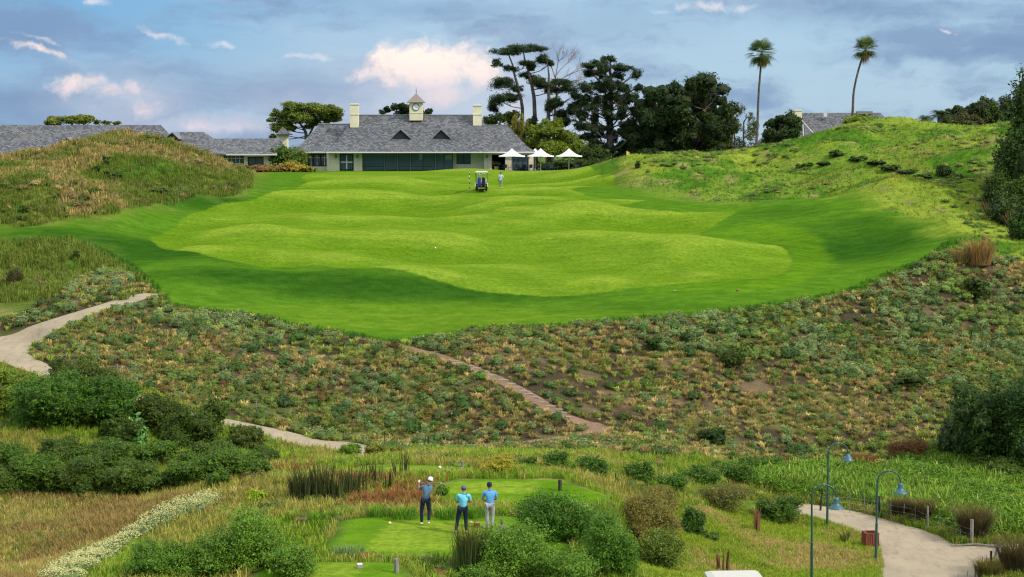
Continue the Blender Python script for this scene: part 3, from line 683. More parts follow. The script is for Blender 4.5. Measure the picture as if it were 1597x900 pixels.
f_lawn = _ix(sd_lawn); f_bank = _ix(sd_bank); f_tee = _ix(tee_k); f_mead = _ix(sd_mead); f_brown = _ix(sd_brown); f_slope = _ix(sd_slope)
f_path = _ix(np.minimum(np.minimum(dA, dB), np.minimum(dC, dE))); f_dirt = _ix(dD)
def gpos(q): return np.stack([q[:, 0], q[:, 1], ground(q[:, 0], q[:, 1])], 1)
def pick(pal, n, rng, jit=0.18):
    pal = np.array(pal, float); w = pal[:, 3] / pal[:, 3].sum(); i = rng.choice(len(pal), n, p=w)
    return pal[i, :3] * (1 + jit * rng.normal(size=(n, 1))).clip(0.5, 1.6)
def seen_cells(q, tall=0.3):
    """drop points hidden behind nearer ground"""
    z_ = ground(q[:, 0], q[:, 1]) + tall; ok = np.ones(len(q), bool)
    for f in np.linspace(0.35, 0.985, 44):
        zr = CZ + (z_ - CZ) * f; ok &= ~((ground(q[:, 0] * f, q[:, 1] * f) > zr + 0.05) & (q[:, 1] * f > 30))
    return ok

# ---------------------------------------------------------------- grasses and ground cover (uncountable)
TN = [tuft(8, 0.30, 0.022, 0.55, s, 0.10) for s in range(6)]
TL = [tuft(8, 0.42, 0.05, 0.5, s + 10, 0.22) for s in range(6)]
TT = [tuft(34, 0.46, 0.04, 1.0, s + 20, 0.12, 0.75) for s in range(5)]
def field(name, label, q, temps, size, pal, seed, cat='grass', jit=0.18, tone=None, sz=None):
    q = q[visible_mask(q[:, 0], q[:, 1])]; q = q[seen_cells(q)]; rng = np.random.default_rng(seed); n = len(q)
    cols = pick(pal, n, rng, jit)
    if tone is not None: cols = tone(q, cols, rng)
    sc_ = rng.uniform(size[0], size[1], n); v, f, c = scatter(temps, gpos(q), sc_, cols, seed)
    o = mesh_from(name, v, f, BLADE, [('col', 'FLOAT_COLOR', c)], smooth=False)
    return tag(o, label, cat, None, 'stuff')
rg = np.random.default_rng(5)
def box_pts(x0, x1, y0, y1, n, seed): r_ = np.random.default_rng(seed); return np.stack([r_.uniform(x0, x1, n), r_.uniform(y0, y1, n)], 1)
# right hill: long fresh grass
q = box_pts(12, 75, 120, 232, 60000, 1); q = q[(f_lawn(q[:, 0], q[:, 1]) < -0.4 - 4.5 * np.random.default_rng(77).random(len(q)) ** 2) & (f_bank(q[:, 0], q[:, 1]) < 0)]
def tone_hill(q, c, rng):
    a = fbm(q[:, 0] / 14, q[:, 1] / 14, 61, 3); b_ = fbm(q[:, 0] / 6, q[:, 1] / 6, 41, 4)
    c = c * (1 + 1.3 * (a - 0.5))[:, None]; c[:, 0] *= 1 + 0.9 * (fbm(q[:, 0] / 9, q[:, 1] / 9, 19, 3) - .5); k = sstep(0.50, 0.66, b_)[:, None]; return c * (1 - k) + np.array((0.075, 0.155, 0.02)) * k
field('hill_grass', 'long fresh yellow-green grass over the hill on the right', q, TL, (0.22, 0.6), [(0.20, 0.30, 0.04, 5), (0.29, 0.36, 0.05, 2.5), (0.11, 0.21, 0.03, 4), (0.34, 0.33, 0.14, 1.3)], 2, tone=tone_hill)
# left hummocks: seeding straw grass
q = box_pts(-62, -20, 110, 192, 46000, 3); q = q[(f_lawn(q[:, 0], q[:, 1]) < -0.3) & (f_bank(q[:, 0], q[:, 1]) < 0)]
def tone_left(q, c, rng):
    b_ = fbm(q[:, 0] / 6, q[:, 1] / 6, 41, 4); z_ = ground(q[:, 0], q[:, 1]); k = (sstep(0.47, 0.62, b_ - 0.05 * (z_ - CZ)) * 0.85)[:, None]; return c * (1 - k) + np.array((0.10, 0.17, 0.02)) * k
field('seeding_grass', 'dry seeding straw coloured grass on the left mounds', q, TL, (0.45, 1.5), [(0.33, 0.26, 0.14, 6), (0.25, 0.18, 0.12, 4), (0.17, 0.20, 0.05, 4), (0.46, 0.36, 0.23, 3)], 4, tone=tone_left)
# turf fringe along the lip of the lawn
q = box_pts(-40, 50, 100, 130, 90000, 6); dl = f_lawn(q[:, 0], q[:, 1]); q = q[(dl < 0.45) & (dl > -0.2 - 1.6 * np.random.default_rng(66).random(len(q)) ** 3) & (f_path(q[:, 0], q[:, 1]) > 0.2)]
field('lawn_fringe_grass', 'uncut dark green grass fringe along the lip of the lawn', q, TN, (0.5, 1.1), [(0.035, 0.13, 0.010, 4), (0.07, 0.19, 0.012, 2)], 7)
# bank: straw tussocks
rngb = np.random.default_rng(8); q = box_pts(-42, 48, 88, 128, 26000, 9)
ok = (f_bank(q[:, 0], q[:, 1]) > 0.1) & (f_path(q[:, 0], q[:, 1]) > 0.02) & (f_dirt(q[:, 0], q[:, 1]) > 0.05); q = q[ok]
dens_ = fbm(q[:, 0] / 5, q[:, 1] / 5, 77, 3); q = q[rngb.random(len(q)) < sstep(0.22, 0.58, dens_) * 0.75 + 0.25]
def tone_bank(q, c, rng):
    a = fbm(q[:, 0] / 7, q[:, 1] / 4, 71, 3); k = (sstep(0.5, 0.62, a) * (rng.random(len(q)) < 0.75))[:, None]; return c * (1 - k) + c[:, :1] * np.array((0.66, 0.86, 0.24)) * k
field('tussock_grass', 'straw and green tussock grass covering the bare bank', q, TT, (0.42, 0.98), [(0.46, 0.37, 0.22, 5), (0.35, 0.28, 0.17, 4), (0.25, 0.28, 0.10, 6), (0.62, 0.50, 0.33, 2)], 10, tone=tone_bank)
# valley floor and tee surrounds
q = box_pts(-36, 40, 47, 97, 150000, 12)
q = q[(f_bank(q[:, 0], q[:, 1]) < -0.1) & (f_tee(q[:, 0], q[:, 1]) < 0.05) & (f_mead(q[:, 0], q[:, 1]) < 0) & (f_brown(q[:, 0], q[:, 1]) < -0.3) & (f_slope(q[:, 0], q[:, 1]) < 0) & (f_path(q[:, 0], q[:, 1]) > 0.05) & (f_dirt(q[:, 0], q[:, 1]) > 0)]
def tone_valley(q, c, rng):
    a = fbm(q[:, 0] / 4, q[:, 1] / 4, 81, 3); k = sstep(0.5, 0.64, a)[:, None]; c = c * (1 - k * .7) + c[:, 1:2] * np.array((1.1, 0.95, 0.38)) * k * .7
    X_, Y_ = q[:, 0], q[:, 1]
    for (a_, b_, d_, rx, ry) in [(620, 770, 66, 2.4, 2.2), (600, 790, 64.5, 2.0, 1.5), (560, 755, 69, 2.0, 1.8), (450, 715, 80, 1.8, 2.5), (500, 770, 68, 1.6, 1.6), (655, 755, 68.5, 1.0, 1.8), (470, 735, 74, 1.5, 1.5)]:
        w = G(a_, d_); m = np.exp(-((X_ - w[0]) / rx) ** 2 - ((Y_ - w[1]) / ry) ** 2) * 1.3; m = (m * rng.uniform(0.1, 1.2, len(q))) > 0.5
        c[m] = np.array((0.27, 0.115, 0.07)) * rng.uniform(0.6, 1.3, (m.sum(), 1))
    return c
field('valley_grass', 'mixed long green and straw grass around the tees', q, TN, (0.45, 1.35), [(0.18, 0.31, 0.025, 7), (0.27, 0.33, 0.06, 3), (0.38, 0.33, 0.14, 1), (0.10, 0.22, 0.02, 3)], 13, tone=tone_valley)
# straw field lower left
q = rand_in(BROWN, 30000, 14)
def tone_brown(q, c, rng):
    b_ = fbm(q[:, 0] / 2.2, q[:, 1] / 2.2, 51, 4); k = (sstep(0.5, 0.62, b_) * 0.8)[:, None]; return c * (1 - k) + np.array((0.26, 0.18, 0.10)) * k
field('straw_grass', 'tall dry straw grass with russet patches in the lower left field', q, TN, (0.5, 1.4), [(0.34, 0.28, 0.14, 5), (0.24, 0.25, 0.07, 5), (0.50, 0.40, 0.22, 2), (0.17, 0.21, 0.04, 3)], 15, tone=tone_brown)
# short grass slope below the lamps
q = rand_in(SLOPE, 34000, 16); q = q[f_path(q[:, 0], q[:, 1]) > -0.07]
def tone_slope(q, c, rng):
    b_ = fbm(q[:, 0] / 6, q[:, 1] / 6, 41, 4); b_ = b_ * .5 + .5 * fbm(q[:, 0] / 2.2, q[:, 1] / 2.2, 51, 4); m = rng.random(len(q)) < sstep(0.42, 0.66, b_) * 0.85; c[m] = np.array((0.44, 0.34, 0.20)) * rng.uniform(.7, 1.2, (m.sum(), 1)); return c
field('slope_grass', 'short patchy green and brown grass on the slope by the lamps', q, TN, (0.3, 0.7), [(0.23, 0.35, 0.03, 5), (0.15, 0.26, 0.02, 3), (0.32, 0.32, 0.07, 2)], 17, tone=tone_slope)
# verge along the right hand path
q = box_pts(14, 40, 60, 92, 40000, 18); dd = f_path(q[:, 0], q[:, 1]); q = q[(dd > -0.06) & (dd < 1.7) & (f_slope(q[:, 0], q[:, 1]) < 0) & (f_tee(q[:, 0], q[:, 1]) < .1)]
field('verge_grass', 'bright green and straw grass verge between cart path and wire fence', q, TN, (0.6, 1.5), [(0.16, 0.25, 0.03, 5), (0.30, 0.27, 0.12, 3), (0.08, 0.18, 0.015, 3)], 19)
# leafy meadow
q = rand_in(MEADOW, 13000, 20); q = q[(f_path(q[:, 0], q[:, 1]) > 1.2)]; q = q[visible_mask(q[:, 0], q[:, 1])]
LC = []
for s_ in range(5):
    v, f, c = leaf_cloud([(0, 0, 0.10, 0.34, 0.34, 0.30)], 120, 0.105, (1, 1, 1), 100 + s_, sprig=6, spread=0.3, aspect=0.6, up=0.9, core=0.1, var=0.15, hue=0.05)
    LC.append((v, f, c))
r_ = np.random.default_rng(21); mm = fbm(q[:, 0] / 3, q[:, 1] / 6, 91, 3)
cols = pick([(0.105, 0.22, 0.012, 5), (0.07, 0.165, 0.010, 4), (0.16, 0.28, 0.02, 2)], len(q), r_) * (0.7 + 0.7 * mm)[:, None]
v, f, c = scatter(LC, gpos(q), r_.uniform(0.7, 1.3, len(q)) * (0.6 + 0.9 * mm), cols, 22)
tag(mesh_from('meadow_undergrowth', v, f, LEAF, [('col', 'FLOAT_COLOR', c)], smooth=False), 'dense leafy green undergrowth filling the hollow behind the wire fence', 'undergrowth', None, 'stuff')
# ---------------------------------------------------------------- shrubs on the bank
def dome_shrub(seed, flowers=None, base=(1, 1, 1), n=190):
    v, f, c = leaf_cloud([(0, 0, 0.16, 0.36, 0.36, 0.24)], n, 0.14, base, seed, sprig=5, spread=0.22, aspect=0.42, up=0.7, core=0.15, var=0.2, hue=0.06)
    hv, hf, hc = hull([(0, 0, 0.14, 0.34, 0.34, 0.24)], np.array(base) * 1.5, 0.86, n=9, m=5); f = np.concatenate([f, hf + len(v)]); v = np.concatenate([v, hv]); c = np.concatenate([c, hc])
    mk = np.zeros(len(v), bool)
    if flowers is not None:
        rng = np.random.default_rng(seed + 900); m = 10; P_ = rng.normal(size=(m, 3)); P_[:, 2] = abs(P_[:, 2]) + 0.4; P_ /= np.linalg.norm(P_, axis=1)[:, None]; P_ = P_ * [0.39, 0.39, 0.27] + [0, 0, 0.18]
        s_ = 0.02; fv = np.stack([P_ + [-s_, -s_, 0], P_ + [s_, -s_, .02], P_ + [s_, s_, 0], P_ + [-s_, s_, .02]], 1).reshape(-1, 3)
        f = np.concatenate([f, np.arange(len(fv)).reshape(-1, 4) + len(v)]); v = np.concatenate([v, fv]); c = np.concatenate([c, np.tile(np.array(flowers), (len(fv), 1))]); mk = np.concatenate([mk, np.ones(len(fv), bool)])
    return v, f, c, mk
KINDS = {
 'daisy_shrub': dict(col=(0.135, 0.21, 0.10), fl=(0.75, 0.72, 0.55), lab='small grey-green daisy shrub with pale flower heads on the planted bank', grp='grey-green daisy shrubs on the bank'),
 'yellow_flowered_shrub': dict(col=(0.125, 0.20, 0.055), fl=(0.65, 0.50, 0.05), lab='small mid green shrub dotted with yellow flowers on the planted bank', grp='yellow flowered shrubs on the bank'),
 'dark_shrub': dict(col=(0.06, 0.13, 0.03), fl=None, lab='small plain dark green shrub without flowers on the planted bank', grp='plain dark shrubs on the bank'),
 'orange_flowered_shrub': dict(col=(0.13, 0.10, 0.03), fl=(0.55, 0.13, 0.03), lab='small shrub with orange-red flowers on the planted bank', grp='orange flowered shrubs on the bank'),
}
rs = np.random.default_rng(31)
cand = box_pts(-42, 50, 88, 128, 26000, 32)
ok = (f_bank(cand[:, 0], cand[:, 1]) > 0.35) & (f_path(cand[:, 0], cand[:, 1]) > 0.4) & (f_dirt(cand[:, 0], cand[:, 1]) > 0.35) & visible_mask(cand[:, 0], cand[:, 1], 10)
cand = cand[ok]; cand = cand[seen_cells(cand, 0.4)]
# keep them apart
cell = {}; keep = []
for i, (x_, y_) in enumerate(cand):
    dn = fbm(x_ / 6, y_ / 6, 131, 3); rmin = 0.52 + 0.5 * float(sstep(0.60, 0.35, dn)); k_ = (int(x_ // 1.6), int(y_ // 1.6)); bad = False
    for a in (-1, 0, 1):
        for b_ in (-1, 0, 1):
            for (u, w) in cell.get((k_[0] + a, k_[1] + b_), ()):
                if (u - x_) ** 2 + (w - y_) ** 2 < rmin * rmin: bad = True; break
            if bad: break
        if bad: break
    if not bad: cell.setdefault(k_, []).append((x_, y_)); keep.append(i)
cand = cand[keep]; order = np.argsort(cand[:, 1]); cand = cand[order]
yel = fbm(cand[:, 0] / 4 + 5, cand[:, 1] / 4, 141, 3); u_ = rs.random(len(cand))
kindid = np.where(u_ < 0.03, 3, np.where((yel > 0.56) & (u_ < 0.85), 1, np.where(u_ > 0.80, 2, 0)))
for ki, (kn, kd_) in enumerate(KINDS.items()):
    q = cand[kindid == ki]; tps = [dome_shrub(ki * 20 + s_ + 300, kd_['fl']) for s_ in range(4)]
    near, rest = q[:300 if ki == 0 else 290], q[300 if ki == 0 else 290:]
    meshes = []
    for tp in tps:
        v, f, c, mk = tp; cc = c * np.array(kd_['col']); cc[mk] = c[mk]
        o = mesh_from(kn, v, f, LEAF, [('col', 'FLOAT_COLOR', cc)], smooth=False); meshes.append(o)
    for i, (x_, y_) in enumerate(near):
        src = meshes[i % 4]; o = src if i < 4 else src.copy()
        if i >= 4: C.objects.link(o)
        s_ = rs.uniform(0.6, 1.15) * (1.2 if ki == 2 else 1.0); o.location = (x_, y_, float(ground(x_, y_)) - 0.03); o.scale = (s_, s_, s_ * rs.uniform(0.9, 1.3)); o.rotation_euler = (0, 0, rs.uniform(0, 6.28))
        k = rs.uniform(0.6, 1.15); o.color = (k * rs.uniform(.85, 1.2), k, k * rs.uniform(0.8, 1.1), 1)
        tag(o, kd_['lab'], 'shrub', kd_['grp'])
    if len(rest) > 4:
        v, f, c = scatter(tps, gpos(rest), rs.uniform(0.75, 1.4, len(rest)), np.array(kd_['col'])[None] * rs.uniform(0.7, 1.3, (len(rest), 1)), 40 + ki)
        tag(mesh_from('distant_' + kn, v, f, LEAF, [('col', 'FLOAT_COLOR', c)], smooth=False), 'mass of ' + kd_['grp'].replace('on the bank', 'higher up the bank'), 'shrubs', None, 'stuff')
# ---------------------------------------------------------------- bushes
def bush(name, px, py, wpx, hpx, style, label, group=None, d=None, lobes=None, seed=None, cat='bush', col=None, dens=1.0):
    """bush with its foot on the ground seen at (px, py); sizes given as they appear"""
    w = T(px, py) if d is None else G(px, d)
    sc_ = FOC / w[1]; W_ = wpx / sc_; H_ = hpx / sc_; rng = np.random.default_rng(seed if seed is not None else int(px * 7 + py))
    st = dict(fine=dict(size=0.085, aspect=0.45, col=(0.055, 0.12, 0.018), spread=0.10, up=0.45), round=dict(size=0.085, aspect=0.6, col=(0.06, 0.10, 0.018), spread=0.09, up=0.4),
              leafy=dict(size=0.10, aspect=0.5, col=(0.085, 0.18, 0.03), spread=0.22, up=0.35), dark=dict(size=0.12, aspect=0.5, col=(0.03, 0.07, 0.016), spread=0.12, up=0.3),
              twig=dict(size=0.10, aspect=0.25, col=(0.14, 0.13, 0.06), spread=0.2, up=0.1), grey=dict(size=0.10, aspect=0.4, col=(0.13, 0.17, 0.10), spread=0.15, up=0.5),
              yellow=dict(size=0.08, aspect=0.5, col=(0.25, 0.24, 0.05), spread=0.16, up=0.5), lime=dict(size=0.10, aspect=0.4, col=(0.22, 0.33, 0.03), spread=0.16, up=0.5),
              russet=dict(size=0.09, aspect=0.3, col=(0.16, 0.07, 0.045), spread=0.22, up=0.2), blue=dict(size=0.22, aspect=0.5, col=(0.10, 0.24, 0.14), spread=0.25, up=0.5))[style]
    if lobes is None:
        lobes = [(0, 0, H_ * 0.36, W_ * 0.36, W_ * 0.33, H_ * 0.44)]
        for i in range((18 if style in ('leafy', 'dark', 'fine') else 11) if W_ > 1.5 else 7):
            a = rng.uniform(0, 6.283); r0 = W_ * 0.36 * math.sqrt(rng.uniform(0.15, 1)); s_ = rng.uniform(0.32, 0.66)
            lobes.append((r0 * math.cos(a), r0 * math.sin(a), H_ * rng.uniform(0.22, 0.84) * (1 - 0.35 * (r0 / (W_ * .36)) ** 2), W_ * 0.33 * s_, W_ * 0.33 * s_, H_ * 0.36 * s_))
    area = W_ * H_ * 1.6; lsz = st['size'] * max(0.8, min(2.2, w[1] / 75)); n0 = dens * 9.0 * area / (lsz * lsz * st['aspect']); n = max(200, int(min(26000, n0)))
    if n0 > n: lsz = lsz * math.sqrt(min(n0 / n, 2.6))
    cc = np.array(col if col else st['col']) * rng.uniform(0.88, 1.12) * (1.15, 1.12, 0.75)
    pt = leaf_cloud(lobes, n, lsz, cc, int(px + py * 3), sprig=8, spread=st['spread'], aspect=st['aspect'], up=st['up'], gap=0.33 if style in ('leafy', 'twig', 'grey') else 0.0, var=0.24, shell=(0.84, 1.06) if style == 'round' else ((0.55, 1.3) if style == 'leafy' else (0.72, 1.14)))
    v = pt[0]; v[:, 2] = np.maximum(v[:, 2], -0.25); parts = [(v, pt[1], pt[2])]
    if style not in ('twig', 'grey', 'russet', 'blue', 'yellow'):
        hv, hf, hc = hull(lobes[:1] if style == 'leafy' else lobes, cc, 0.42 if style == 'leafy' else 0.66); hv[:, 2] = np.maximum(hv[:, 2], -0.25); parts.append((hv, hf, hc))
    o = foliage_obj(name, parts); o.location = tuple(w - np.array([0, 0, 0.05])); return tag(o, label, cat, group)
T1 = 'low rounded green bush massed in the thicket left of the concrete path'; G1 = 'low bushes massed in the left thicket'
for (a, b_, w_, h_) in [(215,768,100,60),(130,768,100,66),(60,762,110,70),(300,752,115,56),(368,742,105,54),(412,728,60,40),(20,735,90,60),(165,728,110,50),(245,722,90,45),(95,722,90,52),(330,722,90,42),(275,760,60,40),(175,770,60,50),(10,772,60,50),(340,760,50,36),(400,745,60,40)]:
    bush('low_bush', a, b_, w_, h_, 'fine' if (a // 10) % 2 else 'round', T1, G1, col=(0.055, 0.105, 0.02) if (a // 10) % 2 else (0.06, 0.125, 0.018))
bush('feathery_shrub', 75, 668, 135, 110, 'fine', 'tall feathery mid green shrub at the far left behind the thicket', col=(0.055, 0.14, 0.018))
bush('feathery_shrub', 172, 668, 110, 98, 'fine', 'feathery mid green shrub between the far left shrub and the dark domed bushes', col=(0.05, 0.13, 0.018))
bush('domed_bush', 128, 640, 120, 104, 'round', 'olive domed bush rising behind the feathery shrubs below the concrete path', col=(0.055, 0.09, 0.016))
bush('domed_bush', 250, 672, 92, 70, 'round', 'dark olive domed bush left of the largest dome', col=(0.05, 0.085, 0.014))
bush('domed_bush', 290, 695, 100, 76, 'round', 'largest dark olive domed bush in front of the winding path', col=(0.05, 0.095, 0.014))
bush('domed_bush', 328, 672, 60, 58, 'round', 'small dark domed bush against the concrete path', col=(0.05, 0.09, 0.014))
bush('domed_bush', 190, 692, 76, 52, 'round', 'low dark domed bush beside the blue-green leafy plant', col=(0.045, 0.085, 0.014))
bush('leafy_plant', 213, 695, 42, 56, 'blue', 'blue-green plant with large leaves among dark domed bushes', cat='plant')
bush('domed_bush', 385, 702, 76, 50, 'round', 'flat olive bush touching the path where it reappears', col=(0.065, 0.10, 0.02))
G2 = 'loose green scrub at the left edge'
for (a, b_, w_, h_) in [(15,650,80,60),(40,610,60,34),(8,600,60,30),(200,620,40,20)]: bush('scrub_bush', a, b_, w_, h_, 'leafy', 'loose light green scrub at the left edge below the path', G2, col=(0.11, 0.18, 0.03))
bush('leafy_bush', 400, 925, 130, 104, 'leafy', 'large bright leafy bush at the bottom left of the tees', d=53)
bush('leafy_bush', 330, 925, 110, 84, 'leafy', 'leafy green bush left of the large bright one at the bottom edge', d=52.5)
bush('leafy_bush', 245, 925, 110, 76, 'leafy', 'low leafy bush beside the white flower band at the bottom edge', d=52.5, col=(0.07, 0.16, 0.025))
bush('leafy_bush', 455, 925, 90, 56, 'leafy', 'low leafy bush partly hiding the nearest small tee', d=51.5)
bush('leafy_bush', 868, 862, 125, 88, 'leafy', 'rounded dark leafy bush directly right of the tee', d=57.5, col=(0.045, 0.125, 0.018))
bush('leafy_bush', 930, 845, 95, 66, 'leafy', 'leafy bush right of the rounded one beside the tee', d=59)
bush('leafy_bush', 800, 910, 130, 92, 'leafy', 'bright leafy bush in front of the reeds and the tee', d=54)
bush('leafy_bush', 880, 925, 120, 80, 'leafy', 'leafy bush at the bottom edge below the tee', d=53)
bush('leafy_bush', 950, 905, 90, 110, 'leafy', 'tall leafy bush behind the small green lantern', d=55, col=(0.06, 0.15, 0.02))
bush('leafy_bush', 760, 930, 90, 50, 'leafy', 'low leafy bush at the bottom edge under the reeds', d=52.5)
bush('spreading_bush', 1028, 886, 92, 62, 'leafy', 'isolated olive bush on the grass left of the white cart roof', col=(0.09, 0.14, 0.028))
bush('upright_bush', 1080, 832, 46, 52, 'fine', 'dark upright bush left of the brown grassy slope', col=(0.04, 0.10, 0.02))
bush('low_bush', 1105, 842, 44, 18, 'fine', 'low flat dark bush at the head of the grassy slope')
bush('twiggy_shrub', 1010, 838, 110, 84, 'twig', 'twiggy grey-brown shrub between the tee bushes and the slope', d=66)
bush('twiggy_shrub', 1120, 792, 110, 44, 'twig', 'low grey twiggy scrub above the grassy slope', col=(0.13, 0.14, 0.07))
bush('twiggy_shrub', 1030, 790, 80, 40, 'twig', 'pale thorny scrub behind the twiggy grey-brown shrub')
bush('round_bush', 1218, 812, 88, 46, 'fine', 'rounded green bush at the start of the lamp-lit path', d=79)
G3 = 'green bushes lining the valley below the bank'
for (a, b_, w_, h_) in [(820,733,40,26),(872,734,52,34),(925,738,60,34),(996,752,56,42),(1045,765,60,34),(1095,755,70,36),(1150,752,60,40),(1172,735,40,30),(700,716,30,14),(660,712,36,14),(1130,735,60,22),(1200,735,50,26)]:
    bush('valley_bush', a, b_, w_, h_, 'leafy', 'small leafy green bush in the line at the foot of the bank', G3, col=(0.055, 0.13, 0.02))
bush('yellow_shrub', 775, 740, 72, 36, 'yellow', 'yellow-flowered straggly shrub behind the upper tee')
bush('lime_shrub', 400, 783, 40, 26, 'lime', 'small lime-green shrub above the white flower band')
bush('grey_shrub', 400, 748, 54, 22, 'grey', 'grey twiggy shrub behind the lime-green one', col=(0.16, 0.13, 0.10))
bush('grass_clump', 545, 712, 46, 26, 'lime', 'bright green clump beside the end of the concrete path', col=(0.10, 0.2, 0.02))
bush('olive_clump', 582, 716, 36, 32, 'round', 'olive clump right of the concrete path end', col=(0.14, 0.16, 0.04))
bush('olive_clump', 618, 714, 30, 24, 'round', 'second olive clump at the foot of the bank above the tees', col=(0.15, 0.17, 0.04))
bush('tee_bush', 690, 772, 24, 20, 'leafy', 'small green bush left of the upper tee beside the swinging golfer')
bush('dark_bush', 1140, 572, 46, 34, 'round', 'dark solitary bush in the middle of the right bank', col=(0.045, 0.08, 0.016))
bush('dark_bush', 1162, 548, 30, 18, 'round', 'small dark bush just above the solitary one on the right bank', col=(0.06, 0.09, 0.016))
bush('dark_bush', 1018, 545, 30, 22, 'dark', 'small dark bush high on the middle of the bank')
bush('dark_bush', 1110, 690, 50, 28, 'dark', 'dark low bush near the foot of the bank')
bush('bank_bush', 1525, 465, 50, 40, 'dark', 'dark loose bush high on the bank under the tawny pampas tuft', col=(0.05, 0.085, 0.02))
bush('bank_bush', 1420, 600, 60, 26, 'dark', 'dark loose bush halfway up the right end of the bank', col=(0.05, 0.085, 0.02))
bush('big_evergreen', 1555, 712, 165, 165, 'dark', 'big dark evergreen bush at the right edge below the bank', d=93, dens=0.9)
bush('big_evergreen', 1615, 725, 120, 180, 'dark', 'dark evergreen bush half out of frame at the right edge', d=91, dens=0.9, col=(0.03, 0.08, 0.016))
bush('evergreen_skirt', 1490, 715, 70, 66, 'dark', 'blue-grey lower bush at the left foot of the big evergreen', col=(0.05, 0.095, 0.05))
bush('evergreen_skirt', 1560, 745, 110, 44, 'fine', 'mid green low bush in front of the big evergreen', col=(0.06, 0.11, 0.03))
bush('russet_shrub', 1418, 712, 74, 32, 'russet', 'wide russet-brown shrub at the foot of the bank behind the lamps', col=(0.145, 0.075, 0.05))
bush('russet_shrub', 1340, 728, 60, 24, 'russet', 'russet-brown shrub behind the middle of the two tall lamps')
bush('russet_shrub', 1230, 735, 44, 18, 'russet', 'small russet shrub left of the tallest standing lamp', col=(0.16, 0.085, 0.055))
bush('dune_scrub', 25, 445, 26, 36, 'twig', 'dark upright leafless-looking bush on the left slope', col=(0.07, 0.07, 0.04))
bush('dune_scrub', 118, 405, 14, 18, 'dark', 'small dark bush on the grassy left slope')
G4 = 'small bushes dotted over the left mounds'
for (a, b_, w_, h_) in [(165,258,14,18),(150,268,16,14),(175,275,34,14),(115,288,18,10),(40,330,20,10),(145,300,30,10),(55,415,30,12),(35,330,16,14),(250,300,36,10),(130,312,26,8)]:
    bush('mound_bush', a, b_, w_, h_, 'dark', 'small dark green bush on the straw-coloured left mounds', G4, col=(0.05, 0.11, 0.02), dens=0.6)
G5 = 'low dark shrubs strung across the right hill'
for (a, b_, w_, h_) in [(1247,262,16,9),(1262,260,20,10),(1285,258,26,9),(1304,243,32,12),(1340,250,40,8),(1365,256,40,8),(1390,264,40,9),(1415,271,40,9),(1440,277,36,8)]:
    bush('hill_shrub', a, b_, w_, h_, 'dark', 'low dark shrub in the diagonal line across the right hill', G5, col=(0.035, 0.085, 0.015), dens=0.6)
bush('hill_bush', 1472, 276, 32, 24, 'fine', 'rounded dark bush standing alone high on the right hill', col=(0.04, 0.09, 0.02))
bush('hill_bush', 1495, 278, 18, 8, 'dark', 'tiny dark bush right of the rounded one on the right hill')
bush('crest_bush', 1345, 206, 66, 34, 'lime', 'yellow-green bush on the crest under the leaning palm', d=206, col=(0.13, 0.20, 0.025))
bush('hill_weed', 995, 262, 10, 14, 'dark', 'small dark weed on the low mound right of the terrace')
# beside the clubhouse
GB = 'heather and grass clumps bordering the clubhouse lawn'
for (a, b_, w_, h_, c_) in [(340,272,50,20,(0.25,0.16,0.11)),(375,272,40,16,(0.18,0.14,0.08)),(410,272,50,14,(0.20,0.13,0.08)),(435,274,40,16,(0.22,0.17,0.08)),(463,272,44,18,(0.28,0.22,0.05)),(485,274,24,12,(0.16,0.17,0.04)),(420,268,14,9,(0.04,0.08,0.02))]:
    bush('border_clump', a, b_, w_, h_, 'round', 'russet or straw clump bordering the lawn left of the clubhouse', GB, d=222 if a < 400 else 226, col=c_, dens=0.6)
bush('leafy_shrub', 441, 262, 42, 48, 'dark', 'dense dark shrub against the left end of the clubhouse', d=233, col=(0.055, 0.115, 0.022))
bush('spiky_shrub', 462, 236, 44, 44, 'leafy', 'pale spiky tall shrub above the dense one at the clubhouse corner', d=238, col=(0.09, 0.15, 0.04))
bush('leafy_shrub', 452, 266, 26, 22, 'lime', 'light olive shrub at the clubhouse window', d=231, col=(0.13, 0.17, 0.03))
# right edge thicket
EDGE = [(1600,150,150,190,148,'dark',(0.04,0.085,0.018),'tall dark conifer-like shrub leaning in at the right edge'),
        (1585,260,90,110,146,'dark',(0.035,0.075,0.018),'dark rounded shrub below the tallest one at the right edge'),
        (1555,285,50,80,148,'fine',(0.05,0.10,0.02),'mid green shrub on the hill side of the right edge thicket'),
        (1595,330,90,90,140,'fine',(0.06,0.115,0.022),'bright sided shrub midway down the right edge thicket'),
        (1560,345,60,60,138,'dark',(0.04,0.08,0.03),'dark shrub among the flax plants on the right'),
        (1600,395,60,70,132,'dark',(0.04,0.09,0.02),'lowest dark shrub of the right edge thicket')]
bush('edge_shrub', 1618, 300, 130, 220, 'dark', EDGE[0][7], d=150, col=EDGE[0][6])
bush('edge_shrub', 1592, 290, 76, 130, 'dark', EDGE[1][7], d=146, col=EDGE[1][6])
bush('edge_shrub', 1560, 300, 56, 76, 'fine', EDGE[2][7], d=145, col=EDGE[2][6])
bush('edge_shrub', 1597, 355, 80, 90, 'fine', EDGE[3][7], d=140, col=EDGE[3][6])
bush('edge_shrub', 1566, 352, 56, 56, 'dark', EDGE[4][7], d=138, col=EDGE[4][6])
bush('edge_shrub', 1602, 400, 60, 66, 'dark', EDGE[5][7], d=131, col=EDGE[5][6])
bush('edge_shrub', 1600, 230, 50, 52, 'lime', 'pale yellow-green shrub at the very right edge', d=147, col=(0.25, 0.24, 0.09))
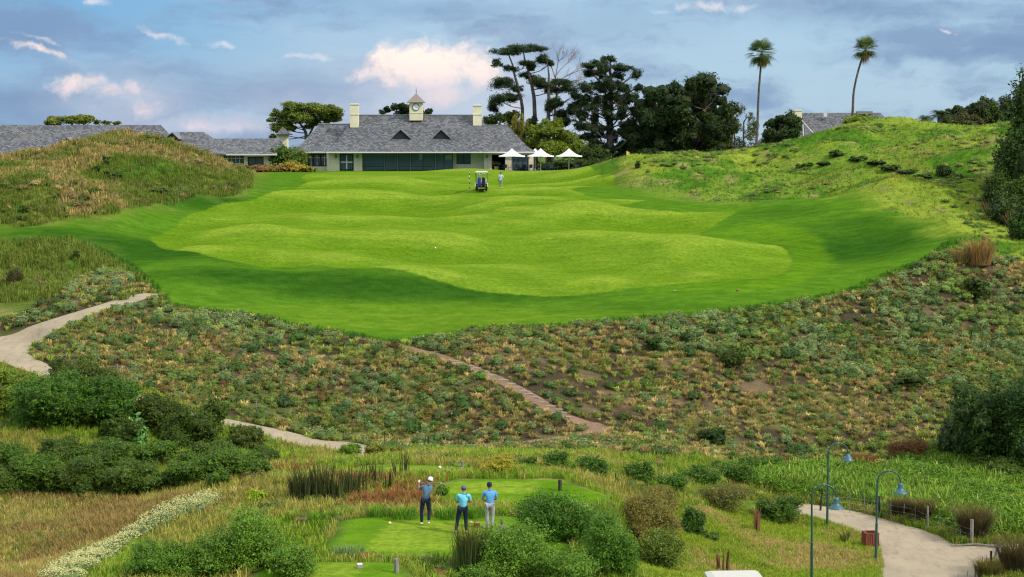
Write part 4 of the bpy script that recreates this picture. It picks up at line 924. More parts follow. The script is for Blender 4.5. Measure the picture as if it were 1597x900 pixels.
# ---------------------------------------------------------------- bladed plants: reeds, restios, flax, pampas
def blades(name, w, n, h, rad, width, lean, color, label, cat='plant', group=None, seed=1, var=0.25, tip=None, droop=0.4):
    rng = np.random.default_rng(seed); tp = tuft(n, h, width, lean, seed, rad, droop)
    kk = tp[2]; c = np.repeat((1 + var * rng.normal(size=n)).clip(0.4, 1.8), 6)[:, None] * np.array(color)
    if tip is not None: c[4::6] = tip; c[5::6] = tip
    o = mesh_from(name, tp[0], tp[1], BLADE, [('col', 'FLOAT_COLOR', c.clip(0.003, .9))], smooth=False); o.location = tuple(w); return tag(o, label, cat, group)
blades('reed_clump', T(735, 893), 420, 1.6, 0.42, 0.022, 0.20, (0.055, 0.095, 0.03), 'tall dark upright reed clump in front of the second golfer', seed=3, tip=(0.12, 0.07, 0.03))
blades('reed_clump', T(714, 890), 60, 1.4, 0.2, 0.018, 0.22, (0.11, 0.14, 0.05), 'thin sparse reeds at the left side of the dark reed clump', seed=4)
def restio(px, py, wpx, hpx, lab, col_=(0.075, 0.065, 0.035), seed=5, group=None):
    w = T(px, py); s_ = FOC / w[1]; blades('restio_clump', w, 900, hpx / s_ * 1.05, wpx / s_ * 0.24, 0.022, 0.62, col_, lab, seed=seed, group=group, tip=(0.15, 0.09, 0.05), droop=0.5)
restio(1520, 838, 78, 50, 'dark brown-green rush clump behind the tall fence post')
restio(1440, 812, 50, 34, 'dark rush clump further along behind the wire fence', seed=6)
restio(1405, 806, 46, 30, 'leftmost low dark rush clump behind the wire fence', seed=7)
restio(1585, 895, 76, 60, 'dark rush clump at the bottom right corner', seed=8)
restio(1540, 905, 50, 34, 'small rush clump with tawny tips by the gate post', (0.12, 0.12, 0.04), 9)
for i, (a, b_, h_) in enumerate([(475,782,52),(500,780,56),(525,780,50),(465,776,40),(545,772,44)]):
    w = T(a, b_); s_ = FOC / w[1]; blades('spiky_plant', w, 90, h_ / s_, 0.42, 0.05, 0.22, (0.05, 0.07, 0.025), 'dark spiky upright plant in the bed left of the golfers', group='dark spiky plants left of the golfers', seed=20 + i, tip=(0.05, 0.04, 0.02))
for i, (a, b_, h_) in enumerate([(575,762,52),(588,758,44),(606,762,32),(630,742,42),(618,745,30),(565,770,30)]):
    w = T(a, b_); s_ = FOC / w[1]; blades('seed_spike_plant', w, 14, h_ / s_, 0.2, 0.05, 0.25, (0.05, 0.055, 0.025), 'dark seed spikes standing above the red grass', group='dark seed spikes above the red grass', seed=30 + i)
for i, (a, b_, d_, s0) in enumerate([(1545,325,143,1.6),(1560,345,141,1.7),(1540,300,146,1.4),(1575,372,136,1.7),(1583,395,132,1.5),(1552,358,139,1.5)]):
    blades('flax_plant', G(a, d_), 46, s0, 0.25, 0.10, 0.75, (0.11, 0.085, 0.06), 'bronze flax plant with strap leaves at the foot of the right thicket', group='bronze flax plants along the right thicket', seed=40 + i, var=0.4)
blades('pampas_tuft', T(1528, 412), 700, 2.0, 0.8, 0.035, 0.45, (0.30, 0.19, 0.10), 'tawny pampas tuft on the lip above the right bank', seed=50, droop=0.5)
blades('pampas_tuft', T(1500, 408), 260, 1.0, 0.6, 0.035, 0.6, (0.28, 0.2, 0.11), 'low tawny tuft just left of the pampas tuft', seed=51)
for i, (a, b_, w_) in enumerate([(535,805,50),(590,802,40),(632,804,44),(700,804,40),(740,803,36),(820,800,50),(500,812,40),(860,806,50)]):
    blades('lush_grass_tuft', T(a, b_ + 3), 160, 0.42, w_ / 85.0, 0.03, 0.6, (0.085, 0.22, 0.018), 'lush bright green grass tuft along the back edge of the tee', cat='grass tuft', group='lush tufts along the back of the tee', seed=60 + i)
blades('blue_grass_tuft', T(545, 868), 150, 0.4, 0.5, 0.03, 0.5, (0.14, 0.22, 0.15), 'blue-green grass tuft in front of the tee', seed=70, cat='grass tuft')
blades('brown_stalks', T(1180, 830), 26, 1.1, 0.16, 0.07, 0.15, (0.17, 0.09, 0.06), 'brown dried stalk cluster on the slope below the round bush', seed=71)
blades('brown_stalks', T(1127, 893), 14, 0.9, 0.28, 0.08, 0.12, (0.13, 0.065, 0.04), 'brown dried stalks just above the white cart roof', seed=72)
blades('young_shrub', T(1318, 848), 30, 0.75, 0.15, 0.08, 0.5, (0.17, 0.19, 0.05), 'thin young shrub on the grass beside the wooden bin', seed=73)
# white flower band running up the field: grey foliage clumps crowded with white heads
WB = smooth_poly(poly_w([(78,915),(105,890),(168,860),(236,818),(290,790),(328,783),(342,787),(308,801),(246,826),(178,866),(120,912)]), 2)
q = rand_in(WB, 330, 55); r_ = np.random.default_rng(56); wt = []
for s_ in range(5):
    v, f, c, mk = dome_shrub(400 + s_, (0.72, 0.72, 0.60), n=110); wt.append((v, f, c, mk))
fl2 = []
for (v, f, c, mk) in wt:
    rng = np.random.default_rng(len(v)); m = 26; P_ = rng.normal(size=(m, 3)); P_[:, 2] = abs(P_[:, 2]) + 0.3; P_ /= np.linalg.norm(P_, axis=1)[:, None]; P_ = P_ * [0.42, 0.42, 0.32] + [0, 0, 0.18]; s_ = 0.024
    fv = np.stack([P_ + [-s_, -s_, 0], P_ + [s_, -s_, .02], P_ + [s_, s_, 0], P_ + [-s_, s_, .02]], 1).reshape(-1, 3)
    fl2.append((np.concatenate([v, fv]), np.concatenate([f, np.arange(len(fv)).reshape(-1, 4) + len(v)]), np.concatenate([c, np.tile([0.50, 0.50, 0.38], (len(fv), 1))]), np.concatenate([mk, np.ones(len(fv), bool)])))
v, f, c = scatter(fl2, gpos(q), r_.uniform(0.6, 1.2, len(q)), np.array((0.17, 0.25, 0.12))[None] * r_.uniform(0.7, 1.2, (len(q), 1)), 57)
tag(mesh_from('white_flower_band', v, f, LEAF, [('col', 'FLOAT_COLOR', c)], smooth=False), 'pale band of white flowering ground cover crossing the straw field', 'ground cover', None, 'stuff')

# ---------------------------------------------------------------- heath, forbs and low clumps that nobody could count
HC = []
for s_ in range(5):
    v, f, c = leaf_cloud([(0, 0, .14, .42, .42, .24), (.25, .1, .12, .25, .25, .2), (-.2, .2, .16, .22, .22, .2)], 150, .13, (1, 1, 1), 700 + s_, sprig=5, spread=.22, aspect=.35, up=.5, core=.1, var=.18, hue=.06)
    hv, hf, hc = hull([(0, 0, .12, .38, .38, .22)], (1.5, 1.5, 1.5), .8, n=9, m=5); HC.append(join_np([(v, f, c), (hv, hf, hc)]))
def clumps(name, label, q, size, pal, seed, cat='undergrowth'):
    q = q[visible_mask(q[:, 0], q[:, 1], 20)]; q = q[seen_cells(q, .4)]; r_ = np.random.default_rng(seed); cols = pick(pal, len(q), r_, .22)
    v, f, c = scatter(HC, gpos(q) - [0, 0, .05], r_.uniform(size[0], size[1], len(q)), cols, seed, szz=r_.uniform(size[0], size[1], len(q)) * .9)
    tag(mesh_from(name, v, f, LEAF, [('col', 'FLOAT_COLOR', c)], smooth=False), label, cat, None, 'stuff')
q = box_pts(-62, -20, 112, 192, 3600, 801); q = q[(f_lawn(q[:, 0], q[:, 1]) < -0.8) & (f_bank(q[:, 0], q[:, 1]) < 0)]; dn = fbm(q[:, 0] / 5, q[:, 1] / 5, 811, 3); q = q[np.random.default_rng(5).random(len(q)) < sstep(.38, .62, dn)]
clumps('mound_heath', 'lumpy heather and low scrub clumps over the left mounds', q, (.5, 1.7), [(0.22, 0.165, 0.11, 3), (0.12, 0.16, 0.045, 5), (0.08, 0.14, 0.03, 4), (0.28, 0.235, 0.13, 2), (0.15, 0.11, 0.08, 1)], 802)
q = box_pts(14, 70, 122, 200, 5200, 803); q = q[(f_lawn(q[:, 0], q[:, 1]) < -2.5) & (f_bank(q[:, 0], q[:, 1]) < 0)]; dn = fbm(q[:, 0] / 6, q[:, 1] / 6, 812, 3); q = q[np.random.default_rng(6).random(len(q)) < sstep(.45, .68, dn) * .8]
clumps('hill_forbs', 'low green forb clumps in the grass of the right hill', q, (.5, 1.3), [(0.12, 0.21, 0.03, 4), (0.20, 0.27, 0.05, 3), (0.07, 0.14, 0.02, 3), (0.25, 0.24, 0.10, 1)], 804)
q = box_pts(-34, 36, 48, 96, 5200, 805); q = q[(f_bank(q[:, 0], q[:, 1]) < -.2) & (f_tee(q[:, 0], q[:, 1]) < .02) & (f_mead(q[:, 0], q[:, 1]) < 0) & (f_slope(q[:, 0], q[:, 1]) < -.5) & (f_path(q[:, 0], q[:, 1]) > .6) & (f_dirt(q[:, 0], q[:, 1]) > .4)]; dn = fbm(q[:, 0] / 3, q[:, 1] / 3, 813, 3); q = q[np.random.default_rng(7).random(len(q)) < sstep(.42, .66, dn) * .7]
clumps('valley_forbs', 'mixed low forbs and small shrubs growing through the valley grass', q, (.45, 1.25), [(0.12, 0.20, 0.04, 5), (0.20, 0.26, 0.06, 3), (0.07, 0.13, 0.03, 3), (0.24, 0.20, 0.10, 2), (0.20, 0.09, 0.06, 1)], 806)
q = rand_in(MEADOW, 260, 807); q = q[f_path(q[:, 0], q[:, 1]) > 1.6]
clumps('meadow_shrubs', 'taller leafy hummocks within the hollow behind the wire fence', q, (.9, 2.2), [(0.11, 0.20, 0.03, 4), (0.08, 0.15, 0.025, 3), (0.16, 0.25, 0.04, 2)], 808)

q = rand_in(MEADOW, 5200, 820); q = q[f_path(q[:, 0], q[:, 1]) > 1.3]
field('meadow_grass', 'long soft green grass standing in the hollow behind the wire fence', q, TL, (.9, 2.0), [(0.15, 0.27, 0.04, 5), (0.10, 0.20, 0.03, 4), (0.24, 0.31, 0.08, 2)], 821)
# ---------------------------------------------------------------- trees
def tree(name, base_px, d, pads, color, label, leaf=0.26, n=9000, trunks=None, cat='tree', group=None, sprig=9, spread=0.16, gap=0.0, flat=False, hull_k=0.0, limb=0.12, aspect=0.5, depthk=1.0, shell=(0.74, 1.06), seed=None, base_y=None, limbs=True, subs=5, var=0.24, up=0.35):
    """pads: foliage masses as (px, py, rx, ry[, offset in depth]) at distance d; trunks: lists of (px, py, radius)"""
    root_p = G(base_px, d); s_ = FOC / d; root = empty(name, tuple(root_p)); tag(root, label, cat, group)
    rng = np.random.default_rng(seed if seed is not None else int(base_px * 3 + d))
    L = []
    for p in pads:
        off = p[4] if len(p) > 4 else rng.uniform(-0.35, 0.35) * p[2] / s_ * 2
        w = W(p[0], p[1], d + off) - root_p; L.append((w[0], w[1], w[2], p[2] / s_, p[2] / s_ * depthk, p[3] / s_))
    n = int(n * 2.1); leaf = leaf * 1.12; L0 = L; L = []
    for l in L0:                                      # every mass breaks up into smaller tufts
        for _ in range(subs):
            k = rng.uniform(0.30, 0.66) if subs < 6 else rng.uniform(0.18, 0.46); dd = rng.normal(size=3); dd /= np.linalg.norm(dd); dd *= rng.uniform(0.45, 0.95)
            L.append((l[0] + dd[0] * l[3] * .85, l[1] + dd[1] * l[4] * .85, l[2] + dd[2] * l[5] * .9, l[3] * k, l[4] * k, l[5] * k * 1.25))
        if subs < 6 and (hull_k or not flat): L.append((l[0], l[1], l[2], l[3] * .62, l[4] * .62, l[5] * .62))
    v, f, c = leaf_cloud(L, n, leaf, color, int(base_px + d), sprig=sprig, spread=spread, aspect=aspect, gap=gap, core=0.12 if flat else 0.18, shell=shell, var=var, up=up)
    parts = [(v, f, c)]
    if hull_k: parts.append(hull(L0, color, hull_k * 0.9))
    foliage_obj('crown', parts, parent=root)
    mb = MB(); tips = []
    for tr in (trunks or [[(base_px, None, 0.3), (L and base_px, pads[0][1], 0.12)]]):
        pts = []; rr = []
        for (a, b_, r_) in tr:
            w = np.array([ (W(a, 240, d)[0]) - root_p[0], 0, -0.4]) if b_ is None else W(a, b_, d) - root_p
            if b_ is None: w[0] = G(a, d)[0] - root_p[0]
            pts.append(w); rr.append(r_)
        P_ = smooth_poly(np.array(pts), 4, closed=False); R_ = np.interp(np.arange(len(P_)) / 4, np.arange(len(rr)), rr)
        P_[1:-1] += rng.normal(size=(len(P_) - 2, 3)) * 0.05; mb.tube(P_, list(R_), 8); tips.append((P_, R_))
    if limbs:
        for l in L0:
            best = None
            for (P_, R_) in tips:
                dz = l[2] - P_[:, 2]; h_ = np.hypot(l[0] - P_[:, 0], l[1] - P_[:, 1]); ok = dz > 0.25 * h_; ok[0] = False
                if not ok.any(): ok = np.ones(len(P_), bool); ok[0] = False
                q = np.where(ok, np.hypot(h_, dz), 1e9); i = int(np.argmin(q))
                if best is None or q[i] < best[0]: best = (q[i], P_[i], R_[i])
            a = best[1]; b_ = np.array(l[:3]); m_ = (a + b_) / 2 + np.array([0, 0, -0.08 * np.linalg.norm(b_ - a)]) + rng.normal(size=3) * 0.1
            r0 = min(best[2] * 0.7, limb); mb.tube(smooth_poly(np.array([a, m_, b_]), 3, closed=False), list(np.linspace(r0, r0 * 0.35, 7)), 6)
            for _ in range(3):
                e = b_ + rng.normal(size=3) * np.array(l[3:]) * 0.55; mb.tube([m_, (m_ + e) / 2 + rng.normal(size=3) * 0.1, e], [r0 * .45, r0 * .3, r0 * .15], 5)
    mb.build('trunk', BARK, root, smooth=True); return root
PINE = (0.024, 0.048, 0.018); DARK = (0.022, 0.046, 0.014); MIDG = (0.07, 0.115, 0.02)
# three tall pines with layered plates
tree('pine_tree', 812, 262, [(790,82,24,7),(812,75,26,7),(776,98,10,6),(795,106,14,6),(822,98,12,6),(785,130,20,8),(800,150,20,9),(778,156,16,10),(808,140,12,6),(770,168,8,8)], PINE,
     'leftmost tall pine with slender leaning trunk and layered dark needles', n=15000, gap=0.28, leaf=0.22, aspect=0.35, trunks=[[(817,None,.30),(814,170,.26),(806,130,.2),(797,95,.12),(792,82,.06)]], spread=0.42, limb=0.09, subs=10, shell=(0.4, 1.45))
tree('pine_tree', 837, 262, [(835,76,20,6),(848,92,14,7),(858,99,8,5),(830,104,11,6),(838,125,22,7),(852,133,20,6),(820,118,10,5),(872,128,18,6),(860,140,14,6)], PINE,
     'middle tall pine with the thickest trunk, between two others', n=13000, gap=0.28, leaf=0.22, aspect=0.35, trunks=[[(836,None,.38),(834,195,.34),(832,150,.28),(825,115,.2),(818,90,.12),(815,78,.06)]], spread=0.42, limb=0.1, subs=10, shell=(0.4, 1.45))
tree('pine_tree', 857, 260, [(885,138,18,6),(898,148,10,6),(868,160,12,10),(858,165,9,10),(880,175,16,9),(895,170,14,9),(905,160,9,6),(888,190,18,8),(872,186,10,7),(902,196,12,7),(880,128,10,4)], PINE,
     'right-hand tall pine of the trio with half bare upper limbs', n=15000, gap=0.28, leaf=0.22, aspect=0.35, trunks=[[(854,None,.34),(855,180,.3),(856,140,.22),(855,110,.12),(853,95,.05)]], spread=0.42, limb=0.09, subs=10, shell=(0.4, 1.45))
# leafless tree
dt = empty('bare_tree', tuple(G(862, 264))); tag(dt, 'leafless pale grey branches spreading among the tall pines', 'tree'); mb = MB(); rp = G(862, 264); rb = np.random.default_rng(3)
def twig(a, b_, r0, lv):
    pts = smooth_poly(np.array([a, (a + b_) / 2 + rb.normal(size=3) * 0.12 * np.linalg.norm(b_ - a) * 0.6, b_]), 3, closed=False); mb.tube(pts, list(np.linspace(r0, r0 * 0.45, len(pts))), 5)
    if lv:
        for i in range(4):
            k = rb.uniform(0.35, 1.0); s0 = a + (b_ - a) * k; dr = (b_ - a) / np.linalg.norm(b_ - a) + rb.normal(size=3) * 0.55; dr[2] += 0.25; dr /= np.linalg.norm(dr); twig(s0, s0 + dr * np.linalg.norm(b_ - a) * rb.uniform(0.4, 0.7), r0 * 0.5, lv - 1)
mb.tube([np.array([0, 0, -.3]), W(864, 190, 264) - rp, W(868, 150, 264) - rp, W(866, 120, 264) - rp], [.25, .2, .15, .1], 7)
for (a0, b0), (a1, b1) in (((866,135),(895,112)), ((868,150),(900,125)), ((866,125),(872,86)), ((866,120),(888,96)), ((868,140),(896,134)), ((866,122),(856,92))): twig(W(a0, b0, 264) - rp, W(a1, b1, 264 + rb.uniform(-2, 2)) - rp, 0.09, 3)
DEAD, _, _ = pmat('dead_wood', (0.24, 0.19, 0.17), 0.9, 0.1); mb.build('trunk', DEAD, dt)
def mass(top, bot, step, seed, r=(10, 16)):
    """foliage masses filling everything under a skyline [(px, py)...]"""
    rr = np.random.default_rng(seed); o = []; tx, ty = zip(*top); x = tx[0] + 4
    while x < tx[-1] - 3:
        t_ = float(np.interp(x, tx, ty)); y = t_ + rr.uniform(5, 9)
        while y < bot:
            rad = rr.uniform(*r); o.append((x + rr.uniform(-4, 4), y, rad, rad * .75, rr.uniform(-3.5, 3))); y += step * rr.uniform(.9, 1.4)
        x += step * rr.uniform(.8, 1.25)
    return o
# big dark broad pine
rr = np.random.default_rng(12); pads = []
for (yy, x0, x1, ry) in [(92,925,965,9),(104,908,985,9),(118,905,998,10),(134,905,1000,11),(150,908,1000,12),(166,905,1004,11),(182,905,1000,11),(198,902,990,10),(214,905,985,12),(230,910,985,14),(246,915,985,12)]:
    n_p = max(3, int((x1 - x0) / 19))
    for i in range(n_p): pads.append((x0 + (x1 - x0) * (i + 0.5) / n_p + rr.uniform(-6, 6), yy + rr.uniform(-5, 5), rr.uniform(8, 15), ry * rr.uniform(0.55, .95), rr.uniform(-2.5, 2.5)))
pads += mass([(906,165),(915,140),(935,120),(960,118),(985,140),(996,165)], 246, 19, 31, (7, 12))
tree('dark_pine_tree', 951, 255, pads, PINE, 'huge broad dark pine standing behind the right end of the terrace', n=46000, leaf=0.23, aspect=0.4, hull_k=0.6, trunks=[[(950,None,.6),(951,200,.5),(953,150,.35),(952,100,.12)]], spread=0.4, gap=0.16, limb=0.14, subs=7, shell=(0.4, 1.5))
tree('evergreen_tree', 1030, 252, mass([(984,205),(994,180),(1002,158),(1010,140),(1018,132),(1030,136),(1042,131),(1056,134),(1068,150)], 240, 13, 1), (0.025, 0.055, 0.014), 'dark dense evergreen between the huge pine and the taller rounded one', n=34000, shell=(.6, 1.3), leaf=0.25, hull_k=0.9, trunks=[[(1030,None,.45),(1030,180,.3)]])
tree('evergreen_tree', 1100, 250, mass([(1062,170),(1068,140),(1080,126),(1095,118),(1106,118),(1118,126),(1128,140),(1136,165),(1146,195)], 240, 13, 2), (0.030, 0.058, 0.014), 'tall rounded dark evergreen right of the dense one', n=38000, shell=(.6, 1.3), leaf=0.25, hull_k=0.85, trunks=[[(1098,None,.5),(1098,170,.3)]])
tree('sparse_tree', 1160, 248, [(1140,180,9,9),(1155,172,9,9),(1170,182,9,10),(1148,200,14,14),(1168,208,14,16),(1180,196,8,9),(1152,228,18,16),(1174,232,14,14),(1135,215,10,14)], (0.085, 0.11, 0.04), 'thin grey-green tree beside the upright palm', n=5200, leaf=0.22, aspect=0.35, trunks=[[(1160,None,.2),(1160,200,.12),(1165,178,.05)],[(1150,None,.16),(1145,195,.08)]], gap=0.34)
tree('round_tree', 1216, 250, mass([(1190,215),(1196,192),(1208,181),(1222,178),(1236,184),(1246,198),(1252,215)], 232, 11, 4), (0.028, 0.062, 0.014), 'round dark green tree between the upright palm and the far chimney', n=13000, leaf=0.26, hull_k=0.75, trunks=[[(1214,None,.3),(1214,210,.2)]])
# bright trees by the terrace
tree('bright_tree', 858, 252, [(840,208,18,12),(862,203,20,13),(880,213,18,13),(830,225,16,14),(855,228,24,15),(850,198,14,10),(870,196,12,9),(882,232,22,16),(902,238,16,14),(825,240,14,12),(895,222,12,10),(915,244,12,10)], (0.13, 0.19, 0.018), 'bright yellow-green rounded tree behind the white parasols', n=16000, leaf=0.26, hull_k=0.78, trunks=[[(858,None,.3),(858,225,.2)]])
tree('bamboo', 806, 253, [(800,196,8,16),(812,200,8,18),(792,204,7,14),(820,206,7,14),(806,214,12,14)], (0.21, 0.21, 0.05), 'yellow-green bamboo behind the right end of the clubhouse roof', n=5200, leaf=0.28, aspect=0.2, trunks=[[(800,None,.05),(799,190,.03)],[(806,None,.05),(808,186,.03)],[(812,None,.05),(816,192,.03)]], limbs=False, cat='bamboo')
tree('small_tree', 775, 262, [(765,188,12,9),(780,184,12,9),(795,184,10,10),(806,178,8,8),(758,196,9,7),(828,196,12,12),(838,206,10,10)], (0.045, 0.08, 0.02), 'small mid green tree behind the right chimney', n=6000, leaf=0.26, trunks=[[(775,None,.2),(776,200,.12)]], hull_k=0.6)
tree('small_tree', 925, 248, [(915,240,12,12),(932,238,12,12),(945,246,12,10),(905,250,9,8)], (0.045, 0.085, 0.018), 'dark leafy shrub-tree behind the rightmost parasol', n=5000, leaf=0.25, trunks=[[(925,None,.15),(925,245,.1)]], hull_k=0.7)
tree('cypress_tree', 622, 285, [(603,170,9,5),(614,168,9,6),(626,166,9,6),(638,169,9,6),(595,175,6,4),(630,174,14,6)], DARK, 'dark treetop behind the roof left of the clock tower', n=4200, leaf=0.24, trunks=[[(622,None,.3),(622,175,.2)]], hull_k=0.6)
tree('cypress_tree', 662, 285, [(656,168,6,7),(668,174,7,5),(661,178,9,5)], DARK, 'dark treetop just right of the clock tower', n=1800, leaf=0.24, trunks=[[(662,None,.3),(662,178,.2)]], hull_k=0.6)
ap = [(440,175,15,8),(460,170,18,9),(485,172,20,9),(510,176,18,8),(470,184,24,8),(498,190,20,8),(440,196,18,8),(437,180,13,5),(452,170,16,5),(470,165,18,5),(490,168,18,6),(512,172,20,6),(528,176,13,5),(425,186,9,4),(445,192,16,5),(465,186,18,6),(490,184,18,6),(515,186,14,5),(432,204,13,6),(425,214,9,5),(452,200,10,5),(480,196,12,5)]
tree('acacia_tree', 480, 262, ap, (0.12, 0.17, 0.03), 'wide flat-topped acacia behind the left end of the clubhouse', n=20000, leaf=0.24, flat=True, trunks=[[(482,None,.35),(478,215,.28),(470,195,.16),(455,178,.07)],[(480,215,.2),(490,195,.14),(510,178,.06)]], limb=0.1)
tree('acacia_tree', 112, 275, [(85,188,14,6),(100,186,16,7),(118,186,16,7),(135,189,12,6),(76,191,8,4)], (0.15, 0.19, 0.04), 'flat treetop rising over the long left roof', n=7000, leaf=0.24, flat=True, trunks=[[(112,None,.3),(112,192,.2)]])
tree('acacia_tree', 172, 275, [(165,192,9,3),(180,192,8,2.5),(152,191,6,3)], (0.10, 0.13, 0.03), 'small flat treetop right of the larger one over the left roof', n=1500, leaf=0.22, flat=True, trunks=[[(172,None,.25),(172,194,.15)]])
for i, (a, b_, rx, ry, c_, lb) in enumerate([(1495,172,16,10,(0.05,0.075,0.03),'grey-green scrubby tree right of the feather palm'),(1525,170,17,14,(0.045,0.065,0.03),'taller scrubby tree on the skyline near the right edge'),(1550,178,14,12,(0.05,0.09,0.02),'greener scrubby tree on the skyline nearest the right edge'),(1510,185,24,8,(0.07,0.075,0.035),'low olive scrub in front of the skyline trees')]):
    tree('skyline_tree', a, 225 - 3 * i, [(a - rx * .6, b_ + 4, rx * .6, ry * .8), (a, b_, rx * .7, ry), (a + rx * .6, b_ + 3, rx * .6, ry * .8), (a, b_ + ry, rx * .9, ry * .8)], c_, lb, n=5000, leaf=0.24, hull_k=0.6, trunks=[[(a,None,.2),(a,b_,.12)]])
# ---------------------------------------------------------------- fan palms
PALMG = np.array((0.07, 0.11, 0.03))
def fan_palm(label, pts, d, rcrown, skirt):
    base = G(pts[0][0], d); root = empty('fan_palm', tuple(base)); tag(root, label, 'palm tree')
    P_ = np.array([W(a, b_, d) - base if b_ is not None else np.array([0, 0, -0.3]) for (a, b_) in pts]); P_ = smooth_poly(P_, 6, closed=False)
    MB().tube(P_, list(np.interp(np.linspace(0, 1, len(P_)), [0, .08, .5, 1], [.34, .18, .14, .12])), 10).build('trunk', BARK, root, smooth=True)
    top = P_[-1]; rng = np.random.default_rng(int(d)); Vs, Fs, Cs = [], [], []
    def frond(az_, el_, ln, c, spreadk=1.0):
        dr = np.array([math.cos(az_) * math.cos(el_), math.sin(az_) * math.cos(el_), math.sin(el_)]); st = top + dr * ln * 0.42 + np.array([0, 0, -0.02])
        side = np.cross(dr, [0, 0, 1]); side /= np.linalg.norm(side) + 1e-9; upv = np.cross(side, dr); o = len(Vs)
        w = side * 0.02; Vs.extend([top - w, top + w, st + w, st - w]); Fs.append((o, o + 1, o + 2, o + 3)); Cs.extend([c] * 4)
        for k in range(15):
            a = (k - 7) / 7 * 1.25 * spreadk; dd = dr * math.cos(a) + side * math.sin(a) + upv * 0.12; dd = dd / np.linalg.norm(dd); L_ = ln * 0.62 * (1 - 0.25 * abs(a) / 1.25); pw = np.cross(dd, upv); pw = pw / np.linalg.norm(pw) * 0.032
            m_ = st + dd * L_ * 0.65; e = st + dd * L_ + np.array([0, 0, -0.22 * L_]); o = len(Vs); cc = c * rng.uniform(0.75, 1.25)
            Vs.extend([st - pw * .5, st + pw * .5, m_ + pw, m_ - pw]); Fs.append((o, o + 1, o + 2, o + 3)); Cs.extend([cc] * 4); o = len(Vs)
            Vs.extend([m_ - pw, m_ + pw, e + pw * .1, e - pw * .1]); Fs.append((o, o + 1, o + 2, o + 3)); Cs.extend([cc] * 4)
    for i in range(60): frond(rng.uniform(0, 6.283), rng.uniform(-0.9, 1.3), rcrown * rng.uniform(0.85, 1.1), PALMG * rng.uniform(0.7, 1.3))
    mesh_from('crown', np.array(Vs), np.array(Fs), LEAF, [('col', 'FLOAT_COLOR', np.array(Cs))], smooth=False).parent = root
    Vs.clear(); Fs.clear(); Cs.clear()
    for i in range(skirt): frond(rng.uniform(0, 6.283), rng.uniform(-1.5, -0.8), rcrown * rng.uniform(0.5, 0.95), np.array((0.30, 0.21, 0.14)) * rng.uniform(0.6, 1.2), 0.6)
    mesh_from('dead_skirt', np.array(Vs), np.array(Fs), LEAF, [('col', 'FLOAT_COLOR', np.array(Cs))], smooth=False).parent = root
fan_palm('upright fan palm with a straight slender trunk', [(1178, None), (1181, 200), (1183, 150), (1186, 110), (1188, 82)], 216, 2.3, 26)
fan_palm('leaning fan palm on the hill crest with a curved trunk', [(1326, None), (1330, 170), (1332, 140), (1340, 105), (1350, 76)], 219, 2.1, 14)
# feather palm
def feather_palm(label, px, d, top_py, r, name='feather_palm', nf=34):
    base = G(px, d); root = empty(name, tuple(base)); tag(root, label, 'palm tree'); top = W(px, top_py, d) - base
    MB().tube([(0, 0, -.3), tuple(top * 0.5), tuple(top)], [.45, .38, .35], 10).build('trunk', BARK, root, smooth=True)
    rng = np.random.default_rng(int(px)); Vs, Fs, Cs = [], [], []
    for i in range(nf):
        az_ = rng.uniform(0, 6.283); el_ = rng.uniform(-0.1, 1.35); L_ = r * rng.uniform(0.85, 1.1); h = np.array([math.cos(az_), math.sin(az_), 0]); c = np.array((0.04, 0.075, 0.022)) * rng.uniform(0.7, 1.4); prev = None
        for k in range(13):
            s_ = k / 12; p = top + h * L_ * math.cos(el_) * s_ + np.array([0, 0, L_ * (math.sin(el_) * s_ - 0.75 * s_ * s_)])
            if prev is not None:
                side = np.cross(h, [0, 0, 1]); lw = r * 0.20 * math.sin(math.pi * min(1, s_ + 0.12)) + 0.05
                for sg in (-1, 1):
                    for q_ in (0.0, 0.5):
                        b0 = prev + (p - prev) * q_; b1 = b0 + (p - prev) * 0.3; e = b0 + side * sg * lw + (p - prev) * 1.0 + np.array([0, 0, -0.3 * lw]); o = len(Vs); Vs += [b0, b1, e + (p - prev) * 0.06, e]; Fs.append((o, o + 1, o + 2, o + 3)); Cs += [c] * 4
            prev = p
    mesh_from('crown', np.array(Vs), np.array(Fs), LEAF, [('col', 'FLOAT_COLOR', np.array(Cs))], smooth=False).parent = root
feather_palm('dark feather palm on the skyline right of the hill', 1466, 222, 180, 2.7)
feather_palm('lower dark feather palm left of the taller one on the skyline', 1442, 222, 186, 1.9)
feather_palm('small feather palm half hidden in scrub on the skyline', 1500, 220, 186, 1.9)

for i, (a, b_, w_, h_, d_, lb) in enumerate([(880,262,60,20,246,'dark low hedge of shrubs behind the middle parasols'),(915,262,50,24,245,'dark leafy shrub right of the last parasol'),(948,260,60,26,243,'dark shrub mass at the end of the terrace'),(985,256,60,26,240,'dark shrub mass behind the yellow flag'),(855,262,40,16,249,'dark low shrub behind the overlapping parasols')]):
    bush('terrace_shrub', a, b_, w_, h_, 'dark', lb, d=d_, col=(0.03, 0.06, 0.014))
for i, (a, w_, h_, d_) in enumerate([(1000,70,80,256),(1040,70,80,256),(1080,70,90,256),(1120,60,70,256),(1010,60,40,243),(1060,70,40,243),(1105,60,40,243),(1145,50,34,243)]):
    bush('understorey_shrub', a, 250, w_, h_, 'dark', 'black-green shrub filling the gap under the dark evergreens', 'shrubs under the dark evergreens', d=d_, col=(0.022, 0.048, 0.012))

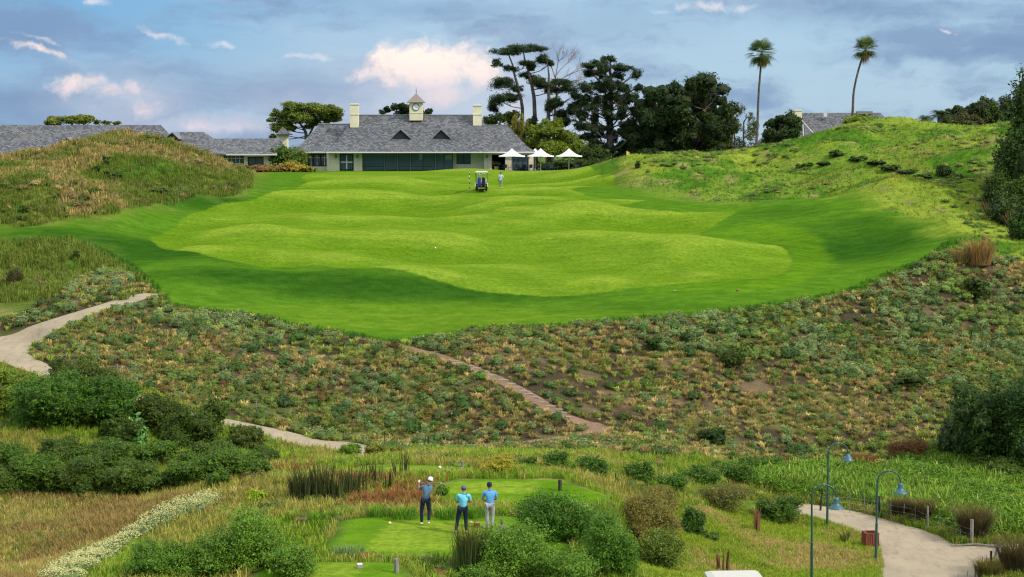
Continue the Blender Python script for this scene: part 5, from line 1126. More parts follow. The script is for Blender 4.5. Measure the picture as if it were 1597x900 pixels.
for i, (a, b_, rx, ry, lb) in enumerate([(1482,180,14,9,'low grey-green scrub tree filling in behind the feather palms'),(1538,164,15,14,'rounded olive tree on the skyline between two scrubby ones'),(1566,172,18,16,'dark skyline tree partly behind the right edge thicket')]):
    tree('skyline_tree', a, 228 + 2 * i, [(a - rx * .6, b_ + 4, rx * .7, ry * .8), (a, b_, rx * .8, ry), (a + rx * .6, b_ + 3, rx * .7, ry * .8), (a, b_ + ry * 1.2, rx, ry)], (0.05, 0.078, 0.03), lb, n=5000, leaf=0.24, hull_k=0.7, trunks=[[(a,None,.2),(a,b_,.12)]])
# ---------------------------------------------------------------- buildings
WALL, nt, b = pmat('cream_render', rough=0.9, spec=0.1); p = nt.node('ShaderNodeNewGeometry').outputs['Position']; nn = nt.noise(p, 0.8, 5, 0.65)
nt.l.new(nt.mix(nt.ramp(nn, 0.3, 0.7), (0.66, 0.60, 0.42), (0.76, 0.70, 0.50)), b.inputs['Base Color'])
TRIM, _, _ = pmat('white_trim', (0.62, 0.61, 0.56), 0.6); FRAME, _, _ = pmat('dark_frame', (0.02, 0.022, 0.028), 0.5); WHITE, _, _ = pmat('white_paint', (0.7, 0.7, 0.68), 0.5)
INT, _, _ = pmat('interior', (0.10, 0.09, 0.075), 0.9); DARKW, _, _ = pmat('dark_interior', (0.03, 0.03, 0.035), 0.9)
SLATE, nt, b = pmat('slate', rough=0.75, spec=0.3); gp = nt.node('ShaderNodeNewGeometry').outputs['Position']
sx_, sy_, sz_ = nt.sep(gp); uvv = nt.comb(nt.m('ADD', sx_, nt.m('MULTIPLY', sy_, 0.35)), nt.m('MULTIPLY', sz_, 1.6))
br_ = nt.node('ShaderNodeTexBrick'); nt.l.new(uvv, br_.inputs['Vector']); br_.inputs['Scale'].default_value = 1.0; br_.inputs['Brick Width'].default_value = 0.42; br_.inputs['Row Height'].default_value = 0.26; br_.inputs['Mortar Size'].default_value = 0.03
br_.inputs['Color1'].default_value = (0.06, 0.066, 0.075, 1); br_.inputs['Color2'].default_value = (0.20, 0.208, 0.222, 1); br_.inputs['Mortar'].default_value = (0.05, 0.052, 0.06, 1); br_.inputs['Bias'].default_value = -0.15
wn = nt.noise(nt.scale(gp, (1.6, 1.6, 3.2)), 3.0, 5, 0.8); wn2 = nt.noise(gp, 0.35, 3, 0.6)
c = nt.mix(nt.ramp(wn, 0.55, 0.68, 0, 0.75), br_.outputs[0], (0.42, 0.37, 0.32)); c = nt.mix(nt.ramp(wn, 0.42, 0.22, 0, 0.7), c, (0.05, 0.055, 0.07)); c = nt.mix(nt.ramp(wn2, 0.5, 0.8, 0, .35), c, (0.19, 0.15, 0.12)); nt.l.new(c, b.inputs['Base Color'])
bp = nt.node('ShaderNodeBump'); bp.inputs['Distance'].default_value = 0.05; nt.l.new(br_.outputs['Fac'], bp.inputs['Height']); bp.invert = True; nt.l.new(bp.outputs[0], b.inputs['Normal'])
GLASS = bpy.data.materials.new('window_glass'); GLASS.use_nodes = True; nt = NT(GLASS.node_tree); nt.n.remove(nt.n['Principled BSDF'])
gl = nt.node('ShaderNodeBsdfGlossy'); gl.inputs['Roughness'].default_value = 0.03; gl.inputs[0].default_value = (0.6, 0.75, 0.9, 1); tb = nt.node('ShaderNodeBsdfTransparent'); tb.inputs[0].default_value = (0.50, 0.60, 0.68, 1)
mx = nt.node('ShaderNodeMixShader'); mx.inputs[0].default_value = 0.06; nt.l.new(tb.outputs[0], mx.inputs[1]); nt.l.new(gl.outputs[0], mx.inputs[2]); df = nt.node('ShaderNodeBsdfDiffuse'); df.inputs[0].default_value = (0.15, 0.22, 0.27, 1); m2_ = nt.node('ShaderNodeMixShader'); m2_.inputs[0].default_value = 0.38; nt.l.new(mx.outputs[0], m2_.inputs[1]); nt.l.new(df.outputs[0], m2_.inputs[2]); nt.l.new(m2_.outputs[0], nt.n['Material Output'].inputs[0])  # diffuse blue-grey share paints a reflective sheen into the glass
def X_(px, d): return W(px, 240, d)[0]
def Z_(py, d): return W(800, py, d)[2]
club = empty('clubhouse', (0, 0, 0)); tag(club, 'long cream clubhouse with slate roof, clock tower and two chimneys', 'clubhouse')
club.location = (0, 240, 0)
_build = MB.build
def part(mb, name, mat, parent=club, **k):
    o = _build(mb, name, mat, None, **k)
    off = Vector((0, 0, 0)); q = parent
    while q: off += q.location; q = q.parent
    o.parent = parent; o.location = -off
    return o
YF = 240.0; GZ0 = CZ - 2.9 - 0.05; EZ = Z_(236.5, 238.6)
def bellroof(mb, x0, x1, yf, yb, ze, zr, rx0, rx1, ry=None, thick=0.12, hipl=True, hipr=True, flare=0.35):
    """hipped or gabled roof with a flared lower third; eave rectangle x0..x1, yf..yb; ridge rx0..rx1"""
    ry = (yf + yb) / 2 if ry is None else ry; lv = []
    for t_, k in ((0, 0), (0.25, 0.25 * (1 - flare)), (0.5, 0.5 * (1 - flare * 0.45)), (1, 1)):
        a = x0 + (rx0 - x0) * t_ ; b_ = x1 + (rx1 - x1) * t_; c_ = yf + (ry - yf) * t_; d_ = yb + (ry - yb) * t_; z_ = ze + (zr - ze) * k
        lv.append([(a, c_, z_), (b_, c_, z_), (b_, d_, z_), (a, d_, z_)])
    vs = [q for l in lv for q in l]; fs = []
    for i in range(3):
        for k in range(4): fs.append((i * 4 + k, i * 4 + (k + 1) % 4, (i + 1) * 4 + (k + 1) % 4, (i + 1) * 4 + k))
    o = len(vs); vs += [(x0, yf, ze - thick), (x1, yf, ze - thick), (x1, yb, ze - thick), (x0, yb, ze - thick)]
    for k in range(4): fs.append((o + k, o + (k + 1) % 4, (k + 1) % 4, k))
    fs.append((o + 3, o + 2, o + 1, o)); mb.add(vs, fs); return mb
RZ = Z_(180, 247.5)
# main roof, then the two lower wings
m = MB(); bellroof(m, X_(508, 238.5), X_(790, 238.5), 238.3, 256.5, EZ, RZ, X_(555, 247.5), X_(748, 247.5)); r1 = part(m, 'roof', SLATE)
r1['label'] = 'main slate roof with two gablets'
m = MB(); bellroof(m, X_(452, 239.5), X_(560, 243), 240.6, 257, EZ + 0.03, Z_(194, 248), X_(497, 248), X_(570, 248)); part(m, 'roof', SLATE)['label'] = 'lower slate roof of the left wing'
m = MB(); bellroof(m, X_(735, 241), X_(835, 240), 239.6, 257, EZ + 0.02, Z_(196, 248), X_(730, 248), X_(792, 248)); part(m, 'roof', SLATE)['label'] = 'lower slate roof of the right wing'
# ridge caps
RIDGE, _, _ = pmat('ridge_tile', (0.17, 0.18, 0.20), 0.8)
part(MB().tube([(X_(554, 247.4), 247.4, RZ + .02), (X_(749, 247.4), 247.4, RZ + .02)], 0.13, 6).tube([(X_(497, 248.8), 248.8, Z_(194, 248) + .04), (X_(556, 248.8), 248.8, Z_(194, 248) + .04)], 0.12, 6).tube([(X_(750, 248.3), 248.3, Z_(196, 248) + .04), (X_(792, 248.3), 248.3, Z_(196, 248) + .04)], 0.12, 6), 'ridge_cap', RIDGE)
# gutter
part(MB().box(X_(508, 238.3), 238.16, EZ - 0.2, X_(790, 238.3), 238.28, EZ - 0.02).box(X_(452, 240.4), 240.44, EZ - .17, X_(507, 240.4), 240.58, EZ + 0.0).box(X_(791, 239.4), 239.44, EZ - .18, X_(835, 239.4), 239.58, EZ), 'gutter', TRIM)
def gx(px): return X_(px, YF)
WT = EZ - 0.05
w = MB()
def wallseg(a, b_, z0=GZ0, z1=WT, y0=YF, th=0.3): w.box(gx(a), y0, z0, gx(b_), y0 + th, z1)
LW = YF + 1.6                                        # left wing front plane
w.box(X_(463, LW), LW, GZ0, X_(513, LW), LW + .3, Z_(259.5, LW)); w.box(X_(463, LW), LW, Z_(240.2, LW), X_(513, LW), LW + .3, WT)
w.box(X_(463, LW), LW + .3, GZ0, X_(463, LW) + .3, 255, WT); w.box(X_(511, LW), YF + .3, GZ0, X_(511, LW) + .3, LW - .002, WT)
wallseg(512, 529.5); wallseg(551.5, 564); wallseg(529.5, 551.5, Z_(240, YF), WT)
wallseg(755, 767); wallseg(788, 799); wallseg(824.5, 832); wallseg(767, 788, Z_(241, YF), WT); wallseg(799, 824.5, Z_(241, YF), WT)
RY = YF + 1.3                                       # recessed wall right of the glazing
w.box(X_(706, RY), RY, GZ0, X_(712, RY), RY + .25, WT); w.box(X_(734, RY), RY, GZ0, X_(757, RY), RY + .25, WT); w.box(X_(712, RY), RY, GZ0, X_(734, RY), RY + .25, Z_(256, RY)); w.box(X_(712, RY), RY, Z_(237.5, RY), X_(734, RY), RY + .25, WT)
w.box(gx(755), YF + .3, GZ0, gx(755) + .25, RY - .002, WT)
w.box(gx(831), YF + .3, GZ0, gx(832), 254.7, WT)
w.box(X_(463, LW) + .3, 254.7, GZ0, -14.2, 255, WT); w.box(-8.6, 254.7, GZ0, gx(832), 255, WT); w.box(-14.2, 254.7, GZ0, -8.6, 255, CZ - 1.35); w.box(-14.2, 254.7, CZ - .55, -8.6, 255, WT)
part(w, 'wall', WALL)
part(MB().box(X_(463, LW) + .31, LW + .31, GZ0 + .02, gx(830.5), 254.68, GZ0 + .1), 'floor', INT)
part(MB().box(X_(463, LW) + .31, YF + 1.7, WT - .3, gx(830.5), 254.68, WT - .2), 'ceiling', INT)
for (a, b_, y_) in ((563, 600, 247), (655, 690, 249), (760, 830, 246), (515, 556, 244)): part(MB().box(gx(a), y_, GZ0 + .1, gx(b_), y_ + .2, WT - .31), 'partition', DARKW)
# pilaster and downpipes
part(MB().box(gx(562), YF - .12, GZ0, gx(565), YF - .003, WT - .02), 'pilaster', WALL)
def window(a, b_, t_, bt, y, nv=0, nh=(), name='window', fw=0.09, mull=FRAME, sillk=False, thick=0.05, bay=None):
    x0, x1, z1, z0 = X_(a, y), X_(b_, y), Z_(t_, y), Z_(bt, y); f = MB()
    f.box(x0, y - .04, z0, x0 + fw, y + .08, z1).box(x1 - fw, y - .04, z0, x1, y + .08, z1).box(x0 + fw, y - .04, z1 - fw, x1 - fw, y + .08, z1).box(x0 + fw, y - .04, z0, x1 - fw, y + .08, z0 + fw)
    fr = part(f, name, FRAME)
    if nv or nh:
        g_ = MB()
        for i in range(nv): xm = x0 + fw + (x1 - x0 - 2 * fw) * (i + 1) / (nv + 1); g_.box(xm - thick / 2, y - .02, z0 + fw, xm + thick / 2, y + .06, z1 - fw)
        for h_ in nh: zm = z0 + (z1 - z0) * h_; g_.box(x0 + fw, y - .03, zm - thick / 2, x1 - fw, y + .07, zm + thick / 2)
        part(g_, 'mullion', mull, fr)
    part(MB().box(x0 + fw - .01, y + .015, z0 + fw - .01, x1 - fw + .01, y + .03, z1 - fw + .01), 'pane', GLASS, fr); return fr
# left wing band: six lights
for (a, b_) in [(463.5,473.5),(473.8,481),(481.3,488.5),(488.8,500),(500.3,511.5)]: window(a, b_, 240.4, 259.3, LW, 1, (0.7,), mull=WHITE if a > 473 else FRAME, thick=0.06)
fd = window(529.6, 551.4, 240.1, 265.6, YF, 1, (0.5,), name='french_door', fw=0.16, mull=WHITE, thick=0.16); fd['label'] = 'double glazed door with white cross bars'
for (a, b_, nv, nh) in [(564.2,600,0,(0.22,)),(600.2,620,0,()),(620.2,640,0,(0.2,)),(640.2,679,1,(0.2,)),(679.2,706,1,())]: window(a, b_, 236.8, 265.8, YF + 0.25, nv, nh, name='glazed_wall', thick=0.08)
LAMPM, _, _ = pmat('wall_lamp_metal', (0.20, 0.20, 0.19), 0.5)
REFLECT, _, _ = pmat('painted_reflection', (0.42, 0.52, 0.56), 0.8)
for (a, b_, t_, bt) in ((565, 599, 238, 254), (601, 606, 238, 265), (642, 659, 258, 264), (681, 704, 238, 242)): part(MB().box(gx(a), YF + .5, Z_(bt, YF), gx(b_), YF + .53, Z_(t_, YF)), 'reflection_panel', REFLECT)  # added pale panels behind the glazing, standing in for reflections in the panes
for a in (600, 620, 640, 679): part(MB().box(gx(a) - .05, YF + .12, GZ0, gx(a) + .05, YF + .2, WT - .02), 'glazing_post', LAMPM)
window(712, 734, 237.8, 255.8, RY + .02, 1, (), thick=0.07)
window(799.2, 824.3, 241.2, 265.4, YF + .1, 2, (), thick=0.07)
# sliding opening behind the planter stays dark and open
part(MB().box(gx(767), YF + .02, Z_(241, YF) - .12, gx(788), YF + .2, Z_(241, YF)).box(gx(767), YF + .02, GZ0, gx(767) + .1, YF + .2, Z_(241, YF) - .12).box(gx(788) - .1, YF + .02, GZ0, gx(788), YF + .2, Z_(241, YF) - .12), 'door_frame', FRAME)
for a in (524, 557.5, 759.5): part(MB().lathe([(0.05, 0), (0.13, .05), (0.16, .35), (0.10, .42), (0.03, .5)], (gx(a), YF - .16, Z_(246.5, YF)), 8), 'wall_lamp', LAMPM)
part(MB().box(gx(759.6), YF - .06, GZ0, gx(760.4), YF - .003, WT), 'downpipe', TRIM); part(MB().box(gx(513.5), YF - .06, GZ0, gx(514.2), YF - .003, WT), 'downpipe', TRIM)
# chimneys
def chimney(px0, px1, top, bot, y, parent=club, name='chimney'):
    x0, x1 = X_(px0, y), X_(px1, y); z1, z0 = Z_(top, y), Z_(bot, y); wd_ = x1 - x0
    c_ = part(MB().box(x0 + .08, y - .45, z0, x1 - .08, y + .75, z1 - .25).box(x0 + .02, y - .51, z0 + (z1 - z0) * .52, x1 - .02, y + .81, z0 + (z1 - z0) * .56), name, WALL, parent)
    part(MB().box(x0, y - .53, z1 - .25, x1, y + .83, z1 - .1).box(x0 + .1, y - .43, z1 - .1, x1 - .1, y + .73, z1), 'chimney_cap', TRIM, c_); return c_
chimney(546, 560.5, 161, 199, 245.0); chimney(737, 752, 163, 197, 245.6)
# gablets
for (a0, ap_, a1) in ((606, 625, 645), (670, 688, 707)):
    yd = 241.9; zb, zt = Z_(219, yd), Z_(201, yd); xa, xm, xb = X_(a0, yd), X_(ap_, yd), X_(a1, yd); dp = 3.2
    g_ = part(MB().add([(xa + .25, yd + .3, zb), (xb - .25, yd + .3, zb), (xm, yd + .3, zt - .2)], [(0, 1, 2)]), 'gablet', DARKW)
    rf = MB()
    for (xe, sg) in ((xa, 1), (xb, -1)):
        v = [(xe, yd, zb), (xm, yd, zt), (xm, yd + dp, zt), (xe, yd + dp, zb)]; t_ = 0.14
        vs = v + [(q[0], q[1], q[2] - t_) for q in v]; rf.add(vs, [(0, 1, 2, 3), (7, 6, 5, 4), (0, 4, 5, 1), (1, 5, 6, 2), (2, 6, 7, 3), (3, 7, 4, 0)])
    part(rf, 'gablet_roof', RIDGE, g_)
    part(MB().add([(xa + .5, yd + .22, zb + .02), (xb - .5, yd + .22, zb + .02), (xm, yd + .22, zt - .42), (xa + .5, yd + .29, zb + .02), (xb - .5, yd + .29, zb + .02), (xm, yd + .29, zt - .42)], [(0, 1, 2), (5, 4, 3), (0, 3, 4, 1), (1, 4, 5, 2), (2, 5, 3, 0)]), 'louvre', FRAME, g_)
# clock tower
yt = 246.6; x0, x1 = X_(639.5, yt), X_(659.5, yt); zb, zt = Z_(188, yt), Z_(160, yt); cxm = (x0 + x1) / 2
ct = part(MB().box(x0, yt - .9, zb, x1, yt + 1.0, zt).box(x0 - .05, yt - .95, zb + 1.05, x1 + .05, yt + 1.05, zb + 1.13), 'clock_tower', WALL)
rr_ = 1.34
m = MB(); prof = [(1.0, 0), (0.62, 0.5), (0.3, 0.95), (0.04, 1.32)]; vs = []; fs = []
for (k, h_) in prof: vs += [(cxm - rr_ * k, yt + .05 - rr_ * k, zt + h_), (cxm + rr_ * k, yt + .05 - rr_ * k, zt + h_), (cxm + rr_ * k, yt + .05 + rr_ * k, zt + h_), (cxm - rr_ * k, yt + .05 + rr_ * k, zt + h_)]
for i in range(3):
    for k in range(4): fs.append((i * 4 + k, i * 4 + (k + 1) % 4, (i + 1) * 4 + (k + 1) % 4, (i + 1) * 4 + k))
fs += [(3, 2, 1, 0), (12, 13, 14, 15)]; WOODT, _, _ = pmat('shingle', (0.24, 0.19, 0.16), 0.9); part(m.add(vs, fs), 'tower_roof', WOODT, ct)
part(MB().lathe([(0.05, 0), (0.03, .3), (0.10, .38), (0.03, .46), (0.02, .75), (0.006, 1.0)], (cxm, yt + .05, zt + 1.28), 8), 'finial', FRAME, ct)
zc_ = Z_(167.5, yt); CLK, _, _ = pmat('clock_white', (0.75, 0.76, 0.76), 0.5); NAVY, _, _ = pmat('clock_rim', (0.07, 0.11, 0.18), 0.5)
def disc(cx_, y, cz_, r0, r1, y2, n=32):
    vs, fs = [], []
    for k in range(n):
        a = 2 * math.pi * k / n; ca, sa = math.cos(a), math.sin(a); vs += [(cx_ + r0 * ca, y, cz_ + r0 * sa), (cx_ + r1 * ca, y, cz_ + r1 * sa), (cx_ + r1 * ca, y2, cz_ + r1 * sa), (cx_ + r0 * ca, y2, cz_ + r0 * sa)]
    for k in range(n):
        j = (k + 1) % n; fs += [(k * 4, k * 4 + 1, j * 4 + 1, j * 4), (k * 4 + 1, k * 4 + 2, j * 4 + 2, j * 4 + 1), (k * 4 + 3, k * 4, j * 4, j * 4 + 3)]
    return MB().add(vs, fs)
part(disc(cxm, yt - .96, zc_, 0.0, 0.44, yt - .901), 'clock_face', CLK, ct); part(disc(cxm, yt - .985, zc_, 0.44, 0.53, yt - .901), 'clock_rim', NAVY, ct)
hm = MB(); hm.box(cxm - .025, yt - .985, zc_, cxm + .025, yt - .965, zc_ + .12); hm.box(cxm, yt - .985, zc_ - .03, cxm + .26, yt - .965, zc_ + .03)
for k in range(12): a = 2 * math.pi * k / 12; hm.box(cxm + .37 * math.cos(a) - .02, yt - .975, zc_ + .37 * math.sin(a) - .02, cxm + .37 * math.cos(a) + .02, yt - .962, zc_ + .37 * math.sin(a) + .02)
part(hm, 'clock_hands', NAVY, ct)
# ---- left building: long barn-like roof and low wing
left = empty('long_slate_building', (0, 228, 0)); tag(left, 'long low building with slate roof behind the grassy left mound', 'building')
yl = 232.0; ez = Z_(240, yl)
m = MB(); bellroof(m, X_(-220, 228), X_(262, 228), 227.5, 243, ez, Z_(195, 235), X_(-190, 235), X_(251, 235), hipl=False, flare=0.12); part(m, 'roof', SLATE, left)['label'] = 'long plain slate roof'
m = MB(); bellroof(m, X_(248, 229.5), X_(350, 229.5), 229.2, 243, Z_(240.5, 229.3), Z_(206, 236), X_(270, 236), X_(318, 236), flare=0.15); part(m, 'roof', SLATE, left)['label'] = 'hipped slate roof with a small gablet'
m = MB(); bellroof(m, X_(318, 231.2), X_(432, 231.2), 231, 245, Z_(240, 231.1), Z_(216, 238), X_(322, 238), X_(436, 238), flare=0.15); part(m, 'roof', SLATE, left)['label'] = 'lowest slate roof over the cream wing'
part(MB().box(X_(295, 231), 230.84, Z_(240, 231.1) - .2, X_(432, 231), 230.98, Z_(240, 231.1) - .02).box(X_(-220, 227.3), 227.3, ez - .2, X_(250, 227.3), 227.45, ez - .02), 'gutter', TRIM, left)
yw = 232.3; gz = CZ - 2.8; wt_ = Z_(240, 231.1) - .04; w = MB()
def lseg(a, b_, z0=gz, z1=wt_): w.box(X_(a, yw), yw, z0, X_(b_, yw), yw + .3, z1)
lseg(289, 298); lseg(309, 317); lseg(332, 349); lseg(380, 386); lseg(411, 425); lseg(298, 309, gz, Z_(252, yw)); lseg(317, 332, gz, Z_(256, yw)); lseg(317, 332, Z_(249, yw), wt_); lseg(386, 411, Z_(244.5, yw), wt_)
w.box(X_(-200, 229.5), 229.5, gz, X_(288, 229.5), 229.8, ez - .05); w.box(X_(288, yw), 229.8, gz, X_(289, yw) , yw + .3, ez - .05); w.box(X_(424, yw), yw + .3, gz, X_(425, yw), 244, wt_); w.box(X_(-200, 230), 241.5, gz, X_(425, yw), 241.8, wt_)
part(w, 'wall', WALL, left)
_club = club
def lwin(a, b_, t_, bt, nv, nh, mull, name='window', th=.07):
    y = yw + .1; x0, x1, z1, z0 = X_(a, y), X_(b_, y), Z_(t_, y), Z_(bt, y); fw = .1; f = MB().box(x0, y - .04, z0, x0 + fw, y + .08, z1).box(x1 - fw, y - .04, z0, x1, y + .08, z1).box(x0 + fw, y - .04, z1 - fw, x1 - fw, y + .08, z1).box(x0 + fw, y - .04, z0, x1 - fw, y + .08, z0 + fw)
    fr = part(f, name, FRAME, left); g_ = MB()
    for i in range(nv): xm = x0 + (x1 - x0) * (i + 1) / (nv + 1); g_.box(xm - th / 2, y - .02, z0 + fw, xm + th / 2, y + .06, z1 - fw)
    for h_ in nh: zm = z0 + (z1 - z0) * h_; g_.box(x0 + fw, y - .03, zm - th / 2, x1 - fw, y + .07, zm + th / 2)
    if nv or nh: part(g_, 'mullion', mull, fr)
    part(MB().box(x0 + fw, y + .015, z0 + fw, x1 - fw, y + .03, z1 - fw), 'pane', GLASS, fr)
lwin(349.2, 379.8, 241.5, 264, 4, (.75, .4), WHITE, 'glazed_wall'); lwin(386.2, 410.8, 244.8, 264, 1, (), FRAME, 'glass_door'); lwin(298.2, 308.8, 242, 252, 1, (), FRAME); lwin(317.2, 331.8, 249.2, 256, 0, (), FRAME)
for (a0, ap_, a1, tpy, bpy_, yd) in ((255, 269, 279, 206, 216, 231.5), (93, 105, 117, 214, 224, 229.6)):
    zb, zt = Z_(bpy_, yd), Z_(tpy, yd); xa, xm, xb = X_(a0, yd), X_(ap_, yd), X_(a1, yd); g_ = part(MB().add([(xa + .15, yd + .2, zb), (xb - .15, yd + .2, zb), (xm, yd + .2, zt - .12)], [(0, 1, 2)]), 'gablet', DARKW, left); rf = MB()
    for xe in (xa, xb):
        v = [(xe, yd, zb), (xm, yd, zt), (xm, yd + 4.6, zt), (xe, yd + 4.6, zb)]; vs = v + [(q[0], q[1], q[2] - .12) for q in v]; rf.add(vs, [(0, 1, 2, 3), (7, 6, 5, 4), (0, 4, 5, 1), (1, 5, 6, 2), (2, 6, 7, 3), (3, 7, 4, 0)])
    part(rf, 'gablet_roof', RIDGE, g_)
# cupola behind
cu = empty('cupola_building', (X_(441, 256), 256, CZ - 3)); tag(cu, 'small cream turret with slate cap between the two buildings', 'turret')
part(MB().box(X_(433, 256), 255, CZ - 3.2, X_(449, 256), 257, Z_(209, 256)), 'wall', WALL, cu)
m = MB(); bellroof(m, X_(430, 254), X_(452, 254), 254.2, 257.8, Z_(209, 255), Z_(198, 256), X_(440.5, 256), X_(441.5, 256)); part(m, 'roof', SLATE, cu)
# far right building
rb_ = empty('far_slate_building', (X_(1315, 285), 285, 0)); tag(rb_, 'slate roofed building with cream chimney behind the right hill', 'building')
m = MB(); bellroof(m, X_(1195, 280), X_(1420, 280), 279, 295, Z_(225, 280), Z_(176, 287), X_(1228, 287), X_(1372, 287), flare=0.1); part(m, 'roof', SLATE, rb_)
part(MB().box(X_(1200, 282), 281, CZ - 4, X_(1412, 282), 294, Z_(225, 280) - .15), 'wall', WALL, rb_)
chimney(1236, 1250, 171, 200, 283.5, rb_); part(MB().box(X_(1336, 286), 286, Z_(178, 286), X_(1360, 286), 287.2, Z_(173.5, 286)), 'roof_vent', LAMPM, rb_); part(MB().box(X_(1285, 284), 284.6, Z_(182, 284), X_(1290, 284), 285.4, Z_(176, 284)), 'roof_light', TRIM, rb_)
part(MB().tube([(X_(1250, 279.6), 279.9, Z_(188, 280)), (X_(1272, 279.6), 279.2, Z_(213, 280))], .09, 5).tube([(X_(1252, 279.6), 279.9, Z_(192, 280)), (X_(1252, 279.6), 279.2, Z_(213, 280))], .07, 5), 'roof_flashing', TRIM, rb_)
# low hills on the far horizon behind the right skyline are left to the cloud bank
# ---------------------------------------------------------------- small built things
def simple(name, rgb, rough=0.7, spec=0.3, metal=0.0): return pmat(name, rgb, rough, spec, metal)[0]
GREENP = simple('green_paint', (0.022, 0.075, 0.072), 0.45, 0.5); GREENL = simple('lamp_shade_enamel', (0.03, 0.115, 0.135), 0.4, 0.5); BULB = simple('frosted_glass', (0.75, 0.72, 0.62), 0.3, 0.5)
BLACK = simple('black_rubber', (0.015, 0.015, 0.016), 0.8); STEEL = simple('steel', (0.45, 0.46, 0.47), 0.35, 0.5, 0.9)
def wood_mat(name, c1, c2, sc=9.0):
    m, nt, b = pmat(name, rough=0.9, spec=0.15); p = nt.node('ShaderNodeTexCoord').outputs['Object']; n_ = nt.noise(nt.scale(p, (sc, sc, 1.5)), 2.0, 5, 0.7)
    nt.l.new(nt.mix(nt.ramp(n_, 0.3, 0.7), c1, c2), b.inputs['Base Color']); return m
GREYW = wood_mat('weathered_wood', (0.13, 0.115, 0.10), (0.30, 0.28, 0.25)); DARKWD = wood_mat('dark_wood', (0.02, 0.018, 0.016), (0.07, 0.06, 0.05)); REDW = wood_mat('red_slats', (0.13, 0.035, 0.02), (0.24, 0.075, 0.045))
# lamps
def street_lamp(label, loc, rz, tilt, kindk):
    r_ = empty('street_lamp', tuple(loc), rz); r_.rotation_euler = (0, tilt, rz); tag(r_, label, 'street lamp', 'green swan-neck lamps along the path')
    MB().lathe([(.10, -.3), (.10, .02), (.075, .04), (.06, .08), (.055, 1.55), (.062, 1.56), (.062, 1.62), (.043, 1.64), (.040, 3.46)], (0, 0, 0), 12).build('post', GREENP, r_, smooth=False)
    arc = [(0.5 - 0.5 * math.cos(a), 0, 3.46 + 0.5 * math.sin(a)) for a in np.linspace(0, math.pi * 1.02, 18)]
    MB().tube(arc, .034, 8).build('swan_neck', GREENP, r_, smooth=True)
    MB().lathe([(.045, 0), (.05, .05), (.045, .09)], (.5 - .5 * math.cos(math.pi * .5), 0, 3.46 + .455), 8).build('collar', STEEL, r_)
    prof = [(.03, 0), (.06, -.02), (.10, -.06), (.115, -.10), (.115, -.24), (.15, -.30), (.22, -.37), (.33, -.45), (.335, -.465), (.32, -.455), (.21, -.36), (.10, -.26), (.01, -.22)] if kindk == 0 else [(.03, 0), (.05, -.02), (.12, -.10), (.14, -.16), (.19, -.18), (.20, -.26), (.29, -.32), (.30, -.335), (.28, -.33), (.18, -.26), (.05, -.2), (.01, -.19)]
    MB().lathe(prof[::-1], (1.0, 0, 3.45), 20).build('lamp_shade', GREENL, r_, smooth=True)
    MB().lathe([(.005, -.50), (.06, -.48), (.10, -.42), (.10, -.34), (.05, -.28)] if kindk == 0 else [(.005, -.46), (.07, -.44), (.12, -.38), (.12, -.30), (.05, -.24)], (1.0, 0, 3.45), 14).build('bulb', BULB, r_, smooth=True)
    return r_
p2 = T(1290, 820); street_lamp('swan-neck lamp with a tiered shade, standing furthest up the path', p2, 0.2, 0.0, 1)
p3 = T(1366, 874); street_lamp('swan-neck lamp with a wide bell shade, standing beside the slatted bin', p3, -0.05, 0.0, 0)
p1 = G(1266, 66.3); street_lamp('nearest swan-neck lamp, its post cut off by the lower picture edge', p1, 0.05, -0.015, 0)
# slatted bin
bp_ = T(1357, 853); bn = empty('litter_bin', tuple(bp_), 0.12); tag(bn, 'red-brown slatted wooden litter bin at the edge of the path', 'litter bin'); mb = MB()
for k in range(6):
    a0 = -.30 + k * .102
    for (u0, v0, u1, v1) in ((a0, -.31, a0 + .085, -.28), (a0, .28, a0 + .085, .31), (-.31, a0, -.28, a0 + .085), (.28, a0, .31, a0 + .085)): mb.box(u0, v0, .06, u1, v1, .66)
mb.build('slats', REDW, bn); MB().box(-.27, -.27, .0, .27, .27, .62).build('liner', BLACK, bn); MB().box(-.31, -.31, .662, .31, -.2, .69).box(-.31, .2, .662, .31, .31, .69).box(-.31, -.2, .662, -.2, .2, .69).box(.2, -.2, .662, .31, .2, .69).build('rim', REDW, bn)
# fences
def fence(name, label, posts, wire_h, thick):
    w0 = T(posts[0][0], posts[0][2]); r_ = empty(name, tuple(w0)); tag(r_, label, 'fence'); tops = []
    for (a, tp, bt, kd_, lean) in posts:
        w = T(a, bt); s_ = FOC / w[1]; h_ = (bt - tp) / s_; rd = {0: .018, 1: .055, 2: .085, 3: .045}[kd_]; lx = lean / s_; rel = w - w0
        seg = [(rel[0], rel[1], rel[2] - .2), (rel[0] + lx * .5, rel[1], rel[2] + h_ * .5), (rel[0] + lx, rel[1], rel[2] + h_)]
        MB().tube(seg, [rd, rd * .97, rd * .92], 8 if kd_ else 5).build('fence_post', {0: GREYW, 1: DARKWD, 2: GREYW, 3: GREYW}[kd_], r_); tops.append((rel, h_, lx))
    mb = MB()
    for hh in wire_h:
        for i in range(len(tops) - 1):
            (a, ha, la_), (b_, hb, lb) = tops[i], tops[i + 1]; A_ = np.array([a[0] + la_ * hh / max(ha, .5), a[1] - .02, a[2] + hh]); B_ = np.array([b_[0] + lb * hh / max(hb, .5), b_[1] - .02, b_[2] + hh]); mb.tube([A_, (A_ + B_) / 2 - np.array([0, 0, .02]), B_], thick, 4, cap=False)
    wr = mb.build('wire', STEEL, r_); return r_
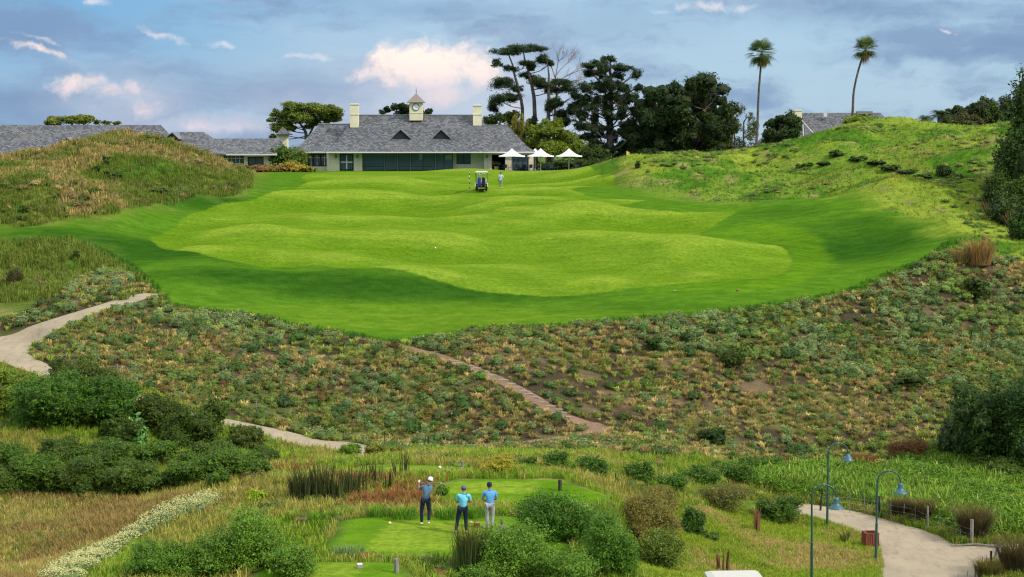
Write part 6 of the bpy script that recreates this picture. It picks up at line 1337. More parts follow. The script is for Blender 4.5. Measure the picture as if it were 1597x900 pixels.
fence('wire_fence', 'wire fence of thin stakes and dark posts on the far side of the path', [(1279,762,797,1,3),(1325,766,800,0,0),(1348,770,803,0,-1),(1371,773,806,1,0),(1389,781,812,0,0),(1409,785,815,0,1),(1427,789,819,0,0),(1447,788,828,3,-1),(1466,798,832,0,-1),(1498,824,845,0,0),(1515,809,851,2,0)], (.25, .5, .75), .0032)
fence('wire_fence', 'short wire fence with dark post at the bottom right corner', [(1545,858,896,1,0),(1531,866,898,0,1),(1537,872,898,0,0),(1521,881,903,3,0),(1508,889,908,0,1),(1494,895,915,0,0)], (.2, .45), .0032)
gp_ = T(1546, 880); gt = empty('timber_barrier', tuple(gp_)); tag(gt, 'fallen grey pole resting across the side path by a leaning post', 'barrier'); s_ = FOC / gp_[1]
MB().tube([T(1484, 853) - gp_ + (0, 0, .05), T(1520, 852) - gp_ + (0, 0, .1), T(1556, 856) - gp_ + (0, 0, .1)], .05, 8).build('rail', GREYW, gt)
a = T(1548, 874) - gp_; MB().tube([a + (0, 0, -.1), a + (0.32, 0, .85)], .06, 8).build('leaning_post', GREYW, gt)
# stakes and short posts
def stake(px, tp, bt, rad, label, mat=GREYW, name='wooden_post', group=None, d=None):
    w = T(px, bt) if d is None else G(px, d); h_ = (bt - tp) * w[1] / FOC; mb = MB(); mb.tube([(0, 0, -.2), (0.01, 0, h_ * .5), (0, 0, h_ - .015), (0, 0, h_)], [rad, rad * .98, rad * .95, rad * .75], 10)
    o = mb.build(name, mat); o.location = tuple(w); return tag(o, label, 'post', group)
stake(618, 870, 893, .085, 'weathered grey post in the grass below the main tee')
stake(873, 748, 765, .08, 'dark square-topped post at the right end of the upper tee', DARKWD)
stake(721, 719, 737, .06, 'grey post at the end of the smallest back tee')
stake(1093 - 693, 625, 648, .035, 'thin stake in the planting above the reappearing path'); stake(183, 568, 584, .03, 'thin stake above the domed bushes on the left'); stake(207, 508, 520, .03, 'tiny stake beside the upper left path')
stake(600, 672, 700, .03, 'thin dark stake at the foot of the bank', DARKWD); stake(668, 680, 699, .05, 'stubby dark post at the foot of the bank', DARKWD); stake(960, 738, 752, .03, 'thin stake behind the upper tee on the right', DARKWD)
# tee furniture
def ball(px, py, r_, rgb, label, name='tee_marker'):
    w = T(px, py); m = simple(name + '_paint', rgb, 0.4, 0.5); o = MB().lathe([(r_ * .3, 0), (r_ * .8, r_ * .25), (r_, r_ * .8), (r_ * .85, r_ * 1.4), (r_ * .4, r_ * 1.75), (.004, r_ * 1.85)], n=14).build(name, m, smooth=True); o.location = tuple(w); return tag(o, label, 'tee marker')
ball(608, 818, .06, (0.7, 0.6, 0.3), 'pale yellow tee marker at the left corner of the main tee'); ball(686, 731, .07, (0.75, 0.75, 0.72), 'white ball marker on the back tee'); ball(735, 817, .06, (0.65, 0.5, 0.2), 'yellow tee marker between the second and third golfers')
ball(679, 388, .065, (0.8, 0.8, 0.8), 'white marker alone in the middle of the fairway'); ball(1150, 454, .08, (0.25, 0.05, 0.04), 'small red marker on the lawn near the right bank'); ball(1052, 455, .06, (0.45, 0.3, 0.2), 'small brown marker on the lawn left of the red one')
def smallbox(px, py, sx, sy, sz, m1, m2, label, name, d=None):
    w = T(px, py) if d is None else G(px, d); r_ = empty(name, tuple(w), 0.2); tag(r_, label, name.replace('_', ' ')); MB().box(-sx, -sy, 0, sx, sy, sz * .75).build('base_block', m1, r_, bevel=.01); MB().box(-sx * .9, -sy * .9, sz * .752, sx * .9, sy * .9, sz).build('cap_block', m2, r_, bevel=.01); return r_
smallbox(561, 886, .09, .09, .15, simple('stone_grey', (0.3, 0.28, 0.26)), simple('chalk', (0.7, 0.7, 0.68)), 'small grey block with white top on the nearest tee', 'tee_block')
smallbox(744, 820, .10, .07, .12, simple('brown_box', (0.20, 0.09, 0.04)), simple('tan_top', (0.4, 0.2, 0.1)), 'small brown box on the tee between two golfers', 'divot_box')
smallbox(699, 741, .12, .1, .22, BLACK, simple('chalk2', (0.75, 0.75, 0.75)), 'small black box with white top beside the back tee', 'marker_box')
w = T(780, 829); r_ = empty('tee_sign', tuple(w)); tag(r_, 'grey wedge shaped tee sign on a short wooden peg beside the third golfer', 'sign'); SG = simple('sign_stone', (0.36, 0.29, 0.27), 0.8)
MB().add([(-.16, -.05, .02), (.2, -.05, .02), (.2, .22, .02), (-.16, .22, .02), (-.02, .1, .2), (.16, .1, .2), (.16, .2, .2), (-.02, .2, .2)], [(0, 3, 2, 1), (4, 5, 6, 7), (0, 1, 5, 4), (1, 2, 6, 5), (2, 3, 7, 6), (3, 0, 4, 7)]).build('sign_face', SG, r_)
MB().tube([(.05, .24, -.1), (.05, .24, .42)], .04, 7).build('peg', GREYW, r_)
# stone steps down the dirt path
STONE, nt, b = pmat('step_stone', rough=0.9); p = nt.node('ShaderNodeNewGeometry').outputs['Position']; nt.l.new(nt.mix(nt.noise(p, 3.0, 4, 0.6), (0.17, 0.14, 0.11), (0.40, 0.34, 0.27)), b.inputs['Base Color'])
st_pts = [(705,563),(712,567),(730,571),(742,575),(754,580),(766,586),(783,593),(795,599),(807,605),(816,611),(824,615),(832,620),(845,628),(857,634),(868,639),(873,644),(882,651)]
for i, (a, b_) in enumerate(st_pts):
    w = T(a, b_); k = rs.uniform(.85, 1.15); o = MB().add([(-.34 * k, -.13, -.15), (.34 * k, -.15, -.15), (.36 * k, .13, -.15), (-.32 * k, .14, -.15), (-.34 * k, -.13, .03), (.34 * k, -.15, .03), (.36 * k, .13, .035), (-.32 * k, .14, .035)], [(0, 3, 2, 1), (4, 5, 6, 7), (0, 1, 5, 4), (1, 2, 6, 5), (2, 3, 7, 6), (3, 0, 4, 7)]).build('stone_step', STONE, bevel=.015)
    o.location = (w[0], w[1], w[2] + .02); o.rotation_euler = (0, 0, -0.15 + rs.uniform(-.12, .12)); tag(o, 'flat pale stone slab set as a step in the dirt path down the bank', 'step', 'stone steps down the bank')
# lantern top in the bushes
w = G(940, 56.2); w[2] = W(940, 892, 56.2)[2]; zg = float(ground(w[0], 56.2)); r_ = empty('garden_lantern', (w[0], w[1], zg)); tag(r_, 'small green pyramid-capped lantern poking out of the bushes', 'lantern'); hz = W(940, 884, 56.2)[2] - zg
MB().tube([(0, 0, -.1), (0, 0, hz)], .03, 6).build('stem', GREENP, r_); MB().lathe([(.09, hz), (.09, hz + .12)], n=4).build('lamp_glass', BULB, r_); MB().lathe([(.15, hz + .121), (.15, hz + .14), (.02, hz + .25), (.005, hz + .27)], n=4).build('lantern_cap', GREENL, r_)
# ---------------------------------------------------------------- parasols, terrace and furniture
terr = MB().box(X_(758, 238), 234.5, CZ - 3.4, X_(925, 238), 243, CZ - 2.86).build('terrace_paving', conc); kind(terr, 'structure')
CANV = simple('white_canvas', (0.80, 0.79, 0.76), 0.8, 0.1)
def parasol(px, d, label, half=1.85):
    TZ = CZ - 2.86; r_ = empty('parasol', (X_(px, d), d, TZ), 0.0); tag(r_, label, 'parasol', 'white peaked parasols on the terrace'); zt = Z_(231.5, d) - TZ; ze = Z_(243.5, d) - TZ
    vs, fs = [], []; N = 9
    def h_(t_): return ze + (zt - ze) * (1 - t_) ** 1.75
    for j in range(N + 1):
        t_ = j / N; r0 = half * t_ + .02
        for k in range(24):
            a = 2 * math.pi * k / 24 + math.pi / 4; c_, s_2 = math.cos(a), math.sin(a); q = 1 / max(abs(math.cos(a - math.pi / 4)), abs(math.sin(a - math.pi / 4))); rr2 = r0 * (1 + (q - 1) * (0.25 + .6 * t_)); sag = .10 * t_ * (1 - (q - 1) / .414)
            vs.append((rr2 * math.cos(a - math.pi / 4), rr2 * math.sin(a - math.pi / 4), h_(t_) + sag * .6))
    for j in range(N):
        for k in range(24): fs.append((j * 24 + k, (j + 1) * 24 + k, (j + 1) * 24 + (k + 1) % 24, j * 24 + (k + 1) % 24))
    o = len(vs); 
    for k in range(24): v_ = vs[N * 24 + k]; vs.append((v_[0], v_[1], v_[2] - .12))
    for k in range(24): fs.append((N * 24 + k, o + k, o + (k + 1) % 24, N * 24 + (k + 1) % 24))
    MB().add(vs, fs).build('canopy', CANV, r_, smooth=True); MB().tube([(0, 0, 0), (0, 0, zt - .03)], .055, 8).build('pole', TRIM, r_)
    for k in range(4): a = math.pi / 4 + k * math.pi / 2; MB().tube([(0, 0, ze + .02), (half * 1.3 * math.cos(a), half * 1.3 * math.sin(a), ze + .03)], .02, 5).build('rib', TRIM, r_)
    MB().box(-.4, -.4, 0.002, .4, .4, .07).build('base_plate', LAMPM, r_); return r_
parasol(798.3, 236.6, 'leftmost white peaked parasol, in front of the dark terrace door'); parasol(834.5, 241.8, 'white peaked parasol standing behind and overlapped by its right neighbour', 1.7)
parasol(843.2, 236.4, 'white peaked parasol overlapping the one behind it'); parasol(887.3, 238.5, 'white peaked parasol standing apart at the right end')
NAVYF = simple('navy_furniture', (0.03, 0.045, 0.075), 0.6); CLOTH = simple('slate_cloth', (0.07, 0.09, 0.13), 0.7)
def dining_table(x_, y_, label):
    r_ = empty('dining_table', (x_, y_, CZ - 2.86)); tag(r_, label, 'table', 'dark dining tables under the parasols'); MB().box(-.45, -.45, .71, .45, .45, .75).build('table_top', CLOTH, r_)
    for sx in (-1, 1):
        for sy in (-1, 1): MB().box(sx * .38 - .03, sy * .38 - .03, 0, sx * .38 + .03, sy * .38 + .03, .708).build('leg', NAVYF, r_)
    return r_
ch0 = empty('dining_chair', (0, 0, CZ - 2.86)); MB().box(-.23, -.23, .42, .23, .23, .47).build('seat', NAVYF, ch0); MB().box(-.23, .19, .472, .23, .23, .90).build('backrest', NAVYF, ch0)
for sx in (-1, 1):
    for sy in (-1, 1): MB().box(sx * .2 - .02, sy * .2 - .02, 0, sx * .2 + .02, sy * .2 + .02, .418).build('leg', NAVYF, ch0)
tag(ch0, 'dark navy chair at the dining tables under the parasols', 'chair', 'navy chairs on the terrace'); first = True
for i, (a, d_) in enumerate([(788, 238.2), (806, 237.6), (818, 239.5), (828, 237.2), (851, 238.8), (860, 237), (899, 239.2)]):
    x_ = X_(a, d_); dining_table(x_, d_, 'dark square dining table with cloth under the white parasols' if i < 6 else 'dark square dining table alone under the rightmost parasol')
    for k in range(4 if i < 6 else 3):
        an = math.pi / 2 * k; c_ = ch0 if first else copy_tree(ch0); first = False; c_.location = (x_ + .62 * math.sin(an), d_ + .62 * math.cos(an), CZ - 2.86); c_.rotation_euler = (0, 0, -an)
x_ = X_(694 + 4.5, 241.2); 
w = (X_(774, 238.6), 238.6, CZ - 2.86); pt_ = empty('planter', w); tag(pt_, 'square terracotta planter with a leafy plant by the dark terrace door', 'planter'); TERRA = simple('terracotta', (0.42, 0.27, 0.17), 0.9)
MB().add([(-.24, -.24, 0), (.24, -.24, 0), (.24, .24, 0), (-.24, .24, 0), (-.33, -.33, .62), (.33, -.33, .62), (.33, .33, .62), (-.33, .33, .62)], [(0, 3, 2, 1), (4, 5, 6, 7), (0, 1, 5, 4), (1, 2, 6, 5), (2, 3, 7, 6), (3, 0, 4, 7)]).build('pot', TERRA, pt_)
v, f, c = leaf_cloud([(0, 0, 1.0, .6, .5, .3), (-.3, 0, 1.1, .35, .3, .25), (.35, 0, 1.1, .35, .3, .2)], 500, .14, (0.07, 0.12, 0.025), 77, spread=.25, aspect=.3); foliage_obj('foliage', [(v, f, c)], parent=pt_)
# ---------------------------------------------------------------- flag and striped pole
w = G(977, 203.5); r_ = empty('golf_flag', tuple(w)); tag(r_, 'small yellow flag on a stick against the dark trees', 'flag'); h_ = W(977, 243, 203.5)[2] - w[2]; MB().tube([(0, 0, -.2), (0, 0, h_ + .6)], .02, 6).build('stick', STEEL, r_)
MB().add([(0, 0, h_ + .6), (.22, .05, h_ + .5), (.4, -.02, h_ + .45), (.38, 0, h_ + .05), (.2, .05, h_ + .1), (0, 0, h_ + .1), (0, .01, h_ + .6), (.22, .06, h_ + .5), (.4, -.01, h_ + .45), (.38, .01, h_ + .05), (.2, .06, h_ + .1), (0, .01, h_ + .1)], [(0, 1, 4, 5), (1, 2, 3, 4), (11, 10, 7, 6), (10, 9, 8, 7), (0, 6, 7, 1), (1, 7, 8, 2), (3, 9, 10, 4), (4, 10, 11, 5)]).build('cloth', simple('yellow_cloth', (0.7, 0.5, 0.06), .8), r_)
w = T(732, 296); r_ = empty('striped_pole', tuple(w)); tag(r_, 'thin black and white striped pole standing left of the golf cart', 'pole'); MB().tube([(0, 0, -.1), (0, 0, 1.75)], .028, 8).build('pole', WHITE, r_)
for k in range(4): MB().tube([(0, 0, .08 + k * .46), (0, 0, .30 + k * .46)], .031, 8).build('stripe', BLACK, r_)
# ---------------------------------------------------------------- golf cart, seen from behind
CREAM = simple('cart_cream', (0.50, 0.48, 0.41), 0.4, 0.5); NVY = simple('cart_dark', (0.025, 0.03, 0.04), 0.35, 0.5)
def golf_cart(loc, rz, label):
    r_ = empty('golf_cart', tuple(loc), rz); tag(r_, label, 'golf cart')
    MB().box(-.58, -1.05, .32, .58, 1.1, .42).box(-.56, -.75, .42, .56, -.02, .66).box(-.50, .85, .42, .50, 1.15, .85).box(-.42, 1.05, .42, .42, 1.25, .72).build('body', NVY, r_, bevel=.03)
    for sx in (-1, 1): MB().tube([(sx * .60, -1.08, .42), (sx * .60, -.98, .68), (sx * .60, -.72, .76), (sx * .60, -.46, .68), (sx * .60, -.38, .42)], .045, 6).build('fender', CREAM, r_)
    MB().box(-.54, -.1, .662, .54, .42, .78).build('seat', CREAM, r_, bevel=.03); MB().box(-.54, -.18, .80, .54, -.08, 1.18).build('backrest', CREAM, r_, bevel=.03)
    v = [(-.64, -.75), (.64, -.75), (.64, .95), (-.64, .95)]; vs = [(a, b_, 1.78) for a, b_ in v] + [(a * .98, b_ * .99, 1.86) for a, b_ in v] + [(a * .75, b_ * .8, 1.93) for a, b_ in v]
    MB().add(vs, [(3, 2, 1, 0), (0, 1, 5, 4), (1, 2, 6, 5), (2, 3, 7, 6), (3, 0, 4, 7), (4, 5, 9, 8), (5, 6, 10, 9), (6, 7, 11, 10), (7, 4, 8, 11), (8, 9, 10, 11)]).build('roof', CREAM, r_)
    for sx in (-1, 1):
        MB().tube([(sx * .55, -.3, .8), (sx * .57, -.6, 1.77)], .022, 6).build('strut', NVY, r_); MB().tube([(sx * .5, .95, .84), (sx * .55, .75, 1.77)], .022, 6).build('strut', NVY, r_)
        for y_ in (-.72, .78):
            wh = MB(); wh.lathe([(.12, -.09), (.21, -.10), (.235, -.06), (.235, .06), (.21, .10), (.12, .09)], n=18); ww = wh.build('wheel', BLACK, r_, smooth=False); ww.location = (sx * .48, y_, .235); ww.rotation_euler = (0, math.pi / 2, 0)
            rm = MB().lathe([(.02, -.092), (.125, -.08), (.125, .08), (.02, .092)], n=14).build('rim', WHITE, ww)
    MB().lathe([(.15, -.012), (.17, -.012), (.17, .012), (.15, .012)], n=14).build('steering_wheel', BLACK, r_).location = (-.25, .62, 1.0)
    MB().tube([(-.45, -1.0, .5), (.45, -1.0, .5)], .03, 6).build('bumper', CREAM, r_); return r_
cl = T(751, 297.5); golf_cart(cl, 0.0, 'golf cart with cream roof parked on the fairway before the clubhouse')
def golf_bag(loc, rgb, label, rz=0.0):
    r_ = empty('golf_bag', tuple(loc), rz); r_.rotation_euler = (0.12, 0, rz); tag(r_, label, 'golf bag'); m = simple('bag_fabric', rgb, .7)
    MB().lathe([(.15, 0), (.165, .03), (.15, .3), (.16, .6), (.165, .82), (.15, .86), (.13, .84)], n=14).build('bag_body', m, r_, smooth=True); MB().box(-.09, -.20, .12, .09, -.13, .48).build('pocket', m, r_, bevel=.02)
    rg_ = np.random.default_rng(int(rgb[2] * 1000))
    for k in range(6):
        a = k * 1.047; x_, y_ = .08 * math.cos(a), .08 * math.sin(a); e = (x_ * 1.5, y_ * 1.5, 1.05 + rg_.uniform(0, .15)); MB().tube([(x_, y_, .5), e], .008, 5).build('club_shaft', STEEL, r_)
        MB().lathe([(.01, 0), (.035, .02), (.045, .07), (.02, .11), (.004, .12)], e, 8).build('club_head_cover', WHITE if k % 2 else BLACK, r_, smooth=True)
    return r_
golf_bag(cl + np.array([-.2, -.96, .45]), (0.02, 0.05, 0.28), 'blue golf bag strapped to the left of the cart back'); golf_bag(cl + np.array([.22, -.96, .45]), (0.02, 0.015, 0.03), 'black golf bag strapped to the right of the cart back')
dsel = min(np.arange(38, 60, .25), key=lambda d_: abs(proj(G(1150, d_)[0], d_, G(1150, d_)[2] + 1.93)[1] - 896)); wc_ = G(1150, dsel); wz = wc_[2]; golf_cart(wc_, math.pi / 2 + .05, 'golf cart at the bottom edge of which only the pale roof shows')
# ---------------------------------------------------------------- people
SKIN = simple('skin', (0.42, 0.22, 0.14), .6); HAIR = simple('hair', (0.06, 0.04, 0.03), .8)
def skin_mesh(name, joints, bones, mat, parent, root=0, sub=2):
    """joints {key: (x, y, z, r[, r2])}, bones [(a, b)] -> one continuous smooth surface"""
    keys = list(joints); me = bpy.data.meshes.new(name); me.from_pydata([joints[k][:3] for k in keys], [(keys.index(a), keys.index(b_)) for a, b_ in bones], []); o = bpy.data.objects.new(name, me); C.objects.link(o)
    md = o.modifiers.new('s', 'SKIN'); md.use_smooth_shade = True; md.branch_smoothing = 0.3
    if not me.skin_vertices: me.skin_vertices.new() if hasattr(me.skin_vertices, 'new') else None
    sv = me.skin_vertices[0].data
    for i, k in enumerate(keys): j = joints[k]; sv[i].radius = (j[3], j[4] if len(j) > 4 else j[3]); sv[i].use_root = (i == root)
    m2 = o.modifiers.new('u', 'SUBSURF'); m2.levels = sub; m2.render_levels = sub
    dg = bpy.context.evaluated_depsgraph_get(); ev = o.evaluated_get(dg); nm = bpy.data.meshes.new_from_object(ev); nm.name = name; o.modifiers.clear(); o.data = nm; bpy.data.meshes.remove(me); nm.materials.clear(); nm.materials.append(mat)
    for q in nm.polygons: q.use_smooth = True
    o.parent = parent; return o
def hand(J, B, key, wrist, dirv, side, palm, curl=0.5, sgn=1):
    """adds palm, four fingers and a thumb growing from joint key"""
    w = Vector(wrist); d = Vector(dirv).normalized(); s_ = Vector(side).normalized(); n_ = Vector(palm).normalized(); pk = key + 'palm'; pc = w + d * .055; J[pk] = (*pc, .030, .022); B.append((key, pk))
    for i, (off, ln) in enumerate(((-.027, .072), (-.009, .082), (.009, .077), (.026, .060))):
        a = pc + d * .035 + s_ * off; b1 = a + (d * math.cos(curl * .8) + n_ * math.sin(curl * .8)) * ln * .5; b2 = b1 + (d * math.cos(curl * 1.9) + n_ * math.sin(curl * 1.9)) * ln * .5
        ks = [f'{key}f{i}{j}' for j in range(3)]
        for k_, v_, r0 in zip(ks, (a, b1, b2), (.010, .009, .0075)): J[k_] = (*v_, r0)
        B += [(pk, ks[0]), (ks[0], ks[1]), (ks[1], ks[2])]
    t0 = w + d * .025 - s_ * .032; t1 = t0 + (d * .75 - s_ * .55 + n_ * .4).normalized() * .04; t2 = t1 + (d * .8 + n_ * .6).normalized() * .03
    J[key + 't0'] = (*t0, .012); J[key + 't1'] = (*t1, .011); J[key + 't2'] = (*t2, .009); B += [(pk, key + 't0'), (key + 't0', key + 't1'), (key + 't1', key + 't2')]
def person(name, loc, rz, label, pz, shirt, trouser, cap, shoe, shorts=False, group=None, capname='cap', scale=1.0, glove=None):
    """pz: joint positions of the pose"""
    r_ = empty(name, tuple(loc), rz); r_.scale = (scale,) * 3; tag(r_, label, 'person', group); P_ = {k: Vector(v) for k, v in pz.items()}
    pel, ch, nk, hd = P_['pelvis'], P_['chest'], P_['neck'], P_['head']; J = {}; B = []
    J['pel'] = (*pel, .095, .07); sp = pel.lerp(ch, .5); J['sp'] = (*sp, .095, .07); J['ch'] = (*ch, .105, .07); J['nk0'] = (*ch.lerp(nk, .6), .05); J['nk'] = (*nk, .052); J['jaw'] = (*nk.lerp(hd, .55), .062, .07); J['hd'] = (*hd, .078, .092); up = (hd - nk).normalized(); J['top'] = (*(hd + up * .07), .06, .07)
    B += [('pel', 'sp'), ('sp', 'ch'), ('ch', 'nk0'), ('nk0', 'nk'), ('nk', 'jaw'), ('jaw', 'hd'), ('hd', 'top')]
    for s_ in 'LR':
        sh, el_, wr = P_['sh' + s_], P_['el' + s_], P_['wr' + s_]; J['sh' + s_] = (*sh, .042); J['el' + s_] = (*el_, .036); J['fa' + s_] = (*el_.lerp(wr, .4), .038); J['wr' + s_] = (*wr, .025); B += [('ch', 'sh' + s_), ('sh' + s_, 'el' + s_), ('el' + s_, 'fa' + s_), ('fa' + s_, 'wr' + s_)]
        dv = (wr - el_).normalized(); hd_ = P_.get('hd' + s_, dv); sd_ = Vector(hd_).cross(Vector((0, 1, 0.2))).normalized(); hand(J, B, 'wr' + s_, wr, hd_, sd_ * (1 if s_ == 'L' else -1), Vector((0, 1, 0)) - Vector(hd_) * Vector(hd_).y, .8)
        hp, kn, an, to = P_['hp' + s_], P_['kn' + s_], P_['an' + s_], P_['to' + s_]; J['hp' + s_] = (*hp, .07); J['th' + s_] = (*hp.lerp(kn, .5), .062); J['kn' + s_] = (*kn, .052); J['ca' + s_] = (*kn.lerp(an, .35), .055); J['an' + s_] = (*an, .036); J['to' + s_] = (*to, .032)
        B += [('pel', 'hp' + s_), ('hp' + s_, 'th' + s_), ('th' + s_, 'kn' + s_), ('kn' + s_, 'ca' + s_), ('ca' + s_, 'an' + s_), ('an' + s_, 'to' + s_)]
    skin_mesh('body', J, B, SKIN, r_)
    # shirt
    J2 = {'a': (*(pel - up * .09), .158, .13), 'b': (*sp, .150, .12), 'c': (*ch, .168, .125), 'd': (*ch.lerp(nk, .65), .09)}; B2 = [('a', 'b'), ('b', 'c'), ('c', 'd')]
    for s_ in 'LR':
        sh, el_ = P_['sh' + s_], P_['el' + s_]; J2['s' + s_] = (*sh, .075); J2['t' + s_] = (*sh.lerp(el_, .5), .066); J2['u' + s_] = (*sh.lerp(el_, .85), .060); B2 += [('c', 's' + s_), ('s' + s_, 't' + s_), ('t' + s_, 'u' + s_)]
    skin_mesh('shirt', J2, B2, shirt, r_); MB().lathe([(.062, 0), (.066, .04), (.056, .045), (.052, 0)], tuple(nk - up * .045), 12).build('collar', shirt, r_)
    J3 = {'p': (*(pel - up * .01), .142, .115)}; B3 = []
    for s_ in 'LR':
        hp, kn, an = P_['hp' + s_], P_['kn' + s_], P_['an' + s_]; J3['h' + s_] = (*hp, .105); J3['t' + s_] = (*hp.lerp(kn, .5), .092); B3 += [('p', 'h' + s_), ('h' + s_, 't' + s_)]
        if shorts: J3['k' + s_] = (*hp.lerp(kn, .88), .085); B3.append(('t' + s_, 'k' + s_))
        else: J3['k' + s_] = (*kn, .072); J3['c' + s_] = (*kn.lerp(an, .5), .066); J3['e' + s_] = (*kn.lerp(an, .97), .056); B3 += [('t' + s_, 'k' + s_), ('k' + s_, 'c' + s_), ('c' + s_, 'e' + s_)]
    skin_mesh('shorts' if shorts else 'trousers', J3, B3, trouser, r_)
    for s_ in 'LR':
        an, to = P_['an' + s_], P_['to' + s_]; bk = an + (an - to).normalized() * .04; bk.z = min(an.z, to.z + (an.z - to.z) * .6); skin_mesh('shoe', {'h': (*bk, .044), 'm': (*an.lerp(to, .5), .046), 't': (*to, .040)}, [('h', 'm'), ('m', 't')], shoe, r_)
    fw = P_.get('face', Vector((0, 1, 0))).normalized()
    hb = hd + up * .035; cp = MB(); n = 18; vs, fs = [], []; rt = up.cross(fw).normalized(); fwp = rt.cross(up).normalized()
    for j, (rr_, zz) in enumerate(((.100, -.01), (.103, .03), (.092, .075), (.060, .105), (.012, .118))):
        for k in range(n): a = 2 * math.pi * k / n; vs.append(tuple(hb + rt * rr_ * .92 * math.cos(a) + fwp * rr_ * 1.06 * math.sin(a) + up * zz))
    for j in range(4):
        for k in range(n): fs.append((j * n + k, j * n + (k + 1) % n, (j + 1) * n + (k + 1) % n, (j + 1) * n + k))
    cp.add(vs, fs).add([tuple(hb + rt * .075 * s1 + fwp * y_ + up * z_) for s1, y_, z_ in ((-1, .08, .0), (1, .08, .0), (.75, .18, -.015), (-.75, .18, -.015), (-1, .08, .012), (1, .08, .012), (.75, .18, -.003), (-.75, .18, -.003))], [(0, 3, 2, 1), (4, 5, 6, 7), (0, 1, 5, 4), (1, 2, 6, 5), (2, 3, 7, 6), (3, 0, 4, 7)])
    cp.build(capname, cap, r_, smooth=True)
    hr = MB(); vs, fs = [], []
    for j, (rr_, zz) in enumerate(((.070, -.075), (.088, -.04), (.096, .0), (.094, .03))):
        for k in range(11): a = math.pi * (1.0 + k / 10); vs.append(tuple(hb + rt * rr_ * .9 * math.cos(a) + fwp * rr_ * 1.08 * math.sin(a) + up * zz))
    for j in range(3):
        for k in range(10): fs.append((j * 11 + k, j * 11 + k + 1, (j + 1) * 11 + k + 1, (j + 1) * 11 + k))
    hr.add(vs, fs).build('hair', HAIR, r_, smooth=True)
    # face: nose, ears, eyes
    fc = hd - up * .005; MB().add([tuple(fc + fwp * .085 + up * .02), tuple(fc + fwp * .087 - up * .025 + rt * .014), tuple(fc + fwp * .087 - up * .025 - rt * .014), tuple(fc + fwp * .115 - up * .02)], [(0, 1, 3), (0, 3, 2), (1, 2, 3)]).build('nose', SKIN, r_)
    for sg in (-1, 1):
        MB().lathe([(.004, 0), (.026, .004), (.028, .012), (.004, .018)], (0, 0, 0), 8).build('ear', SKIN, r_).matrix_local = Matrix.Translation(fc + rt * sg * .080) @ (rt * sg).to_track_quat('Z', 'Y').to_matrix().to_4x4()
        MB().lathe([(.002, -.008), (.009, -.004), (.009, .004), (.002, .008)], tuple(fc + fwp * .086 + rt * sg * .03 + up * .02), 8).build('eye', NAVYF, r_)
    MB().box(-.02, -.003, -.004, .02, .003, .004).build('mouth', simple('lip', (.3, .1, .08)), r_).matrix_local = Matrix.Translation(fc + fwp * .088 - up * .05)
    return r_
def cmat(name, c1, c2, sc=30.0):
    m, nt, b = pmat(name, rough=0.85, spec=0.1); p = nt.node('ShaderNodeTexCoord').outputs['Object']; nt.l.new(nt.mix(nt.ramp(nt.noise(p, sc, 3, .7), .35, .65), c1, c2), b.inputs['Base Color']); return m
NAVT = cmat('navy_cloth', (0.012, 0.018, 0.035), (0.02, 0.028, 0.05)); GREYT = cmat('grey_cloth', (0.33, 0.32, 0.34), (0.40, 0.39, 0.41)); BLUG = cmat('blue_grey_knit', (0.06, 0.13, 0.22), (0.14, 0.23, 0.34), 45)
AQUA = cmat('aqua_cloth', (0.14, 0.52, 0.66), (0.19, 0.58, 0.72), 8); SKYB = cmat('sky_cloth', (0.11, 0.33, 0.66), (0.15, 0.38, 0.70), 8); WHT = simple('white_cloth', (.75, .75, .75), .7); GRC = simple('grey_cap', (.12, .13, .16), .8); NVC = simple('navy_cap', (.012, .016, .03), .8); TANS = simple('orange_sole', (0.45, 0.17, 0.08), .7)
def club(name, loc, p0, p1, label, headdir=(1, 0, 0)):
    r_ = empty(name, tuple(loc)); tag(r_, label, 'golf club'); a, b_ = Vector(p0), Vector(p1); MB().tube([a, b_], [.007, .005], 6).build('shaft', STEEL, r_); MB().tube([a, a.lerp(b_, .25)], [.014, .011], 7).build('grip', BLACK, r_)
    h_ = Vector(headdir).normalized(); MB().tube([b_, b_ + h_ * .04, b_ + h_ * .09, b_ + h_ * .11], [.012, .03, .035, .01], 8).build('club_head', STEEL, r_); return r_
g1 = T(662, 819)
person('person', g1, 0.0, 'golfer in blue-grey polo and dark trousers finishing a swing, white cap', dict(pelvis=(.05, 0, .98), chest=(.10, .02, 1.30), neck=(.17, .02, 1.50), head=(.205, .03, 1.62), shL=(-.05, .03, 1.42), elL=(-.21, .12, 1.27), wrL=(-.20, .14, 1.50), hdL=(0.05, .1, 1), shR=(.27, .06, 1.38), elR=(.10, .30, 1.36), wrR=(-.12, .22, 1.52), hdR=(-.6, .1, .7),
       hpL=(-.045, 0, .93), knL=(-.10, .02, .50), anL=(-.10, -.02, .09), toL=(-.13, .14, .045), hpR=(.14, 0, .93), knR=(.17, .06, .50), anR=(.16, -.10, .17), toR=(.15, .02, .04), face=(.55, 1, 0)), BLUG, NAVT, WHT, WHT)
club('golf_club', g1, (-.19, .14, 1.56), (.62, -.30, 1.62), 'golf club wrapped behind the swinging golfer at shoulder height', (0, -1, -.3))
gl_ = skin_mesh('golf_glove', {'a': (-.20, .14, 1.51, .034), 'b': (-.195, .15, 1.565, .045), 'c': (-.19, .16, 1.61, .036)}, [('a', 'b'), ('b', 'c')], WHT, None); gl_.location = tuple(g1); gl_.parent = [o for o in S.objects if o.name == 'person'][0]; gl_.location = (0, 0, 0)
g2 = T(719, 832)
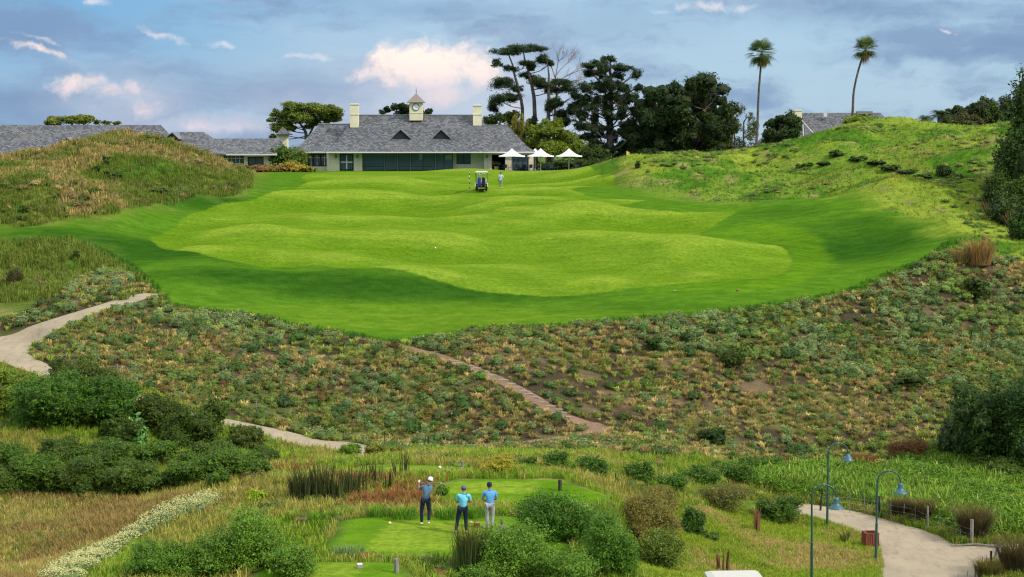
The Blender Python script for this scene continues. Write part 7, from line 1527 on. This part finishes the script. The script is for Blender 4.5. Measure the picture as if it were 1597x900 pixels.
person('person', g2, 0.0, 'golfer in aqua polo and dark trousers with arms folded, grey cap, seen from behind', dict(pelvis=(.06, 0, .96), chest=(.09, .02, 1.27), neck=(.10, .03, 1.47), head=(.10, .05, 1.58), shL=(-.095, .02, 1.38), elL=(-.15, .10, 1.10), wrL=(.05, .26, 1.12), hdL=(.9, .2, .1), shR=(.285, .02, 1.38), elR=(.34, .10, 1.10), wrR=(.14, .26, 1.16), hdR=(-.9, .2, 0),
       hpL=(-.035, 0, .90), knL=(-.12, .03, .49), anL=(-.18, -.02, .09), toL=(-.26, .10, .04), hpR=(.155, 0, .90), knR=(.17, .03, .49), anR=(.185, -.02, .09), toR=(.22, .12, .04)), AQUA, NAVT, GRC, GREYT)
g3 = T(764, 825)
person('person', g3, 0.0, 'golfer in sky blue polo and pale grey trousers leaning on a club, navy cap', dict(pelvis=(-.0, 0, .93), chest=(.0, .02, 1.24), neck=(.0, .03, 1.44), head=(-.01, .04, 1.55), shL=(-.19, .02, 1.34), elL=(-.27, .08, 1.07), wrL=(-.19, .24, .98), hdL=(.4, .5, -.3), shR=(.19, .02, 1.34), elR=(.24, .10, 1.06), wrR=(.06, .25, 1.02), hdR=(-.9, .2, -.1),
       hpL=(-.09, 0, .88), knL=(-.10, .03, .47), anL=(-.08, -.02, .09), toL=(-.09, .12, .04), hpR=(.09, 0, .88), knR=(.10, .03, .47), anR=(.08, -.02, .09), toR=(.10, .12, .04)), SKYB, GREYT, NVC, GREYT)
club('golf_club', g3, (-.15, .26, 1.0), (-.17, .30, .03), 'golf club standing upright on the tee under the third golfer', (-1, 0, 0))
g4 = T(781, 294)
person('person', g4, 0.0, 'distant person in pale shirt and grey shorts walking towards the clubhouse', dict(pelvis=(0, 0, .90), chest=(0, .02, 1.20), neck=(0, .03, 1.40), head=(0, .04, 1.52), shL=(-.18, .02, 1.30), elL=(-.26, .0, 1.03), wrL=(-.25, .10, .80), shR=(.18, .02, 1.30), elR=(.26, -.03, 1.03), wrR=(.24, .0, .80),
       hpL=(-.085, 0, .85), knL=(-.08, .06, .47), anL=(-.07, .12, .09), toL=(-.07, .26, .04), hpR=(.085, 0, .85), knR=(.09, .03, .46), anR=(.12, -.18, .12), toR=(.13, -.08, .04)), simple('pale_shirt', (.40, .50, .55), .8), simple('pale_shorts', (.26, .36, .42), .8), GRC, WHT, shorts=True, capname='cap')

# ---------------------------------------------------------------- labels that single out the members of small groups
ORD = ['first', 'second', 'third', 'fourth', 'fifth', 'sixth', 'seventh', 'eighth', 'ninth', 'tenth', 'eleventh', 'twelfth']
def relabel(grp, fmt, rows=None):
    os_ = [o for o in S.objects if o.get('group') == grp and o.parent is None]
    for o in os_: pass
    sets = [os_] if rows is None else [[o for o in os_ if lo <= o.location.y < hi] for (lo, hi) in rows[0]]
    for si, st_ in enumerate(sets):
        st_.sort(key=lambda o: proj(*o.location)[0])
        for i, o in enumerate(st_): o['label'] = fmt.format(o=ORD[min(i, 11)], r='' if rows is None else rows[1][si])
lo_ = sorted(o.location.y for o in S.objects if o.get('group') == G1); cut_ = lo_[len(lo_) // 2]
relabel(G1, 'low rounded thicket bush, {o} from the left in the {r} row of the thicket', ([(0, cut_), (cut_, 999)], ['front', 'back']))
relabel(G2, 'loose light green scrub, {o} from the left beyond the big thicket')
relabel(G3, 'small leafy bush at the foot of the bank, {o} from the left in the line')
relabel(G4, 'small dark bush on the straw-coloured left mounds, {o} from the left')
relabel(G5, 'low dark shrub strung across the right hill, {o} from the left')
relabel(GB, 'russet or straw clump bordering the clubhouse lawn, {o} from the left')
relabel('dark spiky plants left of the golfers', 'dark spiky upright plant left of the golfers, {o} from the left')
relabel('dark seed spikes above the red grass', 'thin dark seed spikes above the red grass, {o} from the left')
relabel('bronze flax plants along the right thicket', 'bronze strap-leaved flax by the right thicket, {o} from the left')
relabel('lush tufts along the back of the tee', 'lush green grass tuft behind the main tee, {o} from the left')
relabel('shrubs under the dark evergreens', 'black-green shrub under the dark evergreens, {o} from the left')
relabel('dark dining tables under the parasols', 'dark square dining table on the terrace, {o} from the left')
